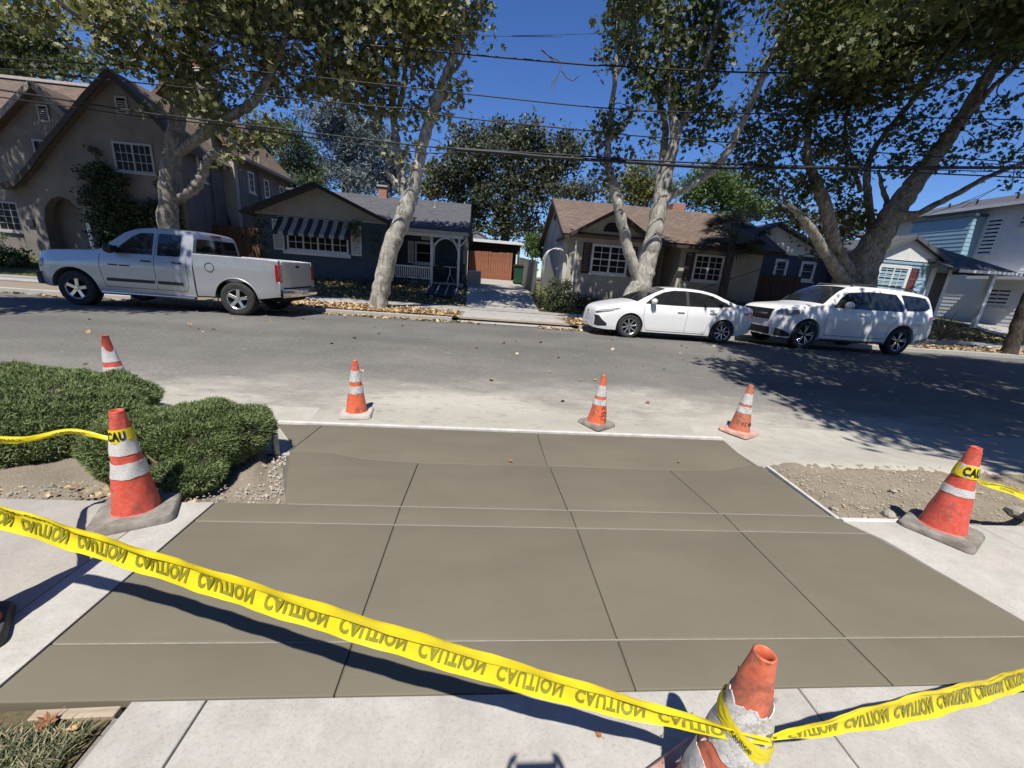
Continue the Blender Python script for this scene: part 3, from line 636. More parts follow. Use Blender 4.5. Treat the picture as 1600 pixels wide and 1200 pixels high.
def strip_pt():
    x = random.choice((random.gauss(-3.4, 1.6), random.uniform(-7.5, -.9), random.gauss(-2, 1), random.uniform(2.9, 5), random.uniform(10, 22))); y = min(13.95, max(12.38, random.gauss(12.9, .5)))
    if -.7 < x < 2.85: x -= 3.4
    return (x, y, far_z(y)+.01)
litter('strip_leaves', 3800, strip_pt, .035, .085, LITTER)
def yard_pt():
    y = random.uniform(15.3, 18); x = random.uniform(-12, 24)
    if -.7 < x < 2.3: x -= 4
    return (x, y, far_z(y)+.01)
litter('yard_leaves', 2600, yard_pt, .035, .08, LITTER)
def bedleaf_pt(): return (random.choice((random.gauss(-2.35, .18), random.uniform(-4.5, -1.8))), random.uniform(2.48, 2.68), -.03)
litter('bed_leaves', 120, bedleaf_pt, .012, .032, LITTER)
# a few bigger leaves in the grass corner
for px, py, s, mt, lb in ((72, 1128, .032, LEAF_BRN, 'large curled brown leaf in the corner grass'), (112, 1140, .022, LEAF_TAN, 'pale crumpled leaf between grass and pavement'), (128, 660, .0, LEAF_TAN, '')):
    if s:
        o = leaf_mesh(mt, s, .8).build('fallen_leaf', mt, fix=False); p = atZ(px, py, .02); o.location = p; o.rotation_euler = (.2, -.3, random.uniform(0, 6)); tag(o, lb, 'leaf', 'leaves in the corner grass')
# ---------------------------------------------------------------- grass tuft in the near corner
def grass_mat():
    m, nt, b, out = new_mat('grass_blade'); a = nd(nt, 'ShaderNodeAttribute'); a.attribute_name = 'rnd'
    nt.links.new(ramp(nt, a.outputs['Fac'], [(0, (.05, .07, .03)), (.4, (.095, .12, .058)), (.62, (.20, .19, .10)), (1, (.40, .33, .19))]), b.inputs['Base Color']); b.inputs['Roughness'].default_value = .6; return m
def grass(name, n, fn, h0, h1, w=.0035):
    V = np.zeros((n, 5, 3)); 
    for i in range(n):
        p = np.array(fn()); h = random.uniform(h0, h1); a = random.uniform(0, 6.28); l = random.uniform(.2, 1.0)*h; d = np.array((math.cos(a), math.sin(a), 0)); q = np.array((-d[1], d[0], 0))*w
        V[i] = (p-q, p+q, p+d*l*.35+q*.8+(0, 0, h*.6), p+d*l*.35-q*.8+(0, 0, h*.6), p+d*l+(0, 0, h*.85))
    F = np.concatenate([np.array([(0, 1, 2), (0, 2, 3), (3, 2, 4)])[None]+5*np.arange(n)[:, None, None]]).reshape(-1, 3)
    o = raw_mesh(name, V.reshape(-1, 3), F, GRASS, None, np.repeat(RNG.random(n), 3)); o['kind'] = 'stuff'; return o
GRASS = grass_mat()
def g_pt(): return (-1.29-abs(random.gauss(0, .22)), random.uniform(.3, 1.075), -.02)
grass('corner_grass', 9000, g_pt, .025, .065, .0028)
def lawn_pt():
    while True:
        x, y = random.uniform(-12, 24), random.uniform(15.35, 18)
        if not (-.7 < x < 2.3): return (x, y, far_z(y)-.01)
grass('lawn_grass', 16000, lawn_pt, .04, .10, .012)

# ---------------------------------------------------------------- clipped junipers
def needle_mat():
    m, nt, b, out = new_mat('juniper'); a = nd(nt, 'ShaderNodeAttribute'); a.attribute_name = 'rnd'
    f = noise(nt, geoco(nt), 3.0, 4, .6)
    col = ramp(nt, a.outputs['Fac'], [(0, (.065, .095, .035)), (.45, (.145, .20, .075)), (.8, (.225, .29, .115)), (.95, (.31, .33, .14)), (1, (.32, .24, .13))])
    col = mix(nt, ramp(nt, f, [(.35, 0), (.7, .5)]), col, (.19, .235, .10))
    nt.links.new(col, b.inputs['Base Color']); b.inputs['Roughness'].default_value = .6; b.inputs['Specular IOR Level'].default_value = .3; return m
NEEDLE = needle_mat(); TWIG = M('twig', (.10, .07, .045), (.16, .12, .08), .9, 10)
def juniper(label, loc, lobes, n, seed):
    """lobes: (cx,cy,cz,rx,ry,rz) ellipsoids in local space; sprays sit on the union surface and lean out and up"""
    rg = np.random.default_rng(seed); t = thing('juniper_hedge', label, 'hedge', loc, 0, 'clipped junipers beside the driveway')
    pts = []; nor = []; L = np.array(lobes)
    area = (L[:, 3]*L[:, 4]+L[:, 3]*L[:, 5]+L[:, 4]*L[:, 5]); pr = area/area.sum()
    while len(pts) < n:
        k = rg.choice(len(L), p=pr); d = rg.normal(size=3); d /= np.linalg.norm(d); c, r = L[k, :3], L[k, 3:]
        p = c+d*r*(1-.16*rg.random()**2)
        if p[2] < .03: continue
        ins = False
        for j in range(len(L)):
            if j != k and (((p-L[j, :3])/L[j, 3:])**2).sum() < .8: ins = True; break
        if ins: continue
        nn = d/r; nn /= np.linalg.norm(nn)
        cl = math.sin(p[0]*9+p[1]*4)*math.sin(p[1]*8-p[2]*7)*math.sin(p[2]*9+p[0]*5)+.5*math.sin(p[0]*21+1)*math.sin(p[1]*19+p[2]*17)      # clumps and hollows
        p = p+nn*.05*cl
        if cl < -.35 and rg.random() < .6: continue
        pts.append(p); nor.append(nn)
    pts = np.array(pts); nor = np.array(nor); m = len(pts)
    # each spray: a feather of 3 narrow blades
    d = nor+np.array((0, 0, .35))+rg.normal(size=(m, 3))*.45; d /= np.linalg.norm(d, axis=1)[:, None]
    ln = rg.uniform(.022, .05, m)[:, None]; V = np.zeros((m, 4, 3, 3))
    for b in range(4):
        e = d+rg.normal(size=(m, 3))*.5; e /= np.linalg.norm(e, axis=1)[:, None]; s = np.cross(e, rg.normal(size=(m, 3))); s /= np.linalg.norm(s, axis=1)[:, None]+1e-9
        o_ = pts-d*.02+d*ln*(b*.18); V[:, b, 0] = o_-s*.0042; V[:, b, 1] = o_+s*.0042; V[:, b, 2] = o_+e*ln*.85
    F = np.arange(m*12).reshape(-1, 3); f = raw_mesh('foliage', V.reshape(-1, 3)-0, F, NEEDLE, t, np.repeat(np.clip(rg.random(m)*.75+.25*rg.random(m), 0, 1), 4)); f['kind'] = 'stuff'
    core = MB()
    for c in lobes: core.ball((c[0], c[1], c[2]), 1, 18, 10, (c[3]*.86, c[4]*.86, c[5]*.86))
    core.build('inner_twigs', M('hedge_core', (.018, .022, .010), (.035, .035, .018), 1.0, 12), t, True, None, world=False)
    for k in range(10):
        st_ = MB()
        a = rg.uniform(0, 6.28); l = lobes[k % len(lobes)]; st_.tube([(l[0], l[1], -.05), (l[0]+.3*l[3]*math.cos(a), l[1]+.3*l[4]*math.sin(a), .12), (l[0]+.7*l[3]*math.cos(a), l[1]+.7*l[4]*math.sin(a), .3)], [.02, .014, .006], 6)
        st_.build('stem', TWIG, t, True, None, world=False)
    return t
juniper('wide flat topped green juniper filling the left edge', (-4.0, 3.7, -.1), [(-.2, 0, .2, .95, .8, .31), (-.9, .1, .2, 1.2, .85, .33), (-1.9, .0, .2, 1.2, .85, .33), (-.1, .3, .2, .75, .6, .27), (-.25, -.42, .17, .75, .5, .28), (.16, -.12, .19, .66, .72, .29), (.10, -.48, .16, .64, .45, .27), (-.6, -.55, .16, .7, .42, .27), (-2.0, -.45, .17, .8, .48, .29), (-1.4, -.4, .18, 1.0, .5, .30)], 66000, 3)
juniper('smaller rounded juniper nearest the new concrete', (-2.26, 3.02, -.06), [(0, .05, .24, .42, .42, .26), (-.24, -.06, .23, .36, .38, .25), (.16, .18, .25, .32, .32, .23), (.12, -.26, .13, .28, .24, .15)], 36000, 5)
# ---------------------------------------------------------------- vehicles
def paint(name, c, metallic=0.0, rough=.3):
    m, nt, b, out = new_mat(name); co = objco(nt)
    col = mix(nt, ramp(nt, noise(nt, co, 2.2, 5, .6), [(.4, 0), (.75, .25)]), c, tuple(x*.86 for x in c))
    b.inputs['Metallic'].default_value = metallic; nt.links.new(col, b.inputs['Base Color'])
    nt.links.new(ramp(nt, noise(nt, co, 9, 4), [(.3, rough), (.8, rough+.12)]), b.inputs['Roughness'])
    b.inputs['Coat Weight'].default_value = .7; b.inputs['Coat Roughness'].default_value = .06; return m
P_WHITE = paint('white_paint', (.80, .80, .80)); P_SILVER = paint('silver_paint', (.47, .485, .51), .7, .36); P_BLACK = paint('black_paint', (.012, .013, .017))
GLASS_C = M('tinted_glass', (.012, .014, .016), (.02, .022, .024), .04, 3, spec=.7); TYRE = M('tyre_rubber', (.018, .018, .019), (.035, .034, .033), .85, 20)
RIM = M('alloy', (.62, .62, .64), (.48, .48, .50), .25, 8, metallic=.9); CHROME = M('chrome', (.70, .70, .71), None, .2, metallic=1.0); BLK = M('black_plastic', (.014, .014, .015), (.025, .025, .026), .55, 8)
DARK = M('wheel_well_black', (.006, .006, .006), None, .95); TAIL = M('tail_lamp_red', (.32, .008, .012), (.22, .006, .01), .15, 5, coat=.8); LAMP = M('headlamp_lens', (.42, .44, .46), (.18, .19, .2), .08, 7, spec=.8); AMBER = M('amber_lens', (.6, .16, .02), None, .2)
SEAM = M('door_gap', (.02, .02, .022), None, .9); PLATE = M('number_plate', (.62, .63, .66), (.5, .5, .55), .5, 40); CHARG = M('charcoal_rim', (.10, .10, .11), None, .5)
def wheel(car, x, y, R_, w, style, side):
    """side -1: outer face looks to -Y"""
    t = thing('wheel', None, None); t.parent = car; t.location = (x, y, R_)
    T = Matrix.Rotation(R(90), 4, 'X')                      # local z -> -y
    rr = R_*(.68 if style != 'truck' else .60); h = w/2
    mb = MB(); mb.lathe([(rr, -h), (R_*.93, -h), (R_*.985, -h*.8), (R_, -h*.5), (R_, -.1*h), (R_*.985, -.06*h), (R_*.985, .06*h), (R_, .1*h), (R_, h*.5), (R_*.985, h*.82), (R_*.93, h), (R_*.80, h*1.02), (rr, h*.92)], 40, T); mb.build('tyre', TYRE, t, True, 50, world=False)
    mb = MB(); mb.lathe([(.001, h*.30), (rr*.9, h*.30), (rr*.93, h*.85), (rr*1.0, h*.95), (rr*1.005, h*.86)], 40, T); mb.build('rim', RIM if style in ('truck',) else RIM, t, True, 40, world=False)
    mb = MB(); mb.lathe([(.001, h*.36), (rr*.88, h*.36)], 32, T); mb.build('brake_shadow', DARK, t, world=False)
    n = {'truck': 5, 'sedan': 8, 'suv': 5}[style]; sp = MB()
    for k in range(n):
        a = 2*math.pi*k/n+.2
        for da in ((-.16, .16) if style == 'suv' else (0,)):
            ww = {'truck': .34, 'sedan': .17, 'suv': .115}[style]*rr
            p0 = (rr*.12*math.cos(a), rr*.12*math.sin(a), h*.70); p1 = (rr*.93*math.cos(a+da), rr*.93*math.sin(a+da), h*.78)
            m_ = MB(); m_.beam(p0, p1, ww, h*.22); m_.v = [tuple(T @ Vector(v)) for v in m_.v]; m_.build('spoke', CHROME if style == 'truck' else RIM, t, world=False, bevel=.008)
    mb = MB(); mb.lathe([(.001, h*.92), (rr*.17, h*.90), (rr*.21, h*.6)], 20, T); mb.build('hub_cap', CHROME if style == 'truck' else CHARG, t, True, 40, world=False)
    if side > 0: t.rotation_euler = (0, 0, math.pi)
    t.name = 'wheel'; return t
def interp(pts, x):
    a = np.array(pts); return float(np.interp(x, a[:, 0], a[:, 1]))
def smooth_interp(pts):
    """piecewise cubic through points with limited slopes"""
    a = np.array(pts, float); x, y = a[:, 0], a[:, 1]; d = np.diff(y)/np.maximum(np.diff(x), 1e-6); m = np.zeros(len(x)); m[0], m[-1] = d[0], d[-1]
    for i in range(1, len(x)-1): m[i] = 0 if d[i-1]*d[i] <= 0 else 2*d[i-1]*d[i]/(d[i-1]+d[i])
    def f(q):
        i = int(np.clip(np.searchsorted(x, q)-1, 0, len(x)-2)); h = x[i+1]-x[i]; t = np.clip((q-x[i])/h, 0, 1)
        return float((2*t**3-3*t*t+1)*y[i]+(t**3-2*t*t+t)*h*m[i]+(-2*t**3+3*t*t)*y[i+1]+(t**3-t*t)*h*m[i+1])
    return f
class Body:
    def __init__(s, S):
        s.S = S; s.top = smooth_interp(S['top']); s.belt0 = smooth_interp(S['belt']); s.w0 = smooth_interp(S['plan']); s.tum = S['tumble']
    def belt(s, x): return min(s.belt0(x), s.top(x)-.025)
    def bot(s, x):
        z = interp(s.S['bot'], x)
        for c in s.S['wheels']:
            d = abs(x-c)
            if d < s.S['Ra']: z = max(z, s.S['Rt']+math.sqrt(s.S['Ra']**2-d*d)*s.S.get('archk', 1))
        return z
    def y(s, x, z):
        w, b, lo = s.w0(x), s.belt(x), interp(s.S['bot'], x)
        if z <= b:
            t = (z-lo)/max(.05, b-lo); k = np.interp(t, [0, .12, .3, .55, .70, .82, 1.0], s.S.get('side', [.945, .968, .982, .996, 1.0, .992, .965]))
            return w*float(k)
        return w*s.S.get('side', [.965])[-1]-(z-b)*s.tum-.10*max(0, z-b)**2*(.6 if s.tum > .2 else 0)
    def ring(s, x):
        z0, b, t = s.bot(x), s.belt(x), s.top(x); pts = []
        z0 = min(z0, b-.02)
        for k in range(11): z = z0+(b-z0)*k/10; pts.append((s.y(x, z), z))
        for k in range(1, 7): z = b+(t-.02-b)*k/6; pts.append((s.y(x, z), z))
        ye = s.y(x, t-.02); cr = s.S.get('crown', .035)
        for k in (.985, .95, .88, .7, .5, .25, 0): pts.append((ye*k, t-.02+.02*min(1, (1-k)*12)+cr*(1-k*k)-cr*.0))
        return pts
    def build(s, name, mat, car):
        S = s.S; xs = set(np.linspace(S['x0'], S['x1'], 90)); xs |= set(S['x0']+(S['x1']-S['x0'])*np.array([.0, .002, .005, .009, .014, .02, .028, .04])); xs |= set(S['x1']-np.array([0, .004, .01, .02, .035, .06]))
        for c in S['wheels']:
            for a in np.linspace(0, math.pi, 33): xs.add(c+S['Ra']*.9995*math.cos(a))
            xs.add(c+S['Ra']*1.0005); xs.add(c-S['Ra']*1.0005)
        xs = sorted(x for x in xs if S['x0'] <= x <= S['x1']); P = []
        for x in xs:
            r = s.ring(x); P.append([(x, -y, z) for y, z in r]+[(x, y, z) for y, z in r[::-1][1:]])
        n = len(P[0]); mb = MB(); vs = [p for r in P for p in r]
        fs = [(i*n+k, i*n+(k+1) % n, (i+1)*n+(k+1) % n, (i+1)*n+k) for i in range(len(P)-1) for k in range(n)]
        fs += [tuple(range(n)), tuple(range((len(P)-1)*n, len(P)*n))[::-1]]
        mb.add(vs, fs); return mb.build(name, mat, car, True, 32, world=False)
    def side_patch(s, stations, sd, off=.006, nz=5, n=14):
        """stations: (x, zlo, zhi); patch on the flank at side sd"""
        st = np.array(stations, float); xs = sorted(set(np.linspace(st[0, 0], st[-1, 0], n)) | set(st[:, 0])); P = []
        for x in xs:
            lo, hi = np.interp(x, st[:, 0], st[:, 1]), np.interp(x, st[:, 0], st[:, 2])
            P.append([(x, sd*(s.y(x, lo+(hi-lo)*k/nz)+off), lo+(hi-lo)*k/nz) for k in range(nz+1)])
        mb = MB(); mb.grid(np.array(P)); return mb
    def top_patch(s, x0, x1, wf, off=.006, nx=10, ny=12, zmin=None):
        P = []
        for i in range(nx+1):
            x = x0+(x1-x0)*i/nx; t = s.top(x); ye = s.y(x, t-.02)*wf; cr = s.S.get('crown', .035); row = []
            for j in range(ny+1):
                k = (-1+2*j/ny); kk = abs(k)*wf; row.append((x, ye*k, t+cr*(1-kk*kk)-.02+.02*min(1, (1-kk)*12)+off))
            P.append(row)
        mb = MB(); mb.grid(np.array(P)); return mb
    def line(s, pts, sd, w=.008, off=.002):
        mb = MB(); q = []
        for (x0, z0), (x1, z1) in zip(pts, pts[1:]):
            for k in range(8): t = k/8; q.append((x0+(x1-x0)*t, z0+(z1-z0)*t))
        q.append(pts[-1]); mb.tube([(x, sd*(s.y(x, z)+off-w*.3), z) for x, z in q], w*.5, 5); return mb
def car_common(b, car, S):
    b.build('body', S['paint'], car)
    mb = MB(); xa, xb = S['wheels'][0]-.75, S['wheels'][1]+.62; w = S['w']
    mb.box(max(S['x0']+.1, xa), min(S['x1']-.1, xb), -w*.66, w*.66, S['Rt']*.75, S['Rt']+S['Ra']+.06); mb.build('underbody', DARK, car, world=False)
    for sd in (-1, 1):
        for c in S['wheels']: wheel(car, c, sd*(w-S['tw']/2-.025), S['Rt'], S['tw'], S['style'], sd)
def flat(b, car, name, mat, st, off=.006, both=True, **k):
    for sd in ((-1, 1) if both else (-1,)): b.side_patch(st, sd, off, **k).build(name, mat, car, True, None, world=False)
def handle(b, car, x, z, mat):
    for sd in (-1, 1):
        y = sd*(b.y(x, z)+.018); MB().box(x-.10, x+.10, y-.014, y+.014, z-.016, z+.016).build('door_handle', mat, car, True, 40, .007, world=False, seg=2)
def mirror(b, car, x, z, mat, s=1.0):
    for sd in (-1, 1):
        y = sd*(b.y(x, z)+.10*s); t = thing('mirror', None, None); t.parent = car; t.location = (x, y, z+.05); t.name = 'wing_mirror'
        mb = MB(); mb.ball((0, 0, .03), .1*s, 14, 8, (.75, 1.15, .80)); mb.build('housing', mat, t, True, None, world=False)
        MB().beam((.0, -sd*.1*s, -.03), (0, sd*.02, -.02), .05, .03).build('arm', BLK, t, world=False)
        MB().box(.062*s, .078*s, -.085*s, .085*s, -.03*s, .085*s).build('mirror_glass', GLASS_C, t, world=False, bevel=.005)
# --- white sedan
S = dict(x0=0, x1=4.63, w=.885, Rt=.325, Ra=.375, tw=.205, wheels=(.96, 3.66), style='sedan', paint=P_WHITE, tumble=.50, crown=.03,
    top=[(0, .50), (.03, .66), (.12, .755), (.3, .83), (.6, .905), (.85, .96), (1.06, .995), (1.35, 1.14), (1.7, 1.31), (2.0, 1.405), (2.4, 1.43), (2.9, 1.42), (3.3, 1.36), (3.75, 1.2), (4.1, 1.085), (4.4, 1.06), (4.53, 1.03), (4.6, .9), (4.63, .72)],
    belt=[(0, .47), (.3, .78), (.9, .905), (1.4, .93), (2.5, .945), (3.4, .985), (4.1, 1.0), (4.55, .96), (4.63, .69)],
    plan=[(0, .60), (.05, .70), (.15, .775), (.35, .83), (.8, .88), (1.4, .885), (3.4, .885), (4.0, .86), (4.35, .80), (4.55, .71), (4.63, .62)],
    bot=[(0, .22), (.3, .20), (.6, .20), (1.3, .20), (3.3, .20), (4.1, .24), (4.63, .36)])
def make_sedan(name, label, paint_, loc, rz=0):
    S_ = dict(S); S_['paint'] = paint_; b = Body(S_); car = thing(name, label, 'car', loc, rz, 'parked vehicles'); car_common(b, car, S_)
    ol = lambda x: b.top(x)-.075
    flat(b, car, 'side_window', GLASS_C, [(1.36, .985, 1.0), (1.6, .985, 1.17), (1.85, .985, 1.29), (2.15, .985, 1.355), (2.50, .99, 1.365)])
    flat(b, car, 'side_window', GLASS_C, [(2.58, .99, 1.365), (2.9, 1.0, 1.35), (3.15, 1.01, 1.31), (3.38, 1.02, 1.24), (3.50, 1.03, 1.18)])
    flat(b, car, 'quarter_window', GLASS_C, [(3.54, 1.035, 1.16), (3.74, 1.05, 1.08)])
    flat(b, car, 'window_trim', BLK, [(1.32, .972, .985), (1.6, .97, 1.19), (1.85, .97, 1.305), (2.15, .97, 1.372), (2.5, .975, 1.382), (2.9, .982, 1.366), (3.15, .99, 1.326), (3.38, 1.0, 1.257), (3.5, 1.008, 1.2), (3.77, 1.04, 1.075)], .003, n=40)
    b.top_patch(1.10, 1.92, .93).build('windshield', GLASS_C, car, True, None, world=False)
    b.top_patch(3.25, 4.02, .88).build('rear_window', GLASS_C, car, True, None, world=False)
    for sd in (-1, 1):
        b.line([(1.32, .95), (1.30, .6), (1.40, .30), (1.45, .24)], sd).build('door_seam', SEAM, car, True, None, world=False)
        b.line([(2.54, .98), (2.54, .3), (2.56, .24)], sd).build('door_seam', SEAM, car, True, None, world=False)
        b.line([(3.48, 1.0), (3.36, .75), (3.18, .5), (3.14, .26)], sd).build('door_seam', SEAM, car, True, None, world=False)
        b.line([(1.45, .245), (3.14, .245)], sd, .012).build('door_seam', SEAM, car, True, None, world=False)
    handle(b, car, 2.35, .82, paint_); handle(b, car, 3.28, .85, paint_); mirror(b, car, 1.52, .97, paint_)
    flat(b, car, 'headlight', LAMP, [(.06, .66, .685), (.2, .68, .74), (.42, .73, .785), (.62, .79, .815)], .008)
    flat(b, car, 'headlight_mask', BLK, [(.03, .61, .66), (.2, .665, .68), (.46, .725, .73)], .007)
    flat(b, car, 'tail_light', TAIL, [(4.22, .84, .90), (4.4, .80, .93), (4.6, .77, .92)], .008)
    mb = MB(); g = [(-.60, .25), (.60, .25), (.62, .40), (.56, .575), (-.56, .575), (-.62, .40)]
    mb.add([(-.035+.10*abs(y)**2.2*1.6, y, z) for y, z in g]+[(.06+.10*abs(y)**2.2*1.6, y, z) for y, z in g], [tuple(range(6)), (0, 6, 7, 1), (1, 7, 8, 2), (2, 8, 9, 3), (3, 9, 10, 4), (4, 10, 11, 5), (5, 11, 6, 0)]); mb.build('grille', BLK, car, world=False)
    for sd in (-1, 1): b.side_patch([(.012, .29, .57), (.09, .28, .57), (.18, .29, .46), (.32, .30, .36)], sd, .006).build('fog_lamp_recess', BLK, car, True, None, world=False)
    MB().box(-.034, -.022, -.15, .15, .36, .46).build('number_plate', PLATE, car, world=False, bevel=.003)
    MB().box(-.03, -.005, -.07, .07, .60, .655).build('badge', CHROME, car, world=False, bevel=.008)
    flat(b, car, 'rear_reflector', TAIL, [(4.52, .44, .49), (4.60, .44, .49)], .006)
    MB().box(4.625, 4.64, -.16, .16, .70, .80).build('number_plate', PLATE, car, world=False, bevel=.003)
    return car
pos = lambda px, py, xf, Y: (float(atY(px, py, Y)[0])-xf, Y)
def ground_at(y): return road_z(y)
sx = 4.12-.96
make_sedan('sedan', 'white four door sedan parked at the far kerb in front of the twin trunk', P_WHITE, (sx, 10.45+.885, .2), R(-.3))
# --- white SUV
SV = dict(x0=0, x1=5.10, w=.96, Rt=.385, Ra=.445, tw=.25, wheels=(.95, 3.99), style='suv', paint=P_WHITE, tumble=.36, crown=.035,
    top=[(0, .72), (.03, .92), (.12, 1.02), (.35, 1.09), (.8, 1.14), (1.1, 1.17), (1.30, 1.2), (1.6, 1.41), (1.9, 1.60), (2.2, 1.70), (2.7, 1.73), (3.0, 1.73), (3.7, 1.715), (4.3, 1.675), (4.62, 1.63), (4.70, 1.61), (4.85, 1.36), (4.98, 1.13), (5.06, 1.0), (5.10, .75)],
    belt=[(0, .68), (.3, 1.0), (1.2, 1.085), (2, 1.10), (3.5, 1.12), (4.6, 1.15), (4.9, 1.10), (5.10, .7)],
    plan=[(0, .74), (.05, .83), (.2, .90), (.5, .945), (1.0, .96), (4.2, .96), (4.7, .93), (5.0, .86), (5.10, .78)],
    bot=[(0, .30), (.4, .27), (1.4, .28), (3.5, .28), (4.6, .32), (5.10, .45)], side=[.95, .97, .985, .995, 1.0, .99, .965])
def make_suv(name, label, loc, rz=0):
    b = Body(SV); car = thing(name, label, 'car', loc, rz, 'parked vehicles'); car_common(b, car, SV)
    flat(b, car, 'side_window', GLASS_C, [(1.66, 1.15, 1.18), (1.85, 1.15, 1.40), (2.1, 1.15, 1.55), (2.56, 1.155, 1.60), (2.72, 1.155, 1.61)])
    flat(b, car, 'side_window', GLASS_C, [(2.80, 1.155, 1.615), (3.2, 1.16, 1.615), (3.62, 1.165, 1.60), (3.80, 1.17, 1.42), (3.86, 1.18, 1.24)])
    flat(b, car, 'quarter_window', GLASS_C, [(3.80, 1.58, 1.60), (3.96, 1.20, 1.60), (4.35, 1.21, 1.585), (4.60, 1.235, 1.56), (4.74, 1.30, 1.36)])
    flat(b, car, 'window_pillar', BLK, [(2.725, 1.15, 1.62), (2.795, 1.15, 1.62)], .005)
    b.top_patch(1.33, 2.08, .93).build('windshield', GLASS_C, car, True, None, world=False)
    b.top_patch(4.73, 4.93, .86).build('rear_window', GLASS_C, car, True, None, world=False)
    for sd in (-1, 1):
        b.line([(1.50, 1.12), (1.46, .8), (1.52, .42)], sd).build('door_seam', SEAM, car, True, None, world=False)
        b.line([(2.76, 1.15), (2.76, .42)], sd).build('door_seam', SEAM, car, True, None, world=False)
        b.line([(3.86, 1.18), (3.72, .95), (3.52, .75), (3.46, .42)], sd).build('door_seam', SEAM, car, True, None, world=False)
        b.line([(1.52, .42), (3.46, .42)], sd, .012).build('door_seam', SEAM, car, True, None, world=False)
        b.line([(1.55, .97), (3.7, .99)], sd, .006, .0).build('body_crease', P_WHITE, car, True, None, world=False)
        y = lambda x: sd*(b.y(x, b.top(x)-.02)-.09)
        MB().tube([(2.25, y(2.25), b.top(2.25)+.01), (2.35, y(2.35), b.top(2.35)+.065), (3.2, y(3.2), b.top(3.2)+.075), (4.2, y(4.2), b.top(4.2)+.07), (4.42, y(4.42), b.top(4.42)+.015)], .02, 8).build('roof_rail', BLK, car, True, None, world=False)
        MB().box(1.42, 3.52, sd*.87-.06, sd*.87+.06, .27, .335).build('sill_trim', BLK, car, world=False, bevel=.015)
        b.side_patch([(4.32, .87, .99), (4.52, .87, .99)], sd, .003).build('fuel_door' if sd < 0 else 'panel_cover', P_WHITE, car, True, None, world=False)
        for (xa, xb, za, zb) in ((4.31, 4.53, .865, .865), (4.31, 4.53, .995, .995)): b.line([(xa, za), (xb, zb)], sd, .006).build('door_seam', SEAM, car, True, None, world=False)
    handle(b, car, 2.55, 1.0, P_WHITE); handle(b, car, 3.55, 1.02, P_WHITE); mirror(b, car, 1.98, 1.15, P_WHITE, 1.2)
    flat(b, car, 'headlight', LAMP, [(.05, .86, .97), (.2, .86, 1.005), (.42, .88, 1.02), (.60, .92, 1.02)], .008)
    flat(b, car, 'side_marker', AMBER, [(.52, .90, .97), (.60, .93, .98)], .012)
    flat(b, car, 'tail_light', TAIL, [(4.76, .93, 1.08), (4.92, .90, 1.10), (5.04, .9, 1.08)], .008)
    flat(b, car, 'bumper_cladding', BLK, [(.02, .33, .52), (.1, .32, .52), (.3, .31, .46), (.48, .32, .40)], .004)
    flat(b, car, 'exhaust_valance', M('grey_trim', (.20, .2, .2), None, .5), [(4.55, .36, .44), (5.02, .44, .52)], .004)
    mb = MB(); g = [(-.58, .72), (.58, .72), (.62, 1.0), (-.62, 1.0)]; mb.add([(-.03+.06*y*y+.05*max(0, z-.8), y, z) for y, z in g]+[(.08, y, z) for y, z in g], [(0, 1, 2, 3), (0, 4, 5, 1), (1, 5, 6, 2), (2, 6, 7, 3), (3, 7, 4, 0)]); mb.build('grille', BLK, car, world=False)
    MB().box(-.04, -.02, -.5, .5, .85, .88).build('grille_bar', CHROME, car, world=False); MB().box(-.04, -.02, -.02, .02, .73, .99).build('grille_bar', CHROME, car, world=False)
    mb = MB(); g = [(-.70, .33), (.70, .33), (.66, .52), (-.66, .52)]; mb.add([(-.03+.06*y*y, y, z) for y, z in g]+[(.08, y, z) for y, z in g], [(0, 1, 2, 3), (0, 4, 5, 1), (1, 5, 6, 2), (2, 6, 7, 3), (3, 7, 4, 0)]); mb.build('lower_grille', BLK, car, world=False)
    MB().box(5.095, 5.11, -.16, .16, .80, .92).build('number_plate', PLATE, car, world=False, bevel=.003)
    return car
make_suv('suv', 'white suv with dark roof rails dappled by the big tree at right', (9.30-.91, 10.42+.96, .2), R(-.2)).scale = (.975, 1.0, 1.08)
# --- silver pickup
ST = dict(x0=0, x1=3.63, w=1.0, Rt=.40, Ra=.50, tw=.27, wheels=(.98, 4.55), style='truck', paint=P_SILVER, tumble=.30, crown=.03, archk=.97,
    top=[(0, .80), (.02, 1.06), (.08, 1.14), (.3, 1.21), (.9, 1.27), (1.40, 1.31), (1.62, 1.35), (1.85, 1.53), (2.15, 1.76), (2.4, 1.85), (2.8, 1.885), (3.3, 1.88), (3.52, 1.86), (3.59, 1.83), (3.63, 1.70)],
    belt=[(0, .76), (.2, 1.06), (.9, 1.14), (1.5, 1.19), (2.2, 1.225), (3.63, 1.25)],
    plan=[(0, .80), (.06, .90), (.2, .955), (.6, .995), (1.2, 1.0), (3.63, 1.0)],
    bot=[(0, .46), (.35, .42), (1.5, .38), (3.63, .38)], side=[.955, .975, .99, .995, 1.0, .995, .955])
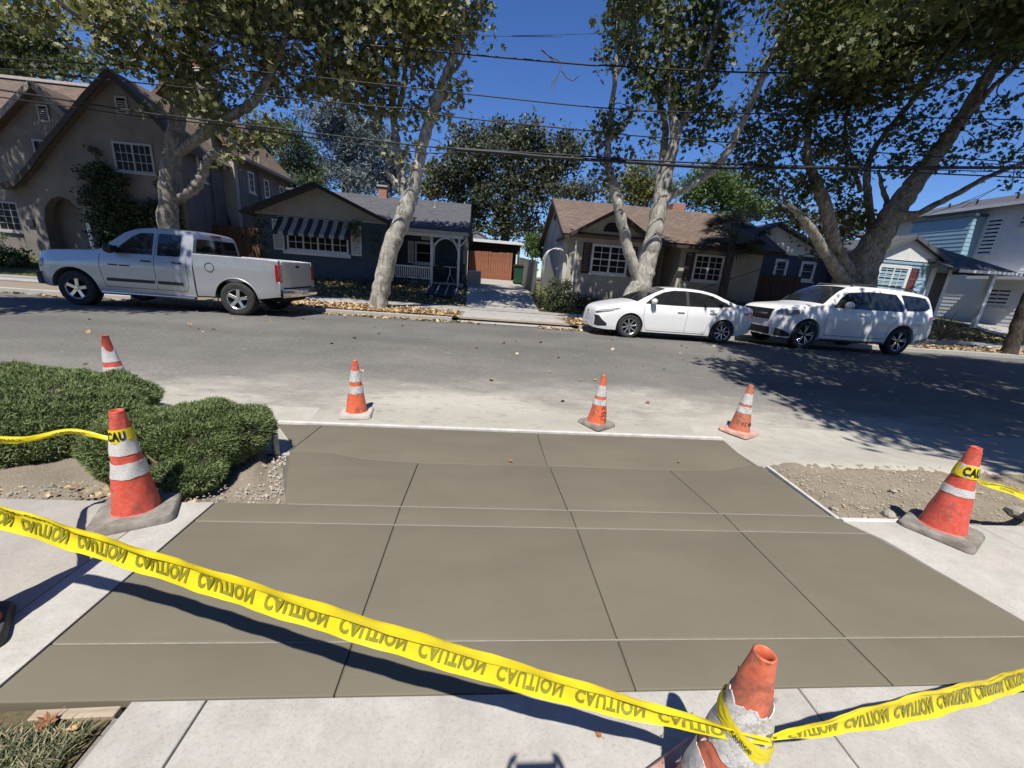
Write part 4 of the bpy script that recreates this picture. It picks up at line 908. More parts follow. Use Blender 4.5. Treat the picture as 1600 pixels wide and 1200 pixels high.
def make_truck():
    b = Body(ST); car = thing('pickup_truck', 'silver crew pickup truck parked at the left under the sycamores', 'pickup truck', (-9.43-.98, 9.97+1.0, .2), R(-.4), 'parked vehicles')
    S_ = dict(ST); b.S['wheels'] = (.98,); b.build('cab', P_SILVER, car)
    for sd in (-1, 1):
        for c in (.98, 4.55): wheel(car, c, sd*(1.0-.27/2-.02), .40, .27, 'truck', sd)
    MB().box(.25, 5.5, -.62, .62, .36, .95).build('chassis', DARK, car, world=False)
    # bed: profiled flanks, floor, headboard, tailgate
    bb = Body(dict(x0=3.66, x1=5.62, w=1.0, Rt=.40, Ra=.50, wheels=(4.55,), tumble=.05, archk=.97, top=[(3.66, 1.37), (4.6, 1.365), (5.62, 1.35)], belt=[(3.66, 1.32), (5.62, 1.30)], plan=[(3.66, 1.0), (5.3, 1.0), (5.55, .985), (5.62, .965)], bot=[(3.66, .42), (5.1, .44), (5.62, .52)], side=[.965, .98, .985, .99, 1.0, 1.0, .985]))
    xs = sorted(set(np.linspace(3.66, 5.62, 50)) | set(4.55+.5*.9995*np.cos(np.linspace(0, math.pi, 33))) | {4.049, 5.051})
    for sd in (-1, 1):
        P = []
        for x in xs:
            z0, t = bb.bot(x), bb.top(x); row = [(x, sd*bb.y(x, z0+(t-z0)*k/12), z0+(t-z0)*k/12) for k in range(13)]
            yo = bb.y(x, t); row += [(x, sd*(yo-.012), t+.012), (x, sd*(yo-.075), t+.012), (x, sd*(yo-.085), t-.005), (x, sd*(yo-.085), .80)]; P.append(row)
        mb = MB(); mb.grid(np.array(P)); mb.build('bed_side', P_SILVER, car, True, 35, world=False)
        mb = MB(); mb.tube([(4.55+.5*math.cos(a), sd*(bb.y(4.55+.5*math.cos(a)*.99, .40+.485*math.sin(a))-.004), .40+.485*math.sin(a)) for a in np.linspace(.05, math.pi-.05, 24)], .016, 6); mb.build('arch_lip', P_SILVER, car, True, None, world=False)
    MB().box(3.68, 5.58, -.91, .91, .76, .80).build('bed_floor', BLK, car, world=False); MB().box(3.66, 3.70, -.91, .91, .8, 1.36).build('headboard', P_SILVER, car, world=False)
    tg = MB(); tg.box(5.58, 5.635, -.80, .80, .72, 1.345); o = tg.build('tailgate', P_SILVER, car, True, 40, .012, world=False, seg=2)
    MB().box(5.632, 5.65, -.10, .10, 1.20, 1.275).build('tailgate_handle', BLK, car, world=False, bevel=.008, seg=2)
    MB().box(5.634, 5.642, -.68, .68, .92, .935).build('tailgate_crease', P_SILVER, car, world=False)
    for sd in (-1, 1):
        MB().box(5.56, 5.645, sd*.885-.075, sd*.885+.075, .87, 1.27).build('tail_light', TAIL, car, True, 40, .018, world=False, seg=2)
        bb.side_patch([(5.55, .87, 1.27), (5.615, .88, 1.26)], sd, .006).build('tail_light', TAIL, car, True, None, world=False)
        MB().box(5.58, 5.64, sd*.885-.08, sd*.885+.08, .58, .868).build('bed_corner', P_SILVER, car, True, 40, .01, world=False)
    bm_ = MB(); P = []
    for y in np.linspace(-.97, .97, 21):
        x = 5.80-.10*abs(y)**3; P.append([(5.60, y, .50), (x-.02, y, .50), (x, y, .54), (x, y, .66), (x-.03, y, .70), (5.60, y, .70)])
    bm_.grid(np.array(P)); bm_.build('rear_bumper', CHROME, car, True, 40, world=False)
    MB().box(5.805, 5.812, -.16, .16, .55, .65).build('number_plate', PLATE, car, world=False)
    bm_ = MB(); P = []
    for y in np.linspace(-1.0, 1.0, 21):
        x = -.10+.16*abs(y)**3; P.append([(.25, y, .46), (x+.03, y, .46), (x, y, .52), (x, y, .70), (x+.03, y, .74), (.25, y, .74)])
    bm_.grid(np.array(P)); bm_.build('front_bumper', M('bumper_steel', (.50, .51, .53), None, .35, metallic=.5), car, True, 40, world=False)
    MB().box(-.03, .10, -.45, .45, .76, 1.06).build('grille', BLK, car, world=False, bevel=.03)
    MB().box(-.045, -.025, -.45, .45, .90, .925).build('grille_bar', CHROME, car, world=False); MB().box(-.045, -.025, -.014, .014, .78, 1.05).build('grille_bar', CHROME, car, world=False)
    flat(b, car, 'headlight', LAMP, [(.05, .84, 1.04), (.22, .84, 1.05), (.34, .90, 1.03)], .008)
    flat(b, car, 'side_window', GLASS_C, [(1.92, 1.275, 1.30), (2.1, 1.275, 1.48), (2.3, 1.275, 1.66), (2.46, 1.275, 1.745), (2.72, 1.28, 1.765)])
    flat(b, car, 'side_window', GLASS_C, [(2.86, 1.28, 1.74), (2.90, 1.275, 1.77), (3.30, 1.28, 1.765), (3.36, 1.30, 1.74)])
    flat(b, car, 'window_pillar', BLK, [(2.725, 1.275, 1.765), (2.75, 1.275, 1.765)], .005)
    b.top_patch(1.66, 2.30, .93).build('windshield', GLASS_C, car, True, None, world=False)
    mb = MB(); P = [[(3.632+.004*math.sin(3*t), y*(.83-.13*t), 1.29+.43*t) for y in np.linspace(-1, 1, 8)] for t in np.linspace(0, 1, 5)]; mb.grid(np.array(P)); mb.build('rear_window', GLASS_C, car, True, None, world=False)
    MB().box(3.60, 3.64, -.18, .18, 1.80, 1.845).build('brake_light', TAIL, car, world=False, bevel=.006)
    for sd in (-1, 1):
        for pts in ([(1.62, 1.23), (1.60, .9), (1.66, .50)], [(2.79, 1.26), (2.79, .50)], [(3.50, 1.27), (3.50, .62), (3.44, .50)], [(1.66, .50), (3.44, .50)], [(2.80, 1.24), (2.84, 1.78)]): b.line(pts, sd, .010).build('door_seam', SEAM, car, True, None, world=False)
        b.side_patch([(1.72, .63, .70), (2.75, .63, .70)], sd, .016).build('side_moulding', BLK, car, True, None, world=False)
        b.side_patch([(2.83, .63, .70), (3.38, .63, .70)], sd, .016).build('side_moulding', BLK, car, True, None, world=False)
        b.side_patch([(1.80, .985, 1.015), (2.0, .985, 1.015)], sd, .006).build('door_badge', BLK, car, True, None, world=False); b.side_patch([(2.04, .985, 1.015), (2.26, .985, 1.015)], sd, .006).build('door_badge', BLK, car, True, None, world=False)
        y = sd*(bb.y(4.1, 1.06)+.004); mb = MB(); mb.tube([(4.02+.10*math.cos(a), y, 1.10+.10*math.sin(a)) for a in np.linspace(0, 6.283, 25)], .006, 5)
        if sd < 0: mb.build('fuel_door', SEAM, car, True, None, world=False)
        MB().tube([(1.55, sd*.96, .36), (3.6, sd*.96, .36)], .045, 10).build('side_step', CHROME, car, True, 40, world=False)
        MB().box(4.1-.02, 4.1+.0, sd*.93, sd*.95, .3, .5).build('mud_flap', BLK, car, world=False)
    handle(b, car, 2.62, 1.13, BLK); handle(b, car, 3.30, 1.14, BLK); mirror(b, car, 1.95, 1.27, BLK, 1.25)
    return car
trk = make_truck()
done = set()
for ch in trk.children:                                  # shorten the overhangs
    if ch.type != 'MESH' or ch.name.startswith('wheel') or ch.data.name in done: continue
    done.add(ch.data.name)
    for v in ch.data.vertices:
        if v.co.x < .48: v.co.x = .48-(.48-v.co.x)*.62
        if v.co.x > 5.05: v.co.x = 5.05+(v.co.x-5.05)*.88
# two dark cars standing on the drives behind
make_sedan('dark_car', 'black car on the drive behind the white suv, mostly hidden', P_BLACK, (11.9, 15.1, .38), R(4))
make_sedan('dark_car', 'dark car on the drive under the balcony house at far right', P_BLACK, (27.3, 17.6, .93), R(-75))
# ---------------------------------------------------------------- houses
def stucco(name, c1, c2): return M(name, c1, tuple(x*.88 for x in c2), .92, 1.1, 26, .6, .015, spec=.2)
ST_TAN = stucco('tan_stucco', (.225, .202, .175), (.18, .162, .142)); ST_CREAM = stucco('cream_stucco', (.44, .40, .335), (.38, .345, .29)); ST_GREY = stucco('grey_stucco', (.22, .205, .195), (.18, .168, .162))
BLUE_D = M('dark_blue_board', (.045, .070, .095), (.06, .085, .11), .75, 3, 20, .2); BLUE_L = M('light_blue_board', (.24, .39, .49), (.28, .43, .53), .7, 3, 20, .2); NAVY = M('navy_board', (.035, .05, .10), (.045, .06, .115), .75, 3)
WHITE = M('white_paint_wood', (.72, .72, .70), (.62, .62, .60), .6, 5, 30, .15); BEIGE = M('beige_board', (.33, .315, .26), (.28, .27, .225), .75, 3, 20, .2); GWHITE = M('grey_white_board', (.70, .71, .72), (.64, .65, .66), .75, 3, 20, .2)
GLASS = M('window_glass', (.008, .009, .010), (.018, .02, .022), .25, 2, spec=.09); INT = M('dark_interior', (.01, .01, .01), None, 1.0); CURT = M('curtain', (.25, .24, .22), None, .9)
MAROON = M('maroon_shutter', (.055, .022, .022), (.04, .016, .016), .6, 5); RED_SH = M('red_shutter', (.16, .035, .025), (.12, .028, .02), .6, 5); DOORW = M('dark_door', (.05, .03, .02), (.035, .02, .014), .6, 5)
GUTTERW = WHITE; REDWOOD = M('redwood', (.32, .125, .065), (.21, .08, .042), .8, 3, 30, .3, stretch=(6, 6, .6)); GREYWOOD = M('weathered_wood', (.25, .235, .21), (.15, .14, .125), .9, 3, 30, .4, stretch=(6, 6, .6)); BRNWOOD = M('brown_fence', (.13, .06, .032), (.075, .035, .02), .85, 3, 30, .3, stretch=(6, 6, .6))
def shingle(name, c1, c2, c3, ax='x', k=1.5):
    m, nt, b, out = new_mat(name); t = nd(nt, 'ShaderNodeNewGeometry'); sep = nd(nt, 'ShaderNodeSeparateXYZ'); nt.links.new(t.outputs['Position'], sep.inputs[0])
    cmb = nd(nt, 'ShaderNodeCombineXYZ'); nt.links.new(sep.outputs[0 if ax == 'x' else 1], cmb.inputs[0]); nt.links.new(math_n(nt, 'MULTIPLY', sep.outputs[2], k), cmb.inputs[1])
    br = nd(nt, 'ShaderNodeTexBrick'); br.inputs['Scale'].default_value = 1.0; br.inputs['Brick Width'].default_value = .28; br.inputs['Row Height'].default_value = .145; br.inputs['Mortar Size'].default_value = .012; br.inputs['Bias'].default_value = -.1
    br.inputs['Color1'].default_value = (*c1, 1); br.inputs['Color2'].default_value = (*c2, 1); br.inputs['Mortar'].default_value = (*[x*.45 for x in c1], 1); nt.links.new(cmb.outputs[0], br.inputs['Vector'])
    col = mix(nt, ramp(nt, noise(nt, t.outputs['Position'], 1.1, 5, .6), [(.35, 0), (.7, .6)]), br.outputs['Color'], c3); col = mix(nt, ramp(nt, noise(nt, t.outputs['Position'], 40, 3, .7), [(.35, 0), (.8, .35)]), col, c2)
    nt.links.new(col, b.inputs['Base Color']); b.inputs['Roughness'].default_value = .92; b.inputs['Specular IOR Level'].default_value = .2; bump(nt, b, br.outputs['Fac'], -.6, .02); return m
SH_GREY = shingle('grey_shingle', (.075, .078, .085), (.11, .112, .12), (.09, .09, .10)); SH_GREYY = shingle('grey_shingle_side', (.075, .078, .085), (.11, .112, .12), (.09, .09, .10), 'y')
SH_BRN = shingle('brown_shingle', (.13, .095, .075), (.20, .15, .115), (.11, .085, .07)); SH_BRNY = shingle('brown_shingle_side', (.13, .095, .075), (.20, .15, .115), (.11, .085, .07), 'y', 1.2)
def brick_mat(name, c1, c2, mo):
    m, nt, b, out = new_mat(name); t = nd(nt, 'ShaderNodeNewGeometry'); sep = nd(nt, 'ShaderNodeSeparateXYZ'); nt.links.new(t.outputs['Position'], sep.inputs[0])
    cmb = nd(nt, 'ShaderNodeCombineXYZ'); nt.links.new(math_n(nt, 'ADD', sep.outputs[0], sep.outputs[1]), cmb.inputs[0]); nt.links.new(sep.outputs[2], cmb.inputs[1])
    br = nd(nt, 'ShaderNodeTexBrick'); br.inputs['Scale'].default_value = 1.0; br.inputs['Brick Width'].default_value = .2; br.inputs['Row Height'].default_value = .07; br.inputs['Mortar Size'].default_value = .009
    br.inputs['Color1'].default_value = (*c1, 1); br.inputs['Color2'].default_value = (*c2, 1); br.inputs['Mortar'].default_value = (*mo, 1); nt.links.new(cmb.outputs[0], br.inputs['Vector']); nt.links.new(br.outputs['Color'], b.inputs['Base Color']); b.inputs['Roughness'].default_value = .9; bump(nt, b, br.outputs['Fac'], -.5, .01); return m
BRICK = brick_mat('red_brick', (.36, .12, .07), (.28, .085, .05), (.38, .33, .28))
def roof(par, quad, t, mat, name='roof'):
    q = [Vector(p) for p in quad]; n = (q[1]-q[0]).cross(q[2]-q[0]).normalized()
    if n.z < 0: n = -n
    return MB().prism(q, -n*t).build(name, mat, par)
def wallp(par, poly, d, mat, name='wall'): return MB().prism(poly, d).build(name, mat, par)
class F:
    """front frame: u along the facade, outward normal; side=None facade faces -Y at Y=c; side='E' faces +X, 'W' faces -X at X=c"""
    def __init__(s, c, side=None): s.c = c; s.side = side
    def p(s, u, z, out=0.0): return (u, s.c-out, z) if s.side is None else ((s.c+out, u, z) if s.side == 'E' else (s.c-out, u, z))
    def box(s, mb, u0, u1, z0, z1, o0, o1):
        a, b = s.p(u0, z0, o0), s.p(u1, z1, o1); mb.box(min(a[0], b[0]), max(a[0], b[0]), min(a[1], b[1]), max(a[1], b[1]), min(a[2], b[2]), max(a[2], b[2])); return mb
def frame4(f, mb, u0, u1, z0, z1, w, o0, o1):
    f.box(mb, u0, u1, z0, z0+w, o0, o1); f.box(mb, u0, u1, z1-w, z1, o0, o1); f.box(mb, u0, u0+w, z0+w, z1-w, o0, o1); f.box(mb, u1-w, u1, z0+w, z1-w, o0, o1); return mb
def window(par, f, u0, u1, z0, z1, lights=1, cols=3, rows=3, mat=None, fw=.075, sash=False, mw=.022, sill=True, glass=None):
    mat = mat or WHITE; t = frame4(f, MB(), u0, u1, z0, z1, fw, -.02, .05).build('window', mat, par)
    L = (u1-u0-2*fw)/lights; pm = {}
    for k in range(lights):
        a, b = u0+fw+k*L, u0+fw+(k+1)*L
        if k: f.box(MB(), a-.03, a+.03, z0+fw, z1-fw, -.02, .045).build('mullion', mat, t); a += .03
        if k < lights-1: b -= .03
        segs = [(z0+fw, z1-fw)] if not sash else [(z0+fw, (z0+z1)/2-.02), ((z0+z1)/2+.02, z1-fw)]
        if sash: f.box(MB(), a, b, (z0+z1)/2-.02, (z0+z1)/2+.02, -.01, .04).build('meeting_rail', mat, t)
        for (za, zb) in segs:
            w, h = (b-a)/cols, (zb-za)/rows
            for i in range(cols):
                for j in range(rows):
                    key = (round(w, 3), round(h, 3)); m2 = mw/2
                    if key not in pm:
                        o = f.box(MB(), -w/2+m2*(i > -1), w/2-m2, -h/2+m2, h/2-m2, -.0, .012) if False else None
                        mb = MB(); g = F(0, f.side); g.box(mb, -w/2+m2, w/2-m2, -h/2+m2, h/2-m2, -.004, .012); pm[key] = mb.mesh('pane', glass or GLASS)
                    c = f.p(a+(i+.5)*w, za+(j+.5)*h, .0); q = par; off = Vector(c)
                    pl = t.location.copy(); pp = par
                    while pp is not None: pl = pl+pp.location; pp = pp.parent
                    link('pane', pm[key], t, off-pl)
            gb = MB()
            for i in range(1, cols): f.box(MB(), a+i*w-m2_(mw), a+i*w+m2_(mw), za, zb, -.01, .028).build('muntin', mat, t)
            for j in range(1, rows): f.box(MB(), a, b, za+j*h-m2_(mw), za+j*h+m2_(mw), -.01, .027).build('muntin', mat, t)
    if sill: f.box(MB(), u0-.06, u1+.06, z0-.06, z0, -.02, .09).build('sill', mat, t)
    return t
def m2_(w): return w/2
def shutter(par, f, u0, u1, z0, z1, mat, slats=True):
    t = frame4(f, MB(), u0, u1, z0, z1, .05, .0, .045).build('shutter', mat, par); mb = MB()
    n = int((z1-z0-.1)/.06)
    for k in range(n): f.box(mb, u0+.05, u1-.05, z0+.05+k*.06, z0+.05+k*.06+.042, .0, .026+.004*(k % 2))
    mb.build('louvres', mat, t)['kind'] = 'stuff'; return t
def vent(par, f, u0, u1, z0, z1, mat=WHITE):
    t = frame4(f, MB(), u0, u1, z0, z1, .06, -.02, .05).build('gable_vent', mat, par); f.box(MB(), u0+.06, u1-.06, z0+.06, z1-.06, -.02, .0).build('vent_recess', INT, t)
    n = int((z1-z0-.12)/.075); mb = MB()
    for k in range(n):
        z = z0+.06+k*.075; f.box(MB(), u0+.06, u1-.06, z, z+.03, .0, .035).build('slat', mat, t)
def siding(par, f, zr, ufun, e, mat, name='siding', single=False):
    """lapped boards: each one leans out at its lower edge"""
    z = zr[0]; mb = MB()
    while z < zr[1]-.01:
        z2 = min(z+e, zr[1]); a0, a1 = ufun(z); b0, b1 = ufun(z2-.001)
        if a1-a0 > .03:
            if b1-b0 < .01: b0 = b1 = (b0+b1)/2; b1 += .005
            vs = [f.p(a0, z, .0), f.p(a1, z, .0), f.p(a1, z, .022), f.p(a0, z, .022), f.p(b0, z2, .0), f.p(b1, z2, .0), f.p(b1, z2, .006), f.p(b0, z2, .006)]
            q = MB() if single else mb; q.add(vs, [(0, 1, 2, 3), (4, 5, 6, 7), (3, 2, 6, 7), (0, 1, 5, 4), (0, 3, 7, 4), (1, 2, 6, 5)])
            if single: q.build('board', mat, par)
        z = z2
    if not single: mb.build(name, mat, par)['kind'] = 'stuff'
def fence(label, a, b, z0, h, mat, w=.14, group=None, lean=0, rails=True):
    a, b = Vector((*a, z0[0])), Vector((*b, z0[1])); d = b-a; L = d.length; n = int(L/w); t = thing('wood_fence', label, 'fence', tuple(a), 0, group)
    ang = math.atan2(d.y, d.x); me = None
    for k in range(n):
        hh = h+random.uniform(-.015, .015)
        if k % 3 == 0 or me is None: me = MB().box(0, w-.012, -.011, .011, 0, hh).mesh('board', mat)
        o = link('board', me, t, d*(k/n)+Vector((0, 0, random.uniform(-.01, .01)))); o.rotation_euler = (random.uniform(-.01, .01), random.uniform(-.008, .008), ang)
    if rails:
        for zz in (.35, h-.35):
            o = MB().box(0, L, .014, .055, zz-.045, zz+.045).build('rail', mat, t, world=False); o.rotation_euler = (0, -math.atan2(d.z, math.hypot(d.x, d.y)), ang)
    return t
# ---- 1: tudor house with swooping gable (left)
h = thing('tudor_house', 'two storey tan stucco house with a steep swooping gable and arched entry', 'house', (-15, 18, .9))
f = F(18.0); zb = .7
g = [(-18.5, 3.40), (-18.0, 3.62), (-17.35, 4.25), (-16.6, 5.08), (-15.95, 5.72), (-15.0, 6.70), (-14.0, 7.62), (-13.05, 6.75), (-12.15, 5.72)]
arch = [(-17.62, zb), (-17.62, 2.35), (-17.5, 2.85), (-17.2, 3.2), (-16.85, 3.33), (-16.5, 3.2), (-16.2, 2.85), (-16.08, 2.35), (-16.08, zb)]
MB().prism([(x, 18.0, z) for x, z in [(-18.5, zb)]+g+[(-12.15, zb)]+arch[::-1]], (0, .32, 0)).build('wall', ST_TAN, h)
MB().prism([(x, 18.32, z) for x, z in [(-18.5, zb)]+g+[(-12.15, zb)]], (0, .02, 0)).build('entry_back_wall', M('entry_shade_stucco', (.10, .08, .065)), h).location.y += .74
MB().box(-18.3, -17.63, 18.31, 19.3, zb, 3.3).build('porch_side', ST_TAN, h); MB().box(-16.07, -15.5, 18.31, 19.3, zb, 3.3).build('porch_side', ST_TAN, h); MB().box(-18.3, -15.5, 18.31, 19.3, 3.34, 3.5).build('porch_ceiling', ST_TAN, h)
dr = MB().box(-17.5, -16.15, 18.96, 19.05, .95, 3.1).build('entry_door', DOORW, h); MB().box(-16.42, -16.38, 18.90, 18.96, 1.85, 2.0).build('handle', CHROME, dr)
MB().box(-12.6, -12.15, 18.32, 24, zb, 5.75).build('wall', ST_GREY, h)
of = [(-18.95, 3.42), (-18.5, 3.44)]+g[1:7]
ro = [(x-.06, z+.11) for x, z in of[:-1]]+[(-14.0, 7.80)]
MB().prism([(x, 17.72, z) for x, z in of]+[(x, 17.72, z) for x, z in ro[::-1]], (0, 5.9, 0)).build('swoop_roof', SH_BRNY, h)
bar = [(x, z-.07) for x, z in of]
MB().prism([(x, 17.66, z) for x, z in bar]+[(x, 17.66, z+.02) for x, z in ro[::-1]], (0, .055, 0)).build('barge_board', M('dark_barge', (.05, .038, .032), (.035, .03, .026), .8), h)
rr = [(-14.0, 7.62), (-13.05, 6.75), (-11.75, 5.32)]
MB().prism([(x, 17.72, z) for x, z in rr]+[(x, 17.72, z) for x, z in [(-11.68, 5.42), (-12.98, 6.88), (-14.0, 7.80)]], (0, 5.9, 0)).build('roof', SH_BRNY, h)
MB().prism([(x, 17.66, z) for x, z in [(-14.0, 7.55), (-13.05, 6.67), (-11.75, 5.25)]]+[(x, 17.66, z) for x, z in [(-11.68, 5.43), (-12.98, 6.89), (-14.0, 7.82)]], (0, .055, 0)).build('barge_board', MATS['dark_barge'], h)
SHADE_TRIM = M('shaded_white_trim', (.36, .355, .345), (.30, .295, .285), .7, 5, 30, .2); window(h, f, -14.55, -13.1, 4.42, 5.48, 2, 3, 3, mat=SHADE_TRIM); vent(h, f, -14.15, -13.72, 6.4, 7.02, SHADE_TRIM); MB().box(-18.25, -17.98, 17.93, 18.0, 2.1, 2.35).build('house_lantern', BLK, h)  # white trim of this house with the facade shade put into its colour
MB().box(-16.06, -15.92, 17.96, 18.0, zb, 2.4).build('entry_trim', WHITE, h)
f2 = F(18.6); g2 = [(-20.5, zb), (-20.5, 4.4), (-18.9, 5.7), (-17.27, 7.15), (-15.9, 5.75), (-15.9, zb)]
MB().prism([(x, 18.6, z) for x, z in g2], (0, .3, 0)).build('wall', ST_TAN, h)
for a, b in (((-20.9, 4.05), (-17.27, 7.3)), ((-17.27, 7.3), (-15.3, 5.3))): roof(h, [(a[0], 18.3, a[1]), (b[0], 18.3, b[1]), (b[0], 23.5, b[1]), (a[0], 23.5, a[1])], .14, SH_BRNY)
for a, b in (((-20.9, 3.98), (-17.27, 7.22)), ((-17.27, 7.22), (-15.5, 5.42))): MB().beam((a[0], 18.28, a[1]), (b[0], 18.28, b[1]), .05, .18).build('barge_board', M('pale_barge', (.25, .22, .19), None), h)
vent(h, f2, -17.5, -17.1, 6.02, 6.62, SHADE_TRIM); window(h, f2, -17.95, -17.2, 4.35, 5.4, 1, 3, 3, sash=False, mat=SHADE_TRIM); window(h, f2, -19.95, -19.05, 1.85, 3.0, 1, 3, 4, mat=SHADE_TRIM)
MB().prism([(-24, 19, 5.0), (-24, 23, 8.75), (-24, 27, 5.0)], (9.5, 0, 0)).build('main_roof', SH_BRN, h); MB().box(-24, -15.5, 19.2, 26.8, zb, 5.2).build('wall', ST_TAN, h); MB().box(-24, -14.6, 22.85, 23.15, 8.72, 8.84).build('ridge_cap', M('ridge_pale', (.45, .42, .38), None), h)
MB().box(-16.5, -11.6, 20.9, 25.8, zb, 6.0).build('wing_wall', ST_GREY, h)
for sx_ in (1, -1): roof(h, [(-14.05, 20.6, 8.75), (-14.05+sx_*2.85, 20.6, 5.85), (-14.05+sx_*2.85, 26.1, 5.85), (-14.05, 26.1, 8.75)], .15, SH_BRNY)
MB().prism([(-16.4, 20.95, 6.0), (-14.05, 20.95, 8.6), (-11.65, 20.95, 6.0)], (0, 4.8, 0)).build('wing_gable', ST_GREY, h)
ch = MB().box(-13.25, -12.3, 20.35, 21.3, 5, 8.95).build('chimney', ST_TAN, h); MB().box(-13.35, -12.2, 20.25, 21.4, 8.95, 9.1).build('cap', WHITE, ch); MB().box(-13.1, -12.45, 20.5, 21.15, 9.1, 9.5).build('chimney_pot', M('terracotta', (.30, .10, .05), (.24, .08, .04)), ch)
MB().prism([(-12.62, 20.62, 6.0), (-11.62, 20.62, 6.0), (-11.62, 20.62, 2.6), (-11.9, 20.62, 2.3)], (0, .27, 0)).build('sunlit_wing_face', M('sunlit_stucco', (.45, .41, .36), None, .9, 3, 30, .3), h)  # paler slab: sunlight on the wing's front face put into colour and outline
fe = F(-11.6, 'E'); window(h, fe, 21.6, 22.1, 4.6, 5.55, 1, 2, 3); window(h, fe, 23.0, 23.5, 4.6, 5.5, 1, 2, 3); window(h, fe, 24.6, 25.1, 4.6, 5.5, 1, 2, 3)
fe = F(-12.15, 'E'); window(h, fe, 18.95, 19.4, 4.5, 5.6, 1, 2, 4)
for y, z1 in ((19.7, 5.7), (22.5, 5.9)): MB().tube([(-12.05 if y < 20 else -11.5, y, 1.0), (-12.05 if y < 20 else -11.5, y, z1)], .045, 8).build('downpipe', ST_GREY, h, True)
MB().beam((-11.12, 20.6, 5.85), (-11.12, 26.1, 5.85), .12, .12).build('gutter', M('tan_gutter', (.35, .31, .27), None), h)
# ---- 2: blue bungalow
h = thing('blue_bungalow', 'dark blue bungalow with beige gable, striped awning and grey shingle roof', 'house', (-5, 18, .9))
MB().box(-9.45, -4.15, 18, 24.5, zb, 3.4).build('wall', BLUE_D, h); MB().prism([(-9.45, 18.0, 3.4), (-4.15, 18.0, 3.4), (-6.95, 18.0, 4.50)], (0, .2, 0)).build('gable_wall', BEIGE, h)
siding(h, F(18.0), (3.42, 4.45), lambda z: (-9.4+(z-3.4)*2.2, -4.2-(z-3.4)*2.48), .145, BEIGE, 'gable_siding', True)
MB().box(-9.5, -4.1, 17.95, 18.0, 3.32, 3.42).build('frieze_board', BEIGE, h)
for a, b in (((-9.85, 3.33), (-6.95, 4.62)), ((-6.95, 4.62), (-3.75, 3.30))): roof(h, [(a[0], 17.55, a[1]), (b[0], 17.55, b[1]), (b[0], 21.6, b[1]), (a[0], 21.6, a[1])], .11, SH_GREYY)
for a, b in (((-9.85, 3.28), (-6.95, 4.57)), ((-6.95, 4.57), (-3.75, 3.25))): MB().beam((a[0], 17.53, a[1]), (b[0], 17.53, b[1]), .03, .14).build('barge_board', M('black_trim', (.02, .02, .022), None), h)
roof(h, [(-9.0, 21.5, 4.95), (-.78, 21.5, 4.95), (-.68, 18.1, 3.36), (-4.6, 18.1, 3.36)], .12, SH_GREY); roof(h, [(-9.8, 21.5, 4.95), (-.78, 21.5, 4.95), (-.68, 25.0, 3.3), (-9.8, 25.0, 3.3)], .12, SH_GREY)
MB().box(-4.15, -1.0, 19.8, 24.6, zb, 3.36).build('wall', BLUE_D, h); MB().prism([(-1.02, 18.3, 3.2), (-1.02, 21.5, 4.80), (-1.02, 24.8, 3.2)], (.06, 0, 0)).build('side_gable', BLUE_D, h); MB().box(-1.0, -.93, 19.75, 24.6, 2.9, 3.3).build('side_board', BEIGE, h)
MB().box(-4.1, -.72, 18.06, 18.16, 3.14, 3.27).build('porch_gutter', M('grey_gutter', (.42, .43, .44), None), h); MB().box(-4.1, -.95, 18.2, 18.32, 3.0, 3.16).build('porch_beam', WHITE, h); MB().box(-4.15, -.9, 18.25, 19.8, zb, 1.08).build('porch_floor', CFAR, h)
f = F(18.0); window(h, f, -8.3, -5.8, 2.0, 2.92, 4, 2, 3, fw=.06); MB().box(-8.45, -5.7, 17.86, 17.97, 1.82, 1.94).build('window_box_trim', WHITE, h)
shutter(h, f, -8.85, -8.42, 1.95, 3.16, WHITE); shutter(h, f, -5.68, -5.25, 1.95, 3.16, WHITE)
aw = MB().tube([(-8.6, 17.97, 3.27), (-5.5, 17.97, 3.27)], .025, 6).build('awning', WHITE, h)
AWS = (M('awning_dark', (.02, .02, .026), (.03, .03, .036), .8), M('awning_pale', (.36, .35, .33), (.30, .29, .28), .8))
for k in range(15):
    a = -8.55+k*.2; b = a+.2
    P = [[(x, 17.95-.62*t, 3.28-.62*t-.05*math.sin(math.pi*t)) for x in (a, b)] for t in np.linspace(0, 1, 5)]+[[(x, 17.33, 2.66-.13*(1 if x == a else .9)) for x in (a, b)]]
    mb = MB(); mb.grid(np.array(P)); mb.grid(np.array(P)-np.array((0, -.006, .008))); mb.build('stripe', AWS[k % 2], aw)
dw = F(19.8); window(h, dw, -3.3, -2.35, 1.85, 2.85, 1, 1, 2, fw=.09); MB().box(-3.0, -2.5, 19.74, 19.8, 2.95, 3.08).build('number_board', WHITE, h)
door = MB().box(-2.05, -1.2, 19.72, 19.8, 1.08, 3.0).build('front_door', M('teal_door', (.03, .06, .08), None), h); MB().box(-1.32, -1.27, 19.68, 19.72, 1.95, 2.1).build('handle', CHROME, door); shutter(h, dw, -3.62, -3.36, 1.85, 2.85, WHITE)
for x in (-4.02, -2.32, -1.12): MB().box(x-.05, x+.05, 18.22, 18.32, 1.0, 3.0).build('porch_post', WHITE, h)
for x0, x1 in ((-3.97, -2.37),):
    MB().box(x0, x1, 18.24, 18.30, 1.66, 1.73).build('rail', WHITE, h); MB().box(x0, x1, 18.24, 18.30, 1.18, 1.24).build('rail', WHITE, h); me = MB().box(-.02, .02, -.02, .02, 0, .42).mesh('baluster', WHITE)
    for k in range(17): link('baluster', me, h, Vector((x0+.06+k*.0925, 18.27, 1.24))-h.location)
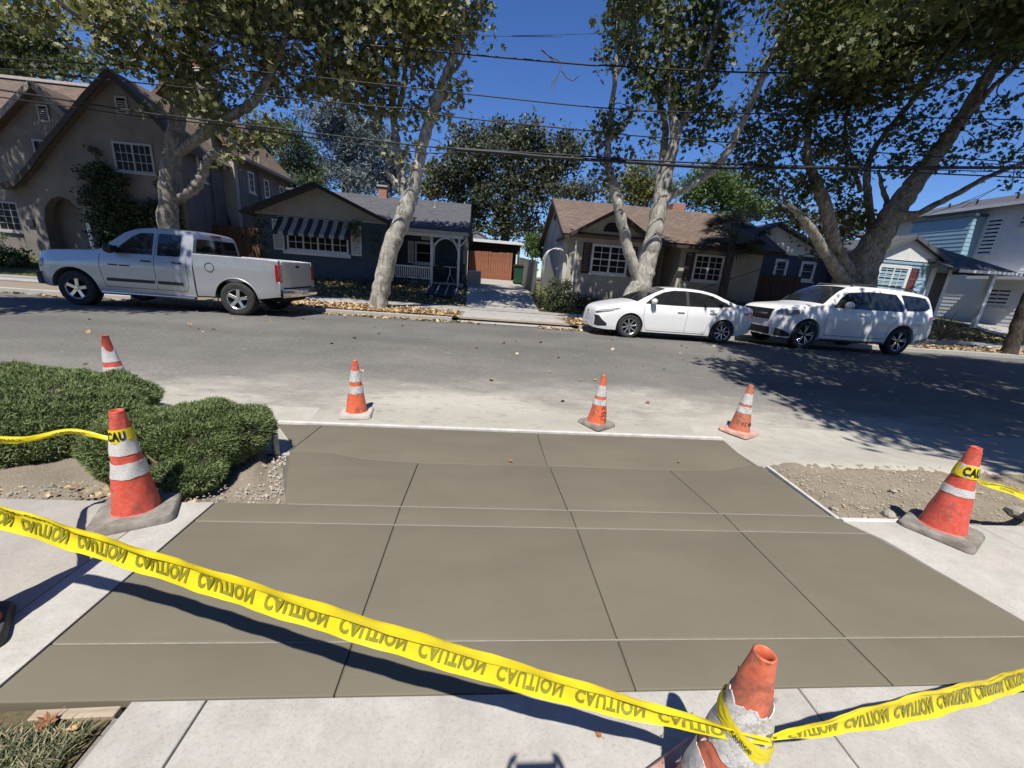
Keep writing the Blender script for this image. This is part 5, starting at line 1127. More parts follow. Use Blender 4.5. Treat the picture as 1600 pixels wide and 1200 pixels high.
for s_ in (-1, 1): MB().beam((-1.12+s_*.05-.2*(s_ > 0)*0, 18.27, 2.7), (-1.12+s_*.32, 18.27, 3.02), .05, .05).build('brace', WHITE, h)
ch = MB().box(-5.32, -4.92, 21.2, 21.6, 4.5, 5.32).build('chimney', BRICK, h); MB().box(-5.36, -4.88, 21.16, 21.64, 4.5, 4.75).build('flashing', M('lead', (.3, .31, .33), None), ch); MB().box(-5.38, -4.86, 21.14, 21.66, 5.32, 5.40).build('cap', M('cap_steel', (.35, .35, .36), None), ch); MB().lathe([(.07, 0), (.07, .14), (.16, .14), (.14, .2), (.001, .21)], 14, Matrix.Translation((-5.12, 21.4, 5.4))).build('flue', BLK, ch)
MB().lathe([(.1, 0), (.04, .05), (.04, .3), (.001, .3)], 10, Matrix.Translation((-2.5, 20.6, 4.5))).build('roof_vent', M('lead', (.3, .31, .33), None), h)
# garden arch, ramp, bistro table, things on the porch
ar = thing('garden_arch', 'thin white metal garden arch at the porch entry', 'garden arch', (-1.66, 17.75, .88))
for yy in (-.16, .16):
    MB().tube([(-.56, yy, 0), (-.56, yy, 1.35)]+[(-.56*math.cos(a), yy, 1.35+.72*math.sin(a)) for a in np.linspace(.15, math.pi-.15, 14)]+[(.56, yy, 1.35), (.56, yy, 0)], .018, 6).build('hoop', WHITE, ar, True, None, world=False)
for k in range(9):
    a = math.pi*k/8; MB().beam((-.56*math.cos(a), -.16, 1.35+.72*math.sin(a)), (-.56*math.cos(a), .16, 1.35+.72*math.sin(a)), .014, .014).build('crossbar', WHITE, ar, world=False)
rp = thing('ramp', 'dark non slip ramp with two pale strips at the porch steps', 'ramp', (-1.7, 17.2, .7))
MB().prism([(-.62, -.85, -.02), (-.62, .95, .32), (-.62, .95, .26), (-.62, -.85, -.08)], (1.24, 0, 0)).build('ramp_deck', BLK, rp, world=False)
for x in (-.6, -.2, .2, .6): MB().beam((x-.0, -.85, .0), (x, .95, .34), .05, .012).build('strip', M('grey_strip', (.42, .42, .42), None), rp, world=False)
bt = thing('bistro_table', 'small white round bistro table on the porch', 'table', (-1.55, 18.9, 1.08))
MB().lathe([(.001, .70), (.3, .70), (.3, .73), (.001, .73)], 24).build('tabletop', WHITE, bt, True, 40, world=False)
for a in (0, 2.1, 4.2): MB().tube([(.04*math.cos(a), .04*math.sin(a), .70), (.02*math.cos(a), .02*math.sin(a), .4), (.24*math.cos(a), .24*math.sin(a), 0)], .012, 6).build('leg', WHITE, bt, True, world=False)
for x, lb in ((-2.0, 'dark porch chair left of the bistro table'), (-1.08, 'dark porch chair right of the bistro table')):
    c = thing('porch_chair', lb, 'chair', (x, 18.95, 1.08), 0, 'chairs on the porch'); MB().box(-.22, .22, -.2, .2, .42, .46).build('seat', BLK, c, world=False); MB().box(-.22, .22, .17, .21, .46, .9).build('backrest', BLK, c, world=False)
    for sx_ in (-.19, .19):
        for sy_ in (-.17, .17): MB().box(sx_-.02, sx_+.02, sy_-.02, sy_+.02, 0, .42).build('leg', BLK, c, world=False)
ac = thing('condenser_unit', 'grey slatted air conditioner condenser beside the redwood gate', 'air conditioner', (-.42, 19.2, 1.0)); MB().box(-.33, .33, -.33, .33, 0, .72).build('case', M('ac_grey', (.45, .45, .44), (.38, .38, .37)), ac, world=False, bevel=.02)
for k in range(10): MB().box(-.29, .29, -.345, -.33, .08+k*.06, .11+k*.06).build('slat', M('ac_dark', (.2, .2, .2), None), ac, world=False)
bn = thing('wheelie_bin', 'dark green wheeled bin against the redwood fence', 'bin', (1.98, 22.0, 1.2)); mb = MB(); mb.add([(x*s_, y*s_, z) for z, s_ in ((.05, .8), (.95, 1.0)) for x, y in ((-.31, -.34), (.31, -.34), (.31, .34), (-.31, .34))], [(0, 1, 2, 3), (4, 5, 6, 7), (0, 1, 5, 4), (1, 2, 6, 5), (2, 3, 7, 6), (3, 0, 4, 7)]); GRN = M('bin_green', (.012, .055, .03), (.018, .065, .036), .5, 5); mb.build('bin_body', GRN, bn, world=False, bevel=.02)
mb = MB(); mb.grid(np.array([[(x, y, .97+.08*(1-(y/.4)**2)*.9) for x in (-.34, .34)] for y in np.linspace(-.38, .38, 7)])); mb.box(-.34, .34, -.39, .38, .94, .975); mb.build('lid', M('bin_lid', (.02, .025, .022), None, .5), bn, world=False)
for x in (-.26, .26): MB().lathe([(.001, -.04), (.11, -.04), (.11, .04), (.001, .04)], 14, Matrix.Translation((x, .30, .11)) @ Matrix.Rotation(R(90), 4, 'Y')).build('wheel', BLK, bn, world=False)
# pots and little yard things in front of the blue house
POT = M('clay_pot', (.24, .10, .06), (.18, .075, .045)); 
for x, y, s_, mt, lb in ((-5.0, 17.3, .16, BLK, 'dark plant pot by the blue wall below the shutter'), (-4.5, 17.5, .13, POT, 'clay pot on the lawn near the porch corner')):
    p = thing('plant_pot', lb, 'plant pot', (x, y, far_z(y))); MB().lathe([(.001, 0), (s_*.7, 0), (s_, s_*1.8), (s_*.88, s_*1.8), (s_*.8, s_*1.5), (.001, s_*1.5)], 18).build('pot', mt, p, True, 40, world=False)
sg = thing('yard_sign', 'small pale yard sign standing on the lawn left of the leaning trunk', 'sign', (-4.15, 16.9, far_z(16.9))); MB().box(-.2, .2, -.01, .01, .3, .85).build('panel', M('sign_pale', (.40, .42, .42), (.30, .34, .36), .6, 9), sg, world=False); MB().box(-.015, .015, -.012, .012, 0, .3).build('stake', GREYWOOD, sg, world=False)
# ---- fences and carport at the end of the drive
fence('redwood board fence across the end of the driveway', (-.85, 24.0), (1.7, 24.0), (1.22, 1.28), 1.62, REDWOOD)
fence('weathered grey picket fence along the right of the driveway', (2.05, 24.0), (2.35, 17.6), (1.26, .85), 1.45, GREYWOOD, .16)
fence('brown board fence between the tan house and the blue bungalow', (-12.4, 19.4), (-9.6, 19.4), (.9, .95), 1.9, BRNWOOD)
fence('dark brown fence between the cream house and the blue house at right', (11.7, 17.9), (15.0, 17.9), (.85, .9), 1.7, BRNWOOD)
cp = thing('carport', 'low carport with white roof edge behind the redwood fence', 'carport', (.6, 25.5, 1.3)); MB().box(-1.7, 1.75, -.9, 4, 2.12, 2.28).build('roof', WHITE, cp, world=False); MB().box(-1.6, 1.6, -.5, -.4, 1.6, 2.12).build('beam', M('dark_beam', (.03, .022, .018), None), cp, world=False); MB().box(-1.7, 1.7, 3.7, 3.9, 0, 2.12).build('rear_wall', DOORW, cp, world=False)
for x in (-1.5, 1.5): MB().box(x-.06, x+.06, -.7, -.58, 0, 2.12).build('post', BRNWOOD, cp, world=False)
gs = thing('garage', 'small white gabled garage far behind the driveway', 'garage', (-.6, 30, 1.4)); MB().prism([(-1.3, 0, 0), (1.3, 0, 0), (1.3, 0, 2.35), (0, 0, 2.95), (-1.3, 0, 2.35)], (0, 5, 0)).build('wall', WHITE, gs, world=False)
for s_ in (-1, 1): MB().prism([(0, -.3, 3.12), (s_*1.55, -.3, 2.35), (s_*1.55, 5.2, 2.35), (0, 5.2, 3.12)], (0, 0, -.12)).build('roof', SH_GREYY, gs, world=False)
MB().box(-1.0, 1.0, -.04, 0, 0, 2.1).build('garage_door', M('beige_door', (.4, .36, .3), None), gs, world=False)
# ---- 3: cream stucco cottage
h = thing('cream_cottage', 'cream stucco cottage with brown shingle roof and maroon shutters', 'house', (7, 16.5, .8)); zb = .6
MB().prism([(3.28, 16.55, zb), (3.28, 16.55, 3.45), (3.28, 19.6, 5.05), (3.28, 22.7, 3.45), (3.28, 22.7, zb)], (.25, 0, 0)).build('side_wall', stucco('white_stucco', (.56, .54, .50), (.48, .46, .42)), h)
MB().box(3.53, 6.85, 16.62, 22.7, zb, 3.45).build('wall', ST_CREAM, h); MB().box(6.85, 8.3, 18.3, 22.7, zb, 3.45).build('entry_wall', ST_CREAM, h); MB().box(8.3, 12.0, 16.7, 22.7, zb, 3.45).build('wall', ST_CREAM, h)
MB().prism([(3.45, 16.4, zb), (3.45, 16.4, 3.4), (5.08, 16.4, 4.28), (6.75, 16.4, 3.4), (6.75, 16.4, zb)], (0, .24, 0)).build('gable_wall', ST_CREAM, h)
roof(h, [(3.05, 16.2, 3.42), (3.05, 19.6, 5.25), (12.6, 19.6, 5.25), (12.6, 16.2, 3.42)], .13, SH_BRN); roof(h, [(3.05, 23, 3.42), (3.05, 19.6, 5.25), (12.6, 19.6, 5.25), (12.6, 23, 3.42)], .13, SH_BRN)
for a, b in (((3.15, 3.30), (5.08, 4.42)), ((5.08, 4.42), (7.05, 3.30))): roof(h, [(a[0], 16.1, a[1]), (b[0], 16.1, b[1]), (b[0], 18.2, b[1]+.02), (a[0], 18.2, a[1]+.02)], .11, SH_BRNY)
for a, b in (((3.15, 3.25), (5.08, 4.37)), ((5.08, 4.37), (7.05, 3.25))): MB().beam((a[0], 16.08, a[1]), (b[0], 16.08, b[1]), .04, .13).build('barge_board', M('brown_trim', (.05, .035, .03), None), h)
MB().beam((3.03, 16.15, 3.40), (3.03, 19.6, 5.2), .04, .14).build('barge_board', MATS['brown_trim'], h); MB().beam((7.0, 16.12, 3.28), (12.6, 16.12, 3.28), .10, .12).build('gutter', MATS['brown_trim'], h)
f = F(16.4); window(h, f, 4.38, 5.92, 1.98, 3.12, 2, 2, 2, sash=True); shutter(h, f, 4.0, 4.34, 1.95, 3.14, MAROON); shutter(h, f, 5.96, 6.28, 1.95, 3.14, MAROON)
hv = MB().prism([(5.08+.34*math.cos(a), 16.395, 3.62+.36*math.sin(a)) for a in np.linspace(0, math.pi, 14)], (0, -.03, 0)).build('half_round_vent', MAROON, h)
for k in range(4): w_ = .34*math.sqrt(max(0, 1-((.05+k*.08)/.36)**2))-.03; MB().box(5.08-w_, 5.08+w_, 16.34, 16.366, 3.65+k*.08, 3.69+k*.08).build('slat', INT, hv)
dr = MB().box(7.2, 8.1, 18.22, 18.3, .95, 3.0).build('front_door', M('tan_door', (.30, .24, .18), (.25, .2, .15)), h); MB().box(7.28, 7.33, 18.18, 18.22, 1.9, 2.05).build('handle', CHROME, dr); MB().box(6.95, 7.15, 18.2, 18.3, .9, 3.1).build('door_trim', MAROON, h)
f = F(16.7); window(h, f, 8.95, 10.25, 2.0, 3.1, 2, 2, 2, sash=True); shutter(h, f, 8.55, 8.9, 1.97, 3.12, MAROON); shutter(h, f, 10.3, 10.65, 1.97, 3.12, MAROON)
fw_ = F(3.28, 'W'); window(h, fw_, 17.2, 17.65, 2.1, 3.0, 1, 1, 2); vent(h, fw_, 19.45, 19.75, 4.3, 4.6, MATS['brown_trim'])
bx = atY(1046, 330, 20.2)[0]; ch = MB().box(bx, bx+.62, 19.9, 20.5, 4.8, float(atY(1055, 317, 19.9)[2])).build('chimney', BRICK, h)
MB().tube([(3.72, 16.33, zb), (3.68, 16.33, 3.2)], .04, 8).build('downpipe', WHITE, h, True)
ar = thing('trellis_hoop', 'thin white arched trellis at the corner of the cream cottage', 'garden arch', (2.95, 16.6, .75))
for yy in (-.2, .2): MB().tube([(-.48, yy, 0), (-.48, yy, 1.6)]+[(-.48*math.cos(a), yy, 1.6+.48*math.sin(a)) for a in np.linspace(.15, math.pi-.15, 12)]+[(.48, yy, 1.6), (.48, yy, 0)], .02, 6).build('hoop', WHITE, ar, True, None, world=False)
for k in range(7): a = math.pi*k/6; MB().beam((-.48*math.cos(a), -.2, 1.6+.48*math.sin(a)), (-.48*math.cos(a), .2, 1.6+.48*math.sin(a)), .016, .016).build('crossbar', WHITE, ar, world=False)
# ---- 4: blue house with white gables
h = thing('white_gabled_house', 'blue board house with white gables, red shutter and grey roof at right', 'house', (17, 17.5, .8)); zb = .6
MB().box(11.6, 16.6, 18.0, 24, zb, 3.5).build('wall', NAVY, h); siding(h, F(18.0), (1.0, 3.5), lambda z: (11.6, 16.6), .16, NAVY, 'siding', True)
MB().prism([(10.9, 18.0, 3.5), (16.3, 18.0, 3.5), (13.15, 18.0, 4.72)], (0, .2, 0)).build('gable_wall', GWHITE, h); siding(h, F(18.0), (3.5, 4.66), lambda z: (10.9+(z-3.5)*1.85, 16.3-(z-3.5)*2.6), .14, GWHITE, 'gable_siding', True)
for a, b in (((10.6, 3.42), (13.15, 4.85)), ((13.15, 4.85), (16.8, 3.42))): roof(h, [(a[0], 17.7, a[1]), (b[0], 17.7, b[1]), (b[0], 24, b[1]), (a[0], 24, a[1])], .12, SH_GREYY)
f = F(18.0); vent(h, f, 13.0, 13.35, 3.85, 4.35); window(h, f, 13.55, 14.2, 2.4, 3.3, 1, 1, 2, fw=.12); window(h, f, 14.85, 15.6, 2.4, 3.3, 1, 1, 2, fw=.12)
MB().box(16.6, 21.4, 17.0, 23.5, zb, 3.6).build('wall', BLUE_L, h); siding(h, F(17.0), (1.0, 3.5), lambda z: (17.1, 21.3), .165, BLUE_L, 'siding', True)
MB().prism([(16.9, 17.0, 3.5), (21.4, 17.0, 3.5), (18.95, 17.0, 4.55)], (0, .2, 0)).build('gable_wall', WHITE, h); MB().box(16.9, 21.35, 16.95, 17.0, 3.45, 3.55).build('frieze_board', BLUE_L, h)
for a, b in (((16.5, 3.42), (18.95, 4.70)), ((18.95, 4.70), (21.75, 3.42))): roof(h, [(a[0], 16.85, a[1]), (b[0], 16.85, b[1]), (b[0], 21, b[1]), (a[0], 21, a[1])], .14, SH_GREYY)
for a, b in (((16.5, 3.33), (18.95, 4.61)), ((18.95, 4.61), (21.75, 3.33))): MB().beam((a[0], 16.82, a[1]), (b[0], 16.82, b[1]), .05, .16).build('barge_board', M('grey_trim2', (.10, .11, .12), None), h)
f = F(17.0); window(h, f, 17.75, 19.35, 2.15, 3.38, 2, 2, 3, fw=.14, sash=False); shutter(h, f, 19.4, 19.78, 2.2, 3.3, RED_SH); MB().box(20.35, 20.6, 16.93, 17.0, 1.1, 3.4).build('door_trim', WHITE, h); MB().box(20.62, 21.2, 16.95, 16.99, 1.1, 3.2).build('screen_door', DOORW, h); MB().box(21.22, 21.4, 16.93, 17.0, 1.1, 3.4).build('door_trim', WHITE, h)
roof(h, [(20.4, 15.9, 3.30), (23.4, 15.9, 3.36), (22.3, 20.5, 5.2), (18.95, 20.5, 5.2)], .12, SH_GREY); roof(h, [(23.4, 15.9, 3.36), (23.4, 24, 3.36), (22.3, 20.5, 5.2)], .12, SH_GREYY)
MB().beam((20.4, 15.87, 3.26), (23.4, 15.87, 3.32), .08, .12).build('gutter', WHITE, h); MB().box(22.4, 22.56, 16.1, 16.26, .9, 3.25).build('porch_post', WHITE, h); MB().box(21.4, 23.2, 18.5, 23, zb, 3.3).build('wall', BLUE_D, h); MB().box(22.3, 22.75, 18.42, 18.5, 1.2, 2.9).build('teal_door', M('teal', (.12, .28, .36), None), h)
# ---- 5: two storey white house at far right (its west flank faces us)
h = thing('two_storey_house', 'tall pale two storey boarded house at the far right edge', 'house', (27.2, 22, .9)); fw_ = F(27.2, 'W')
MB().box(27.2, 38, 17.4, 26, zb, 7.15).build('wall', GWHITE, h); siding(h, fw_, (1.0, 7.1), lambda z: (17.4, 26), .2, GWHITE, 'siding', True)
roof(h, [(26.7, 16.9, 7.1), (26.7, 26.5, 7.1), (31, 25, 8.4), (31, 19, 8.4)], .15, SH_GREYY); roof(h, [(26.7, 16.9, 7.1), (38.5, 16.9, 7.1), (36, 19, 8.4), (31, 19, 8.4)], .15, SH_GREY); MB().beam((26.66, 16.9, 7.06), (26.66, 26.5, 7.06), .1, .16).build('gutter', WHITE, h)
for y in (19.5, 20.8, 22.6, 24): MB().lathe([(.05, 0), (.05, .4), (.001, .4)], 8, Matrix.Translation((28.5, y, 7.5))).build('roof_pipe', BLK, h)
MB().box(26.5, 27.2, 20.9, 24.0, 4.4, 6.7).build('bay', BLUE_L, h); siding(h, F(26.5, 'W'), (4.4, 6.6), lambda z: (20.9, 24), .22, BLUE_L, 'bay_siding', True); siding(h, F(20.9), (4.4, 6.6), lambda z: (26.5, 27.2), .22, BLUE_L, 'bay_siding', True); MB().box(26.4, 27.2, 20.8, 24.1, 6.62, 6.75).build('bay_trim', M('navy_trim', (.05, .09, .14), None), h)
window(h, fw_, 20.0, 20.75, 4.6, 6.6, 1, 1, 3, mat=GWHITE); window(h, fw_, 18.4, 19.4, 5.9, 6.55, 1, 1, 1, mat=WHITE); MB().box(26.2, 27.2, 17.4, 20, 3.3, 3.45).build('balcony_slab', WHITE, h); MB().box(26.22, 26.28, 17.4, 20, 3.45, 3.6).build('balcony_rail', BLK, h); window(h, fw_, 18.5, 19.6, 1.9, 3.0, 1, 2, 2)
# ---------------------------------------------------------------- trees
def bark_mat(name, cs, sc=4.2):
    m, nt, b, out = new_mat(name); g = geoco(nt, (1, 1, .55)); n1 = noise(nt, g, sc, 5, .6, 1.2); n2 = noise(nt, g, sc*2.3, 4, .6, .8); f = noise(nt, g, 35, 4, .7)
    col = ramp(nt, n1, [(.38, cs[0]), (.47, cs[1]), (.53, cs[1]), (.60, cs[2])]); col = mix(nt, ramp(nt, n2, [(.55, 0), (.6, .85)]), col, cs[3]); col = mix(nt, ramp(nt, f, [(.35, .4), (.6, 0)]), col, tuple(x*.45 for x in cs[1])); fk = noise(nt, geoco(nt, (1, 1, .45)), sc*4.5, 3, .7, .4); col = mix(nt, ramp(nt, fk, [(.60, 0), (.66, .8)]), col, tuple(x*.5 for x in cs[2]))
    nt.links.new(col, b.inputs['Base Color']); b.inputs['Roughness'].default_value = .9; b.inputs['Specular IOR Level'].default_value = .2; bump(nt, b, mix(nt, .5, n2, f), .6, .03); return m
BARK = bark_mat('sycamore_bark', ((.34, .312, .26), (.23, .21, .174), (.145, .13, .104), (.40, .372, .32))); BARK_P = bark_mat('pale_sycamore_bark', ((.50, .475, .415), (.37, .348, .30), (.22, .202, .168), (.57, .545, .485))); BARK_D = bark_mat('dark_bark', ((.10, .085, .065), (.075, .06, .048), (.05, .042, .034), (.13, .11, .085)), 6)
def leaf_mat(name, stops, trans=.28, tc=(.16, .22, .03)):
    m, nt, b, out = new_mat(name); a = nd(nt, 'ShaderNodeAttribute'); a.attribute_name = 'rnd'; col = ramp(nt, a.outputs['Fac'], stops)
    nt.links.new(col, b.inputs['Base Color']); b.inputs['Roughness'].default_value = .5; b.inputs['Specular IOR Level'].default_value = .35
    tr = nt.nodes.new('ShaderNodeBsdfTranslucent'); nt.links.new(mix(nt, .5, col, tc), tr.inputs[0]); ms = nt.nodes.new('ShaderNodeMixShader'); ms.inputs[0].default_value = trans
    nt.links.new(b.outputs[0], ms.inputs[1]); nt.links.new(tr.outputs[0], ms.inputs[2]); nt.links.new(ms.outputs[0], out.inputs[0]); return m
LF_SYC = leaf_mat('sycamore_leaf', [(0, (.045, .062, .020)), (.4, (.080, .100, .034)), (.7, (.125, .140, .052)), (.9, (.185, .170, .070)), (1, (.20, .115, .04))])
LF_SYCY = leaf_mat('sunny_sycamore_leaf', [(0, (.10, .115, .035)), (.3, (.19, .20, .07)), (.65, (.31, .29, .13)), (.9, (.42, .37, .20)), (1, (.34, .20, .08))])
LF_OAK = leaf_mat('oak_leaf', [(0, (.035, .042, .022)), (.5, (.062, .070, .036)), (.9, (.095, .100, .052)), (1, (.12, .115, .06))], .12); LF_GRN = leaf_mat('green_leaf', [(0, (.04, .075, .018)), (.5, (.075, .125, .03)), (1, (.13, .17, .05))], .3); LF_YEL = leaf_mat('yellow_green_leaf', [(0, (.10, .11, .03)), (.5, (.16, .16, .045)), (1, (.24, .21, .07))], .3)
LF_CED = leaf_mat('blue_cedar_needle', [(0, (.075, .10, .095)), (.5, (.13, .16, .155)), (1, (.21, .24, .235))], .05, (.1, .14, .13)); LF_CYP = leaf_mat('cypress_needle', [(0, (.03, .05, .014)), (.5, (.055, .085, .025)), (1, (.09, .12, .04))], .1); LF_DARK = leaf_mat('dark_shrub_leaf', [(0, (.022, .035, .012)), (.5, (.042, .062, .020)), (1, (.075, .10, .035))], .15); LF_IVY = leaf_mat('ivy_leaf', [(0, (.02, .035, .012)), (.6, (.04, .06, .02)), (1, (.10, .13, .05))], .1)
def catmull(pts, n=5):
    A = np.array(pts, float); out = []
    for i in range(len(A)-1):
        p0, p1, p2, p3 = A[max(i-1, 0)], A[i], A[i+1], A[min(i+2, len(A)-1)]
        for k in range(n): x = k/n; out.append(.5*((2*p1)+(-p0+p2)*x+(2*p0-5*p1+4*p2-p3)*x*x+(-p0+3*p1-3*p2+p3)*x**3))
    out.append(A[-1]); return np.array(out)
def limb(par, pxs, mat, name, n=12, knob=.0):
    """pxs: (px, py, Y, width_px)"""
    P = []
    for px, py, Y, w in pxs:
        p = atY(px, py, Y); q_ = (px-800)/FPX, (py-600)/FPX; P.append((*p, w/2*depth(p)/FPX/math.sqrt(1+.8*(q_[0]**2+.3*q_[1]**2))))
    C_ = catmull(P, 5); pts = C_[:, :3].copy(); rad = C_[:, 3].copy()
    for i in range(len(pts)):
        pts[i] += np.array((random.gauss(0, .012), random.gauss(0, .012), 0)); rad[i] *= 1+.05*math.sin(i*1.7)+random.gauss(0, .03)+knob*(1 if i % 3 == 0 else -.3)
    mb = MB(); mb.tube(pts, list(np.maximum(rad, .008)), n); o = mb.build(name, mat, par, True, None); return C_
LEAF5 = np.array([(0, -.75, 0), (.62, -.35, .08), (.30, .05, 0), (.85, .42, .1), (.22, .42, -.02), (0, 1.0, .12), (-.22, .42, -.02), (-.85, .42, .1), (-.30, .05, 0), (-.62, -.35, .08)]); LF5 = np.array([(0, 1, 2), (0, 2, 8), (0, 8, 9), (2, 3, 4), (2, 4, 8), (4, 5, 6), (4, 6, 8), (8, 6, 7)])
LEAFQ = np.array([(0, -1, 0), (.5, 0, .1), (0, 1, 0), (-.5, 0, .1)]); LFQ = np.array([(0, 1, 2), (0, 2, 3)])
NEED = np.array([(-.3, -1, 0), (.3, -1, 0), (0, 1, 0)]); NEEDF = np.array([(0, 1, 2)])
def leaves(par, C, size, mat, shape=0, seed=1, up=.45, fr=.55, name='crown', sub=14, sig=.22, droop=.0):
    """C: array of (x,y,z,r,n): leaves gathered on twig clusters inside every ball"""
    rg = np.random.default_rng(seed); P = []; 
    for x, y, z, r, n in C:
        n = int(n); ns = max(2, n//sub); d = rg.normal(size=(ns, 3)); d /= np.linalg.norm(d, axis=1)[:, None]; c = np.array((x, y, z))+d*(r*rg.random(ns)**.45)[:, None]*np.array((1, 1, .92))
        k = rg.integers(0, ns, n); q = c[k]+rg.normal(size=(n, 3))*sig*np.array((1, 1, .75)); P.append(q)
    P = np.concatenate(P); n = len(P); s = rg.uniform(size*.6, size*1.25, n)
    N = rg.normal(size=(n, 3))*.75; N[:, 2] += up; N[:, 1] -= fr; N /= np.linalg.norm(N, axis=1)[:, None]
    T = np.cross(N, rg.normal(size=(n, 3))); T /= np.linalg.norm(T, axis=1)[:, None]; B = np.cross(N, T)
    base, F0 = ((LEAF5, LF5), (LEAFQ, LFQ), (NEED, NEEDF))[shape]
    V = P[:, None, :]+s[:, None, None]*(base[None, :, 0:1]*T[:, None, :]+base[None, :, 1:2]*B[:, None, :]+base[None, :, 2:3]*N[:, None, :])
    F = (F0[None]+len(base)*np.arange(n)[:, None, None]).reshape(-1, 3); off = np.array((0., 0, 0)); q = par
    while q is not None: off += np.array(q.location); q = q.parent
    rnd = np.repeat(np.clip(rg.beta(2, 2.4, n)+.0, 0, 1), len(F0)); o = raw_mesh(name, V.reshape(-1, 3)-off, F, mat, par, rnd); o['kind'] = 'stuff'; return n
def clumps(L, rmul=1.0, dens=1.0, leafA=.0085, ymul=1.0):
    out = []
    for px, py, rp, Y in L:
        p = atY(px, py, Y); r = rp*depth(p)/FPX*rmul/(1+((px-800)/FPX)**2+.5*((py-600)/FPX)**2)**.35; out.append((*p, r, 1.5*dens*math.pi*r*r/leafA))
    return out
def twigs(par, C, skel, mat, seed=3):
    """branches reaching from the limbs into every clump"""
    S_ = np.concatenate(skel); mb = MB(); rg = np.random.default_rng(seed)
    for x, y, z, r, n in C:
        c = np.array((x, y, z)); d = np.linalg.norm(S_[:, :3]-c, axis=1)+np.where(S_[:, 2] > z+.5, 2.0, 0); k = int(np.argmin(d)); a = S_[k, :3]
        if d[k] > 7: continue
        m_ = (a+c)/2+rg.normal(size=3)*.15+np.array((0, 0, .12*d[k])); r0 = min(.045, S_[k, 3]*.5, .012+.014*d[k])
        mb.tube(catmull([a, m_, c], 4), list(np.linspace(r0, .008, 9)), 6)
        for j in range(5):
            e = c+rg.normal(size=3)*r*.55; mb.tube([c*.8+m_*.2, (c+e)/2+rg.normal(size=3)*.05, e], [.009, .006, .004], 4)
    mb.build('branches', mat, par, True, None)['kind'] = 'stuff'
def tree(name, label, base, bark, trunk, limbs, cl, leafm, leaf=.10, extra=(), dens=1.0, group='sycamores along the street', seed=1, knobs=(), leafA=.0085, up=.45):
    t = thing(name, label, 'tree', base, 0, group); sk = [limb(t, trunk, bark, 'trunk', 16)]
    for i, l in enumerate(limbs): sk.append(limb(t, l, bark, 'limb', 12, .22 if i in knobs else 0))
    C = clumps(cl, 1.0, dens, leafA); E = [(x, y, z, r, 1.75*math.pi*r*r/.011) for x, y, z, r in extra]
    twigs(t, C+E[::2], sk, bark, seed)
    if C: leaves(t, C, leaf, leafm, 0, seed, up)
    if E: leaves(t, E, .11, leafm, 0, seed+50, .8, .2, 'upper_crown')
    return t
Y1 = 13.3
# T1: big sycamore behind the pickup
def shade(n, xr, zr, yt, yr, zmin, r=(1.0, 1.4), seed=0):
    """upper crown clumps standing where they shade the targets x,z on depth yt (the part of the crown above the frame)"""
    q = random.Random(seed+int(xr[0]*10)+n); out = []; tries = 0
    while len(out) < n and tries < n*40:
        tries += 1; x, z = q.uniform(*xr), q.uniform(*zr); y0 = q.uniform(*yt) if hasattr(yt, '__len__') else yt; y = q.uniform(*yr); t = (y0-y)/sun_dir.y
        p = (x-sun_dir.x*t, y, z-sun_dir.z*t)
        if p[2] >= zmin and p[2] < 17: out.append((*p, q.uniform(*r)))
    return out
ex1 = shade(70, (-16.4, -11.6), (.8, 7.2), 18, (13.0, 16.5), 8.8, (.6, 1.0))+shade(22, (-20, -16.4), (.8, 6.5), 18, (13.0, 16.5), 8.8, (.5, .9))+shade(10, (-18, -12), (.5, .6), (15.5, 17.5), (11, 13), 7.6, (.7, 1.0))+shade(20, (-11.2, -8.0), (.4, 2.0), 10, (4.8, 7), 6.0, (.7, 1.0))+shade(14, (-16, -9.0), (.2, .2), (8.6, 10.0), (4.6, 6.8), 6.0, (.7, 1.0))
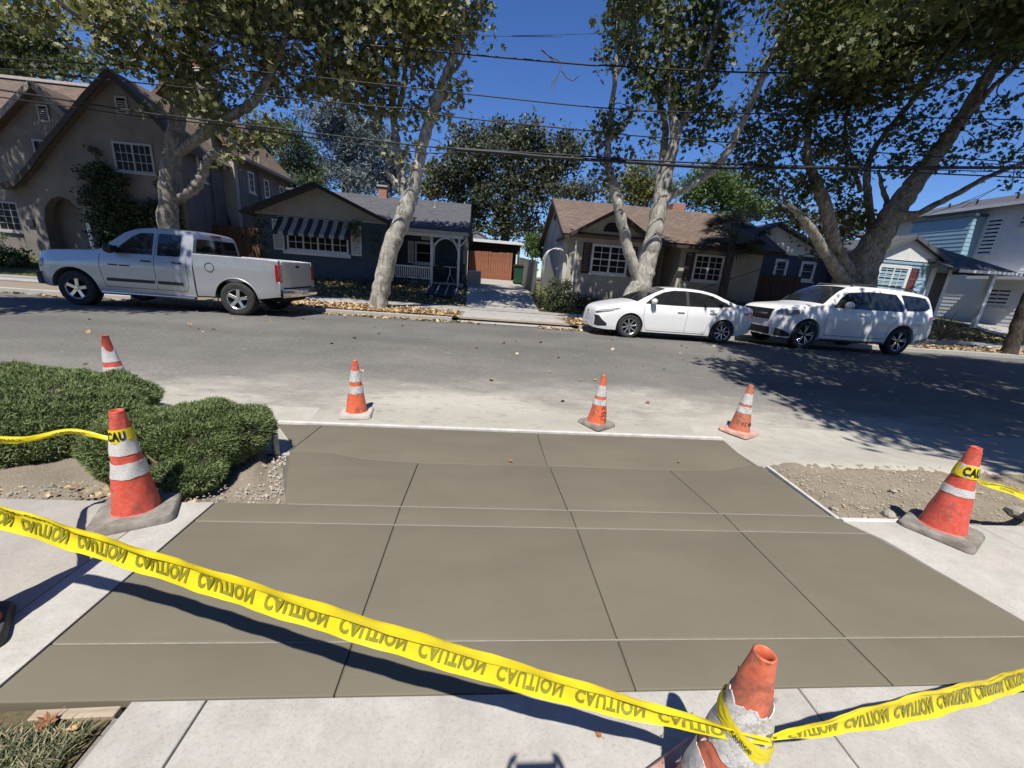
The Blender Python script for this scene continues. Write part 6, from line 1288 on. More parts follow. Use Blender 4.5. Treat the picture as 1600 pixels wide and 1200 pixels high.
tree('sycamore_tree', 'old sycamore behind the silver pickup with a knobby bent lower limb', (-11.0, 13.3, .25), BARK,
  [(270, 470, Y1, 44), (265, 420, Y1, 40), (264, 360, Y1, 36), (263, 300, Y1, 33), (268, 250, Y1, 31), (275, 200, Y1, 29), (280, 150, Y1-.1, 25), (289, 105, Y1-.3, 21), (300, 55, Y1-.5, 18), (312, -10, Y1-.8, 15), (320, -80, Y1-1, 11)],
  [[(276, 240, Y1, 18), (300, 224, Y1-.1, 19), (330, 200, Y1-.3, 19), (365, 178, Y1-.4, 17), (395, 160, Y1-.5, 16), (415, 130, Y1-.6, 14), (432, 90, Y1-.7, 12), (448, 50, Y1-.9, 11), (468, -20, Y1-1.1, 8)],
   [(276, 312, Y1, 15), (290, 304, Y1-.1, 15), (304, 294, Y1-.15, 17), (315, 278, Y1-.2, 17), (320, 260, Y1-.25, 16), (327, 246, Y1-.3, 15), (342, 238, Y1-.4, 11), (362, 232, Y1-.5, 7)],
   [(279, 140, Y1, 14), (250, 108, Y1-.4, 12), (215, 84, Y1-.8, 11), (160, 48, Y1-1.4, 9), (100, 8, Y1-2, 7), (60, -30, Y1-2.4, 5)]],
  [(px, py, r, Y1+dy) for px, py, r, dy in ((40, 15, 60, -2), (105, -5, 40, -1), (165, 25, 50, -1.5), (150, 62, 26, -1.5), (235, 30, 60, -1.2), (215, 75, 30, -1), (310, 35, 60, -1), (385, 35, 55, -1), (445, 25, 50, -1), (255, 95, 42, -.8), (325, 95, 45, -.8), (290, 130, 34, -.6), (395, 100, 38, -.6), (440, 95, 40, -.5), (340, 150, 30, -.6), (315, 175, 24, -.5), (430, 140, 26, -.2), (470, 140, 28, 0), (385, 222, 26, -.6), (355, 250, 15, -.5), (410, 205, 18, -.6), (345, 210, 14, -.5), (240, 172, 13, -.5), (500, 120, 28, -.2), (365, 130, 22, .2))],
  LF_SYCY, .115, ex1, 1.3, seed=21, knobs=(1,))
# T2: leaning sycamore between the two drives
ex2 = shade(36, (-9.8, -1.0), (1.0, 3.2), 18, (13.4, 16.5), 8.6)+shade(14, (-9, -1), (.4, .6), (15, 17.5), (10.5, 13), 7.5, (.8, 1.1))+shade(30, (-.6, 2.3), (.5, .9), (13.2, 21), (9.5, 14), 10.0, (.35, .7))
tree('sycamore_tree', 'leaning sycamore with mottled white base on the leaf covered strip by the driveway', (-3.6, 13.2, .27), BARK_P,
  [(589, 492, 13.2, 34), (592, 470, 13.2, 29), (598, 440, 13.2, 28), (606, 405, 13.2, 27), (617, 370, 13.2, 28), (630, 340, 13.2, 27), (640, 312, 13.2, 26), (648, 285, 13.15, 22), (655, 250, 13.1, 19), (663, 215, 13.05, 18), (676, 175, 13, 18), (690, 140, 12.9, 19), (703, 105, 12.8, 15), (715, 65, 12.7, 12), (724, 20, 12.6, 10), (735, -50, 12.4, 7)],
  [[(636, 322, 13.2, 15), (630, 292, 13.25, 15), (624, 262, 13.3, 14), (619, 225, 13.35, 13), (616, 190, 13.4, 13), (614, 150, 13.4, 12), (617, 110, 13.4, 11), (612, 60, 13.4, 9), (600, 0, 13.3, 7), (590, -60, 13.2, 5)],
   [(628, 300, 13.25, 12), (617, 284, 13.3, 12), (606, 270, 13.35, 10), (602, 262, 13.35, 5)],
   [(616, 185, 13.4, 9), (628, 150, 13.5, 9), (633, 115, 13.5, 8), (640, 60, 13.5, 6), (648, 0, 13.5, 5)],
   [(712, 90, 12.8, 6), (720, 60, 12.8, 8), (722, 95, 12.8, 5), (700, 120, 12.9, 5)]],
  [(px, py, r, 13.0+dy) for px, py, r, dy in ((500, 25, 50, -.5), (560, 20, 55, -.6), (625, 20, 55, -.4), (690, 15, 45, -.5), (735, 15, 28, -.5), (515, 75, 48, -.5), (575, 75, 50, -.6), (640, 75, 38, -.3), (680, 55, 30, -.4), (727, 55, 24, -.4), (752, 20, 16, -.4), (545, 118, 32, -.2), (590, 118, 28, -.1), (655, 105, 18, 0), (520, 122, 26, 0), (560, 150, 20, .2), (575, 180, 17, .2), (545, 165, 14, .2), (585, 140, 16, .2), (640, 140, 14, 0), (655, 160, 15, -.1), (630, 170, 9, 0), (672, 128, 13, -.2), (712, 130, 17, -.2), (722, 150, 11, -.2), (702, 158, 11, -.1), (605, 172, 12, .1), (640, 182, 13, 0), (655, 190, 10, 0), (595, 160, 14, .1), (690, 182, 9, -.1), (705, 180, 8, -.1), (628, 205, 7, 0), (640, 226, 10, 0), (632, 240, 9, 0), (602, 212, 7, .1), (688, 222, 7, 0), (605, 250, 8, 0), (640, 262, 7, 0))],
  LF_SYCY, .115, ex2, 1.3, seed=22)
# T3: twin trunk by the white sedan
ex3 = shade(3, (6.5, 12), (1.0, 4.6), 16.5, (11, 14.5), 8.3, (.5, .85))+shade(10, (3.4, 12), (.4, .6), (14, 16), (10, 12.5), 7.5, (.7, 1.0))
tree('sycamore_tree', 'pale twin trunked sycamore standing behind the white sedan', (5.6, 13.3, .27), BARK_P,
  [(984, 492, 13.3, 42), (994, 462, 13.3, 37), (1004, 435, 13.3, 34), (1012, 408, 13.3, 30), (1019, 380, 13.3, 28), (1026, 345, 13.3, 27), (1033, 312, 13.3, 26), (1040, 280, 13.3, 22), (1048, 245, 13.25, 19), (1055, 215, 13.2, 17), (1052, 185, 13.2, 14), (1047, 145, 13.15, 12), (1045, 100, 13.1, 11), (1043, 55, 13.1, 10), (1036, 0, 13, 9), (1030, -60, 13, 7)],
  [[(1000, 442, 13.25, 20), (990, 415, 13.2, 18), (980, 385, 13.15, 17), (972, 350, 13.1, 17), (965, 315, 13.1, 16), (957, 285, 13.1, 14), (950, 250, 13.1, 11), (951, 215, 13.1, 10), (955, 175, 13.1, 9), (960, 130, 13.1, 8), (964, 80, 13.1, 8), (966, 20, 13.1, 7), (965, -40, 13, 6)],
   [(1022, 372, 13.5, 15), (1027, 330, 13.6, 15), (1030, 290, 13.65, 14), (1036, 240, 13.7, 13), (1040, 200, 13.7, 11), (1030, 160, 13.7, 9), (1010, 110, 13.7, 7)],
   [(1036, 318, 13.2, 11), (1058, 300, 13.0, 12), (1085, 287, 12.9, 12), (1115, 265, 12.8, 13), (1138, 236, 12.7, 13), (1156, 200, 12.6, 12), (1173, 165, 12.5, 11), (1188, 130, 12.4, 11), (1204, 90, 12.3, 10), (1225, 45, 12.2, 9), (1245, -10, 12.1, 7)],
   [(1054, 218, 13.2, 12), (1072, 180, 13.0, 11), (1090, 135, 12.9, 11), (1106, 88, 12.8, 12), (1120, 35, 12.7, 11), (1135, -30, 12.6, 8)],
   [(962, 120, 13.1, 6), (985, 80, 13.2, 6), (992, 30, 13.2, 5)]],
  [(px, py, r, 13.1+dy) for px, py, r, dy in ((975, 12, 34, 0), (1015, 15, 34, .2), (1060, 15, 45, 0), (1110, 20, 42, -.2), (1135, 45, 22, -.3), (965, 58, 22, 0), (1000, 62, 26, .2), (1035, 65, 26, 0), (1075, 65, 38, -.1), (1115, 75, 30, -.2), (955, 95, 15, 0), (990, 105, 22, .2), (1030, 115, 26, .1), (1070, 115, 34, 0), (1110, 115, 20, -.2), (1125, 100, 13, -.2), (1000, 140, 18, .3), (1035, 150, 20, .2), (1078, 155, 26, 0), (1105, 145, 16, -.1), (1060, 175, 18, .1), (945, 188, 17, 0), (975, 180, 15, .1), (935, 215, 16, 0), (962, 205, 13, 0), (940, 245, 12, 0), (968, 250, 14, .2), (955, 268, 14, .1), (935, 270, 10, 0), (1090, 190, 20, 0), (1030, 190, 12, .3), (1024, 220, 10, .4), (1100, 218, 14, -.1), (1075, 215, 13, .1), (1015, 240, 8, .4), (1120, 180, 18, .2), (1140, 175, 14, 0), (985, 168, 9, .1))],
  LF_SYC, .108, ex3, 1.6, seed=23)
# T4: the big spreading sycamore at right
ex4 = shade(24, (11.5, 16.8), (1.0, 4.6), 18, (12.5, 16), 8.8)+shade(40, (12.3, 16.5), (.5, 7), 13.4, (8.3, 12), 9.3)+shade(10, (9.5, 12), (1.5, 4.5), 15.6, (11, 13), 8)+shade(8, (17, 26), (.3, .4), (13, 15), (9, 11.5), 7.5, (.8, 1.1))
tree('sycamore_tree', 'massive many limbed sycamore towering behind the white suv', (13.9, 13.5, .3), BARK,
  [(1328, 480, 13.5, 80), (1332, 455, 13.5, 70), (1338, 432, 13.5, 66), (1352, 405, 13.5, 55), (1370, 375, 13.4, 48), (1388, 345, 13.3, 44), (1410, 312, 13.2, 40), (1432, 282, 13.1, 36), (1455, 250, 13, 33), (1482, 215, 12.9, 30), (1505, 180, 12.8, 28), (1530, 140, 12.7, 26), (1560, 95, 12.6, 24), (1590, 50, 12.5, 21), (1625, 0, 12.4, 17)],
  [[(1335, 445, 13.4, 34), (1318, 415, 13.3, 27), (1303, 380, 13.25, 24), (1294, 340, 13.2, 23), (1284, 305, 13.2, 21), (1272, 278, 13.2, 17), (1262, 245, 13.1, 13), (1262, 200, 13.1, 11), (1272, 150, 13, 9), (1280, 100, 13, 7)],
   [(1325, 450, 13.2, 28), (1305, 420, 13.0, 22), (1286, 390, 12.9, 19), (1268, 360, 12.8, 17), (1248, 335, 12.7, 13), (1225, 315, 12.6, 8)],
   [(1348, 415, 13.6, 22), (1357, 380, 13.6, 17), (1361, 345, 13.6, 15), (1357, 310, 13.6, 14), (1354, 275, 13.6, 13), (1362, 240, 13.6, 11), (1385, 205, 13.5, 10), (1415, 170, 13.4, 12), (1450, 125, 13.3, 12), (1475, 85, 13.2, 11), (1500, 40, 13.1, 10), (1520, -10, 13, 8)],
   [(1368, 385, 13.7, 15), (1382, 345, 13.8, 13), (1385, 315, 13.8, 10), (1376, 285, 13.8, 7), (1372, 265, 13.8, 5)],
   [(1400, 332, 13.0, 16), (1430, 335, 12.8, 14), (1465, 318, 12.6, 13), (1500, 300, 12.4, 12), (1540, 278, 12.2, 11), (1580, 262, 12, 9), (1620, 250, 11.8, 7)],
   [(1500, 190, 12.7, 13), (1525, 165, 12.6, 14), (1550, 138, 12.5, 12), (1580, 110, 12.4, 11), (1615, 75, 12.3, 9)],
   [(1345, 300, 13.6, 8), (1330, 250, 13.6, 7), (1320, 200, 13.5, 6), (1335, 140, 13.4, 6), (1348, 90, 13.3, 8), (1352, 40, 13.2, 8), (1358, -10, 13.2, 6)]],
  [(px, py, r, 13.1+dy-(1.7 if px > 1330 and py < 125 else 0)) for px, py, r, dy in ((1190, 95, 14, -.3), (1172, 112, 10, -.3), (1225, 25, 30, -.5), (1235, 70, 32, -.4), (1275, 45, 45, -.3), (1335, 35, 46, -.3), (1395, 40, 46, -.2), (1440, 25, 34, -.2), (1510, 30, 36, -.3), (1565, 30, 46, -.5), (1245, 120, 34, -.2), (1300, 110, 44, -.1), (1360, 100, 42, 0), (1415, 100, 30, 0), (1540, 80, 36, -.4), (1590, 90, 28, -.5), (1185, 160, 22, -.2), (1215, 165, 30, -.2), (1265, 175, 42, 0), (1320, 170, 32, 0), (1400, 150, 30, .1), (1435, 185, 22, 0), (1175, 205, 26, -.1), (1225, 220, 38, 0), (1285, 235, 40, .1), (1330, 215, 30, .2), (1400, 205, 32, .2), (1155, 235, 26, .1), (1195, 262, 32, .1), (1250, 285, 36, .2), (1310, 285, 32, .3), (1340, 260, 24, .4), (1405, 255, 26, .3), (1425, 225, 20, .2), (1210, 295, 24, .3), (1325, 325, 28, .5), (1245, 325, 20, .4), (1345, 350, 20, .5), (1315, 365, 20, .5), (1370, 350, 12, .6), (1255, 362, 16, .4), (1275, 395, 14, .6), (1485, 160, 18, 0), (1490, 250, 18, -.2), (1530, 225, 22, -.3), (1565, 200, 24, -.4), (1590, 235, 20, -.5), (1575, 160, 20, -.4), (1540, 255, 15, -.4), (1590, 270, 14, -.6), (1580, 292, 9, -.6), (1450, 235, 14, 0), (1520, 190, 14, -.2), (1470, 205, 14, -.1))],
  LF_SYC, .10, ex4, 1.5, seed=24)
# T5: dark trunk leaning at the right edge
b5 = atZ(1578, 552, .26)
tree('sycamore_tree', 'dark leaning trunk at the right frame edge past the suv', tuple(b5), BARK_D, [(1574, 556, b5[1], 32), (1583, 530, b5[1], 27), (1594, 500, b5[1], 25), (1608, 465, b5[1], 24), (1630, 410, b5[1], 23), (1660, 340, b5[1], 20), (1690, 260, b5[1], 16), (1720, 180, b5[1], 12)], [], [], LF_SYC, .1, [(float(b5[0])+random.uniform(.5, 5.5), float(b5[1])+random.uniform(-3, 3), random.uniform(8, 12), random.uniform(1.2, 1.7)) for _ in range(12)], 1.0, seed=25)
# T6: street tree on this side, standing outside the frame; its crown throws the big shadow on the road at right
near = thing('sycamore_tree', 'sycamore on the near side outside the frame that shades the road at right', 'tree', (10.6, 3.0, -.05), 0, 'sycamores along the street')
sk = []
for pts in ([(10.6, 3.0, -.05, .36), (10.6, 2.95, 2, .31), (10.65, 2.8, 4, .28), (10.8, 2.6, 6, .22), (11, 2.4, 8.5, .14)], [(10.65, 2.8, 3.8, .18), (9.8, 2.6, 5.4, .14), (8.6, 2.3, 6.8, .11), (7.3, 2.1, 8, .07)], [(10.7, 2.7, 4.6, .16), (11.8, 3.4, 6.2, .13), (13.2, 4.2, 7.6, .09)], [(10.7, 2.7, 5.2, .13), (10.2, 3.6, 6.6, .10), (9.6, 4.4, 8, .07)]):
    C_ = catmull(pts, 5); MB().tube(C_[:, :3], list(C_[:, 3]), 12).build('trunk' if not sk else 'limb', BARK, near, True, None); sk.append(C_)
NC = []
rq = random.Random(5)
while len(NC) < 175:
    z = rq.uniform(6.5, 10.5); xs_, ys_ = rq.uniform(5.2, 19), rq.uniform(3.6, 10.6)          # where the clump's shadow falls
    left = np.interp(ys_, [3.27, 3.61, 4.0, 4.63, 5.45, 6.26, 7.46, 9.07], [5.6, 5.5, 5.39, 5.23, 5.14, 5.0, 5.04, 6.4])
    if xs_ < left+.5: continue
    k = z/math.tan(SUN_EL); r = rq.uniform(.7, 1.1)
    NC.append((xs_-k*math.sin(SUN_AZ), ys_-k*math.cos(SUN_AZ), z, r, 1.9*math.pi*r*r/.0145))
twigs(near, NC, sk, BARK, 9); leaves(near, NC, .12, LF_SYC, 1, 31)

# ---------------------------------------------------------------- background trees
def bg_tree(name, label, px, Y, zbase, balls, mat, leaf, shape=1, bark=BARK_D, tw=.25, dens=1.3, seed=1, group='trees beyond the houses', sig=.35, sub=18, stems=1):
    """balls: (px,py,rpx) on the plane Y, spread a little in depth"""
    rg = random.Random(seed); C = []; la = leaf*leaf*1.1
    for bx, by, rp in balls:
        p = atY(bx, by, Y+rg.uniform(-1.2, 1.2)); r = rp*depth(p)/FPX; C.append((*p, r, 2.2*dens*1.5*math.pi*r*r/la))
    x0 = float(atY(px, 400, Y)[0]); t = thing(name, label, 'tree', (x0, Y, zbase), 0, group); top = max(c[2] for c in C); sk = []
    pts = [(x0, Y, zbase, tw), (x0+rg.uniform(-.2, .2), Y, zbase+(top-zbase)*.4, tw*.75), (x0+rg.uniform(-.3, .3), Y, zbase+(top-zbase)*.75, tw*.45), (x0, Y, top, tw*.2)]
    C_ = catmull(pts, 4); MB().tube(C_[:, :3], list(C_[:, 3]), 10).build('trunk', bark, t, True, None); twigs(t, C, [C_], bark, seed); leaves(t, C, leaf, mat, shape, seed, .5, .3, 'crown', sub, sig); return t
bg_tree('blue_cedar', 'pale blue cedar rising behind the blue bungalow roof', 545, 33, 1.4, [(500, 185, 18), (470, 178, 8), (520, 170, 18), (545, 195, 28), (510, 210, 22), (570, 215, 28), (540, 230, 26), (600, 235, 26), (500, 262, 24), (540, 270, 30), (580, 265, 30), (620, 262, 24), (610, 285, 22), (500, 285, 20), (560, 290, 24), (530, 155, 8), (590, 200, 14)], LF_CED, .15, 2, seed=41, dens=2.6, sig=.30, tw=.35)
bg_tree('cypress_tree', 'dense dark green conifer beside the tan house wing', 460, 27.5, 1.4, [(440, 210, 18), (462, 215, 20), (455, 240, 22), (480, 235, 18), (470, 262, 22), (448, 262, 18), (488, 262, 16), (475, 285, 20), (455, 195, 9), (490, 285, 14), (455, 300, 22)], LF_CYP, .13, 2, seed=42, dens=1.8, sig=.28)
bg_tree('yellowing_tree', 'yellow green tree between the tan house roof and the conifer', 418, 30, 1.4, [(400, 200, 18), (420, 195, 18), (430, 215, 18), (405, 222, 16), (440, 200, 10), (420, 235, 14)], LF_YEL, .14, 1, seed=43)
bg_tree('oak_tree', 'big dark oak above the driveway between the two cottages', 790, 33, 1.4, [(720, 225, 22), (745, 222, 28), (790, 212, 28), (830, 210, 30), (815, 230, 30), (770, 240, 32), (730, 255, 32), (700, 262, 26), (690, 285, 24), (850, 240, 32), (880, 225, 20), (880, 215, 12), (890, 250, 24), (900, 232, 14), (870, 275, 30), (830, 270, 34), (790, 275, 34), (745, 285, 34), (710, 300, 26), (765, 310, 32), (810, 315, 32), (850, 305, 26), (745, 335, 24), (790, 345, 28), (830, 345, 18), (720, 330, 20)], LF_OAK, .16, 1, seed=44, dens=1.25, tw=.45)
bg_tree('yellowing_tree', 'thin yellow green tree left of the big oak behind the leaning trunk', 675, 36, 1.4, [(672, 262, 14), (682, 275, 14), (668, 285, 16), (680, 300, 14), (662, 300, 12)], LF_YEL, .14, 1, seed=45)
bg_tree('leafy_tree', 'olive green tree right of the oak behind the cream cottage roof', 905, 30, 1.4, [(900, 295, 16), (920, 298, 14), (885, 300, 14), (905, 308, 14), (935, 302, 10)], LF_OAK, .14, 1, seed=46)
bg_tree('yellowing_tree', 'sunlit yellow green tree behind the twin trunk', 990, 31, 1.4, [(960, 300, 16), (985, 280, 20), (1005, 270, 18), (1010, 290, 22), (985, 300, 20), (1025, 300, 20), (1040, 290, 16), (1000, 310, 20), (955, 312, 12)], LF_YEL, .13, 1, seed=47)
bg_tree('green_tree', 'fresh green tree above the brick chimney of the cream cottage', 1115, 28, 1.4, [(1090, 285, 24), (1125, 280, 26), (1150, 290, 26), (1170, 305, 24), (1105, 305, 26), (1140, 315, 28), (1175, 325, 22), (1085, 310, 16), (1195, 330, 18), (1120, 265, 16), (1075, 295, 14)], LF_GRN, .13, 1, seed=48)
bg_tree('dark_tree', 'dark leafy tree behind the tan house at the left edge', 60, 27, 1.4, [(10, 60, 36), (60, 50, 34), (40, 90, 34), (100, 90, 24), (10, 110, 30), (70, 115, 22), (120, 105, 16), (20, 140, 22), (-30, 80, 40), (145, 95, 18), (200, 100, 16), (175, 90, 14), (10, 165, 16)], LF_SYC, .15, 0, seed=49, dens=1.3)
bg_tree('small_tree', 'small bright leaved tree by the grey picket fence', 832, 22.8, 1.2, [(832, 372, 12), (825, 382, 11), (840, 388, 11), (832, 395, 9), (843, 378, 8)], LF_GRN, .09, 1, seed=50, tw=.07, sig=.12)
bg_tree('dark_tree', 'dark tree showing between the trunk limbs above the blue house', 1260, 29, 1.4, [(1225, 330, 18), (1250, 340, 20), (1285, 345, 22), (1310, 350, 22), (1340, 350, 20), (1300, 370, 16)], LF_OAK, .15, 1, seed=51)
bg_tree('dark_tree', 'far dark trees low behind the carport roof', 770, 40, 1.4, [(735, 362, 12), (752, 358, 12), (770, 362, 14), (790, 362, 14), (810, 362, 12), (826, 364, 12), (845, 366, 14), (865, 370, 14), (715, 362, 12), (830, 385, 12), (850, 392, 12)], LF_OAK, .2, 1, seed=52)
# ---------------------------------------------------------------- shrubs, hedges, ivy
def shrub(name, label, base, C, mat, leaf, shape=1, seed=1, group=None, dens=1.4, sig=.09, cat='shrub'):
    t = thing(name, label, cat, base, 0, group); la = leaf*leaf*1.1; rg = random.Random(seed)
    for k in range(6):
        c = C[k % len(C)]; MB().tube([(base[0]+rg.uniform(-.1, .1), base[1], base[2]-.05), (base[0]*.5+c[0]*.5, base[1]*.5+c[1]*.5, base[2]*.5+c[2]*.5), (c[0], c[1], c[2])], [.03, .02, .01], 6).build('stem', TWIG, t, True, None)
    leaves(t, [(x, y, z, r, dens*1.5*math.pi*r*r/la) for x, y, z, r in C], leaf, mat, shape, seed, .5, .4, 'foliage', 14, sig); return t
gz_ = far_z
shrub('shrub', 'dark bushy shrub at the corner of the driveway and cream cottage', (3.0, 15.7, gz_(15.7)), [(2.75, 15.7, 1.0, .42), (3.1, 15.6, .85, .45), (3.3, 15.7, 1.15, .40), (2.9, 15.6, .6, .45), (3.25, 15.5, .6, .45), (2.95, 15.8, 1.4, .3), (3.35, 15.8, 1.45, .25)], LF_DARK, .055, 1, 61, dens=1.8)
shrub('hedge', 'dark clipped hedge below the tan house window at the left edge', (-18.6, 16.6, gz_(16.6)), [(-20.3+k*.5, 16.6, .95+.1*math.sin(k*2), .42) for k in range(7)]+[(-20.3+k*.5, 16.5, .6, .42) for k in range(7)], LF_DARK, .06, 1, 62, dens=1.7, cat='hedge')
shrub('climbing_ivy', 'mass of dark ivy covering the tan wall right of the arch', (-13.7, 17.8, .9), [(-15.5+.36*(k % 9)+random.uniform(-.1, .1), 17.80, 1.1+.5*(k//9)+random.uniform(-.1, .1), .36) for k in range(63) if not (k//9 > 4 and (k % 9) > 3)]+[(-14.9, 17.85, 4.6, .22), (-15.1, 17.85, 5.0, .2), (-14.8, 17.85, 4.2, .25), (-15.3, 17.85, 4.4, .18), (-12.7, 17.8, 4.0, .3), (-12.6, 17.8, 3.4, .3)], LF_IVY, .06, 1, 63, dens=2.0, cat='ivy', sig=.09)
shrub('shrub', 'tall thin shrub against the left corner of the blue bungalow', (-9.0, 17.4, .8), [(-9.2, 17.4, 2.6, .3), (-8.95, 17.4, 2.9, .25), (-9.3, 17.3, 2.2, .3), (-8.9, 17.35, 2.2, .28), (-9.1, 17.4, 1.6, .3), (-9.3, 17.4, 1.2, .3), (-8.85, 17.3, 1.3, .28)], LF_DARK, .06, 1, 64, dens=1.0)
shrub('hanging_plant', 'trailing hanging plant at the right of the striped awning', (-5.4, 17.6, 3.2), [(-5.4, 17.6, 3.1, .22), (-5.45, 17.6, 2.85, .18), (-5.3, 17.6, 2.7, .14), (-5.35, 17.6, 3.25, .15)], LF_GRN, .05, 1, 65, cat='plant')
shrub('shrub', 'low dark planting along the porch railing', (-3.2, 17.9, .9), [(-3.9+k*.32, 17.9, 1.0, .22) for k in range(5)], LF_DARK, .05, 1, 66)
shrub('shrub', 'bare leafed shrub climbing the porch corner post behind the leaning trunk', (-4.4, 17.6, .9), [(-4.4, 17.6, 2.9, .2), (-4.6, 17.6, 2.6, .22), (-4.5, 17.6, 2.2, .2), (-4.3, 17.6, 1.7, .2), (-4.5, 17.6, 1.2, .22)], LF_DARK, .06, 1, 67, dens=.9)
shrub('shrub', 'low hedge under the window of the cream cottage', (8, 16.2, .75), [(3.9+k*.45, 16.05, .85, .26) for k in range(6)]+[(8.6+k*.4, 16.2, 1.0, .35) for k in range(8)], LF_DARK, .055, 1, 68)
shrub('shrub', 'round olive shrub on the lawn at far right beside the dark car', (24.2, 15.2, .4), [(24.2, 15.2, .75, .5), (23.8, 15.2, .65, .45), (24.7, 15.2, .65, .45), (24.2, 15.0, .55, .5), (24.9, 15.3, .5, .35), (23.5, 15.3, .5, .35)], LF_GRN, .05, 1, 69, dens=1.8)
shrub('shrub', 'shrub with pale leaves below the tan house left window', (-19.4, 17.6, .8), [(-19.6, 17.7, 1.7, .25), (-19.2, 17.7, 1.5, .25), (-19.4, 17.7, 1.2, .3)], LF_GRN, .05, 1, 70, dens=.9)
# flax with strap leaves, palm
def strap_plant(name, label, base, n, L, w, mat, seed, cat, zlift=0.0, arch=1.0):
    t = thing(name, label, cat, base); rg = random.Random(seed)
    for k in range(n):
        a = rg.uniform(0, 6.28); l = L*rg.uniform(.6, 1.1); out = rg.uniform(.25, 1.0); P = []
        for i in range(8):
            u = i/7; rr = l*out*u*.75; z = zlift+l*(u*(1.15-out*.35)-arch*out*.62*u*u); ww = w*(1-.85*u**2)*(.5+min(1, u*4)*.5); c = Vector((rr*math.cos(a), rr*math.sin(a), z)); s_ = Vector((-math.sin(a), math.cos(a), 0))*ww
            P.append([tuple(c-s_), tuple(c+Vector((0, 0, -ww*.5))), tuple(c+s_)])
        mb = MB(); mb.grid(np.array(P)); mb.build('leaf', mat[k % len(mat)], t, True, None, world=False, fix=False)
    return t
FLAX = [M('flax_green', (.13, .13, .06), (.08, .09, .04), .5, 3), M('flax_bronze', (.22, .15, .09), (.13, .09, .055), .5, 3), M('flax_pale', (.38, .34, .24), (.26, .24, .16), .5, 3)]
pf = atY(1480, 500, 14.9); strap_plant('flax_plant', 'spiky bronze and green flax clump beside the white suv tail', (float(pf[0]), 14.9, gz_(14.9)), 70, 1.5, .04, FLAX, 71, 'plant', arch=1.1)
pt = thing('fan_palm', 'dark fan palm standing before the cream cottage right window', 'palm', (9.8, 15.6, gz_(15.6)))
MB().tube([(0, 0, 0), (.03, 0, .9), (0, .02, 2.2), (.0, 0, 3.35)], [.2, .17, .15, .13], 12).build('trunk', BARK_D, pt, True, None, world=False)
rg = random.Random(8); PALM = M('palm_frond', (.03, .05, .018), (.05, .075, .028), .5, 5)
for k in range(34):
    a = rg.uniform(0, 6.28); e = rg.uniform(-.6, 1.0); d = Vector((math.cos(a)*math.cos(e), math.sin(a)*math.cos(e), math.sin(e))); c = Vector((0, 0, 3.35))+d*.8; s_ = Vector((-math.sin(a), math.cos(a), 0)); u_ = d.cross(s_)
    mb = MB(); mb.tube([(0, 0, 3.3), tuple(Vector((0, 0, 3.35))+d*.45+Vector((0, 0, .05))), tuple(c)], [.02, .014, .01], 5)
    for j in range(13):
        b_ = (j-6)/6*1.35; dd = d*math.cos(b_)+s_*math.sin(b_); q = c+dd*.72+Vector((0, 0, -.16)); n_ = dd.cross(u_)*.035; m_ = c+dd*.4; mb.add([c, m_-n_, q, m_+n_], [(0, 1, 2, 3)])
    mb.build('frond', PALM, pt, False, None, world=False, fix=False)['kind'] = 'stuff'
# ---------------------------------------------------------------- overhead lines
WIRE = M('cable_black', (.012, .012, .013), None, .6); WIREB = M('cable_bundle', (.010, .010, .011), (.016, .016, .017), .6, 3)
def wire(label, pts, r, Y=12.0, mat=None):
    P = [atY(px, py, Y) for px, py in pts]; a, b = P[0], P[-1]; ext = lambda p, q, s: p+(p-q)/np.linalg.norm(p-q)*s
    P = [ext(P[0], P[1], 28)+np.array((0, 0, .3))]+P+[ext(P[-1], P[-2], 30)+np.array((0, 0, .3))]
    o = MB().tube(catmull(P, 8), r, 8).build('overhead_cable', mat or WIRE, None, True, None); tag(o, label, 'cable', 'utility cables along the far kerb'); return o
wire('thick upper cable with a dead twig caught on it', [(720, 84), (960, 103), (1130, 112), (1260, 114), (1400, 112)], .022)
wire('second cable from the top crossing between the sycamores', [(20, 92), (400, 112), (720, 146), (960, 170), (1160, 177)], .016)
wire('third cable from the top crossing the blue sky gap', [(420, 150), (620, 168), (720, 184), (960, 208), (1160, 224)], .016)
wire('fourth cable just above the thick bundle', [(30, 145), (262, 180), (400, 197), (640, 226), (720, 232), (960, 247), (1120, 256)], .02)
wire('lowest cable running just under the fourth one', [(30, 156), (262, 186), (400, 203), (640, 236), (720, 240), (960, 250)], .014, 12.05)
wire('thin high cable faint against the sky', [(740, 56), (800, 56), (940, 52), (1150, 41), (1210, 36)], .006)
bun = MB().tube(catmull([atY(712, 233, 11.98), atY(720, 234, 11.98), atY(800, 240, 11.98), atY(850, 245, 11.98), atY(960, 252, 11.98), atY(1120, 262, 11.98), atY(1230, 262, 11.98), atY(1400, 262, 11.98), atY(1640, 262, 11.98)], 6), .042, 10).build('overhead_cable', WIREB, None, True, None); tag(bun, 'thick black cable bundle in front of the big oak', 'cable', 'utility cables along the far kerb')
wire('service drop cable slanting to the house at far right', [(1420, 345), (1500, 318), (1560, 292), (1600, 270)], .012, 15)
tw = thing('dead_twig', 'bare dead twig dangling from the top cable in the sky', 'twig', tuple(atY(872, 96, 12)))
for pts in ([(846, 78), (858, 88), (877, 97), (874, 112), (868, 128), (863, 150)], [(877, 110), (886, 122), (896, 127), (903, 120), (910, 116)], [(870, 120), (864, 128), (858, 142)], [(858, 88), (866, 96)]): MB().tube([atY(x, y, 12-.02*(i % 2)) for i, (x, y) in enumerate(pts)], list(np.linspace(.018, .006, len(pts))), 5).build('stem', TWIG, tw)
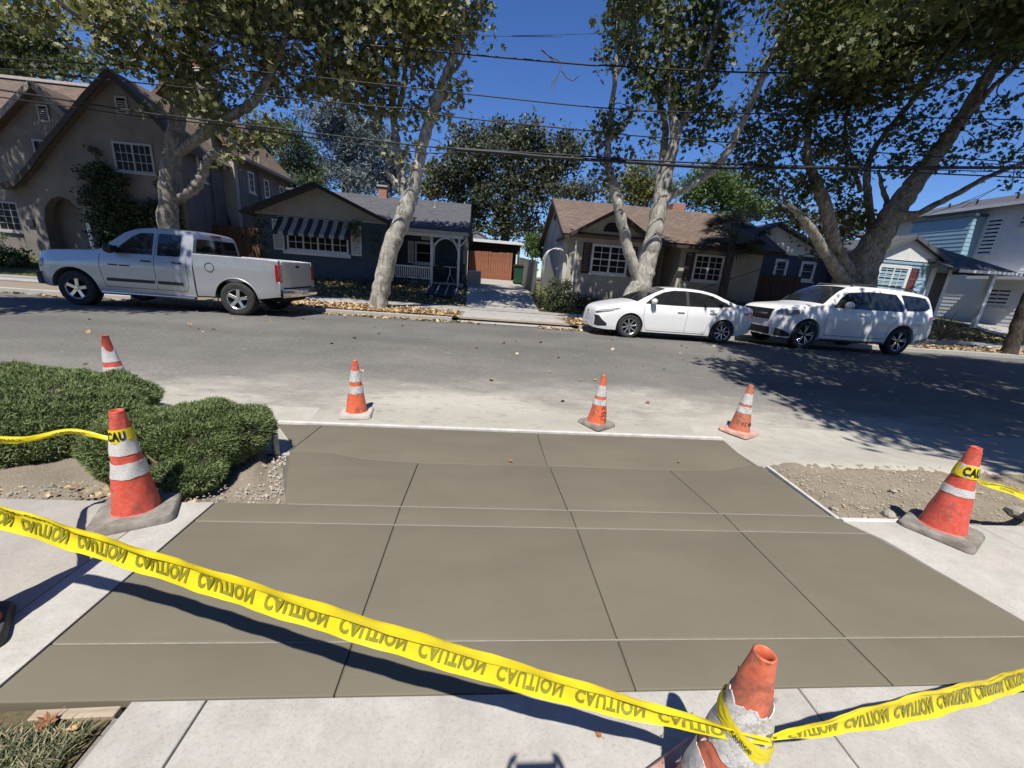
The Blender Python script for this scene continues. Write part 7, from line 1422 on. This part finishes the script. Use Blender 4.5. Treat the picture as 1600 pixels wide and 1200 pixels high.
# loose juniper seedling sprigs beside the stub
# ---------------------------------------------------------------- house and trees added behind the photographer (outside the frame) to block sky light
h = thing('sky_block_house', 'grey house added behind the viewpoint by the new driveway, blocking low sky', 'house', (0, -12, 0))
MB().box(-9, 9, -19, -11, -.2, 3.2).build('wall', ST_GREY, h)
roof(h, [(-9.6, -10.4, 3.1), (9.6, -10.4, 3.1), (9.6, -15, 5.6), (-9.6, -15, 5.6)], .14, SH_GREY); roof(h, [(-9.6, -19.6, 3.1), (9.6, -19.6, 3.1), (9.6, -15, 5.6), (-9.6, -15, 5.6)], .14, SH_GREY)
MB().box(-1.6, 3.3, -11.0, -10.94, 0, 2.2).build('garage_door', MATS['beige_door'], h)
for x0, x1 in ((-7.6, -5.6), (-4.4, -2.8), (5, 7)): MB().box(x0, x1, -11.0, -10.95, 1.0, 2.3).build('window', GLASS, h)
for x, y, s_, lb in ((-4.5, -9, 36, 'added tall tree beside the near garage at left'), (4.8, -8, 37, 'added tall tree beside the near garage at right'), (13, -5, 38, 'added tall street side tree behind the viewpoint right'), (-13, -6, 39, 'added tall street side tree behind the viewpoint left'), (-9, -8, 31, 'added round dark tree behind the viewpoint at left'), (8.5, -9, 32, 'added round dark tree behind the viewpoint at right'), (-17, -3, 33, 'added tall tree behind the viewpoint far left'), (18, -7, 34, 'added tall tree behind the viewpoint far right'), (-1.5, -22, 35, 'added tall tree rising behind the near house')):
    t = thing('sky_block_tree', lb, 'tree', (x, y, -.1), 0, 'trees added behind the viewpoint to block sky'); rg = random.Random(s_)
    MB().tube([(x, y, -.1), (x+.1, y, 2), (x, y+.2, 5), (x, y, 8)], [.28, .22, .16, .06], 10).build('trunk', BARK_D, t, True)
    leaves(t, [(x+rg.gauss(0, 1.7), y+rg.gauss(0, 1.7), rg.uniform(3.2, 11.5), rg.uniform(1.0, 1.5), 420) for _ in range(28)], .16, LF_OAK, 1, s_)
# ---------------------------------------------------------------- the photographer, behind the lens: only the shadow of the phone and fingers reaches the picture
def skin_body(name, V, E, rad, mat, parent, sub=2):
    me = bpy.data.meshes.new(name); me.from_pydata(V, E, []); o = link(name, me, parent); me.materials.append(mat)
    m = o.modifiers.new('skin', 'SKIN'); m.use_smooth_shade = True
    for i, r in enumerate(rad): me.skin_vertices[0].data[i].radius = r
    me.skin_vertices[0].data[0].use_root = True
    if sub: s = o.modifiers.new('sub', 'SUBSURF'); s.levels = s.render_levels = sub
    return o
ph_ = thing('person', 'person in dark clothes standing behind the viewpoint holding up a phone', 'person', (.06, -.50, 0))
V = [(0, 0, .93), (0, 0, 1.12), (0, 0, 1.36), (0, .01, 1.50), (0, .03, 1.58), (.10, 0, .88), (.11, .02, .50), (.11, 0, .09), (.12, .12, .04), (-.10, 0, .88), (-.11, .02, .50), (-.11, 0, .09), (-.12, .12, .04), (.18, 0, 1.42), (.23, .10, 1.22), (.20, .38, 1.53), (.125, .465, 1.635), (-.18, 0, 1.42), (-.23, .10, 1.22), (-.17, .38, 1.53), (-.09, .465, 1.635)]
E_ = [(0, 1), (1, 2), (2, 3), (3, 4), (0, 5), (5, 6), (6, 7), (7, 8), (0, 9), (9, 10), (10, 11), (11, 12), (2, 13), (13, 14), (14, 15), (15, 16), (2, 17), (17, 18), (18, 19), (19, 20)]
rad = [(.15, .11), (.14, .10), (.16, .11), (.06, .06), (.055, .055), (.09, .09), (.06, .06), (.042, .042), (.04, .03), (.09, .09), (.06, .06), (.042, .042), (.04, .03), (.06, .06), (.043, .043), (.03, .03), (.026, .02), (.06, .06), (.043, .043), (.03, .03), (.026, .02)]
skin_body('body', V, E_, rad, M('dark_clothes', (.03, .032, .04), (.05, .052, .06), .9, 9), ph_)
SKIN = M('skin', (.45, .27, .19), (.40, .23, .16), .55, 12)
hd = MB(); hd.ball((0, .03, 1.70), .105, 18, 12, (.78, .95, 1.12)); hd.build('head', SKIN, ph_, True, None, world=False)
hr = MB(); hr.ball((0, .0, 1.735), .11, 18, 12, (.82, .95, 1.0)); hr.build('hair', M('dark_hair', (.02, .014, .01), None, .6), ph_, True, None, world=False)
for s_ in (-1, 1):
    base = Vector((s_*.088+.0, .478, 1.665))
    for k in range(4): p = base+Vector((s_*-.002*k, .0, .010*k)); MB().tube([p, p+Vector((s_*.012, .022, .012)), p+Vector((s_*.0, .044, .022)), p+Vector((-s_*.018, .05, .028))], [.009, .0085, .008, .006], 8).build('finger', SKIN, ph_, True, None, world=False)
    MB().tube([base, base+Vector((-s_*.012, -.012, .02)), base+Vector((-s_*.03, -.014, .03))], [.011, .010, .008], 8).build('thumb', SKIN, ph_, True, None, world=False)
fn = thing('phone', 'dark phone held sideways in both hands at the viewpoint', 'phone', (.06, -.012, 1.715)); MB().box(-.075, .075, -.004, .004, -.036, .036).build('case', BLK, fn, world=False, bevel=.003)
MB().box(-.07, .07, -.0055, -.0045, -.032, .032).build('screen', GLASS, fn, world=False)
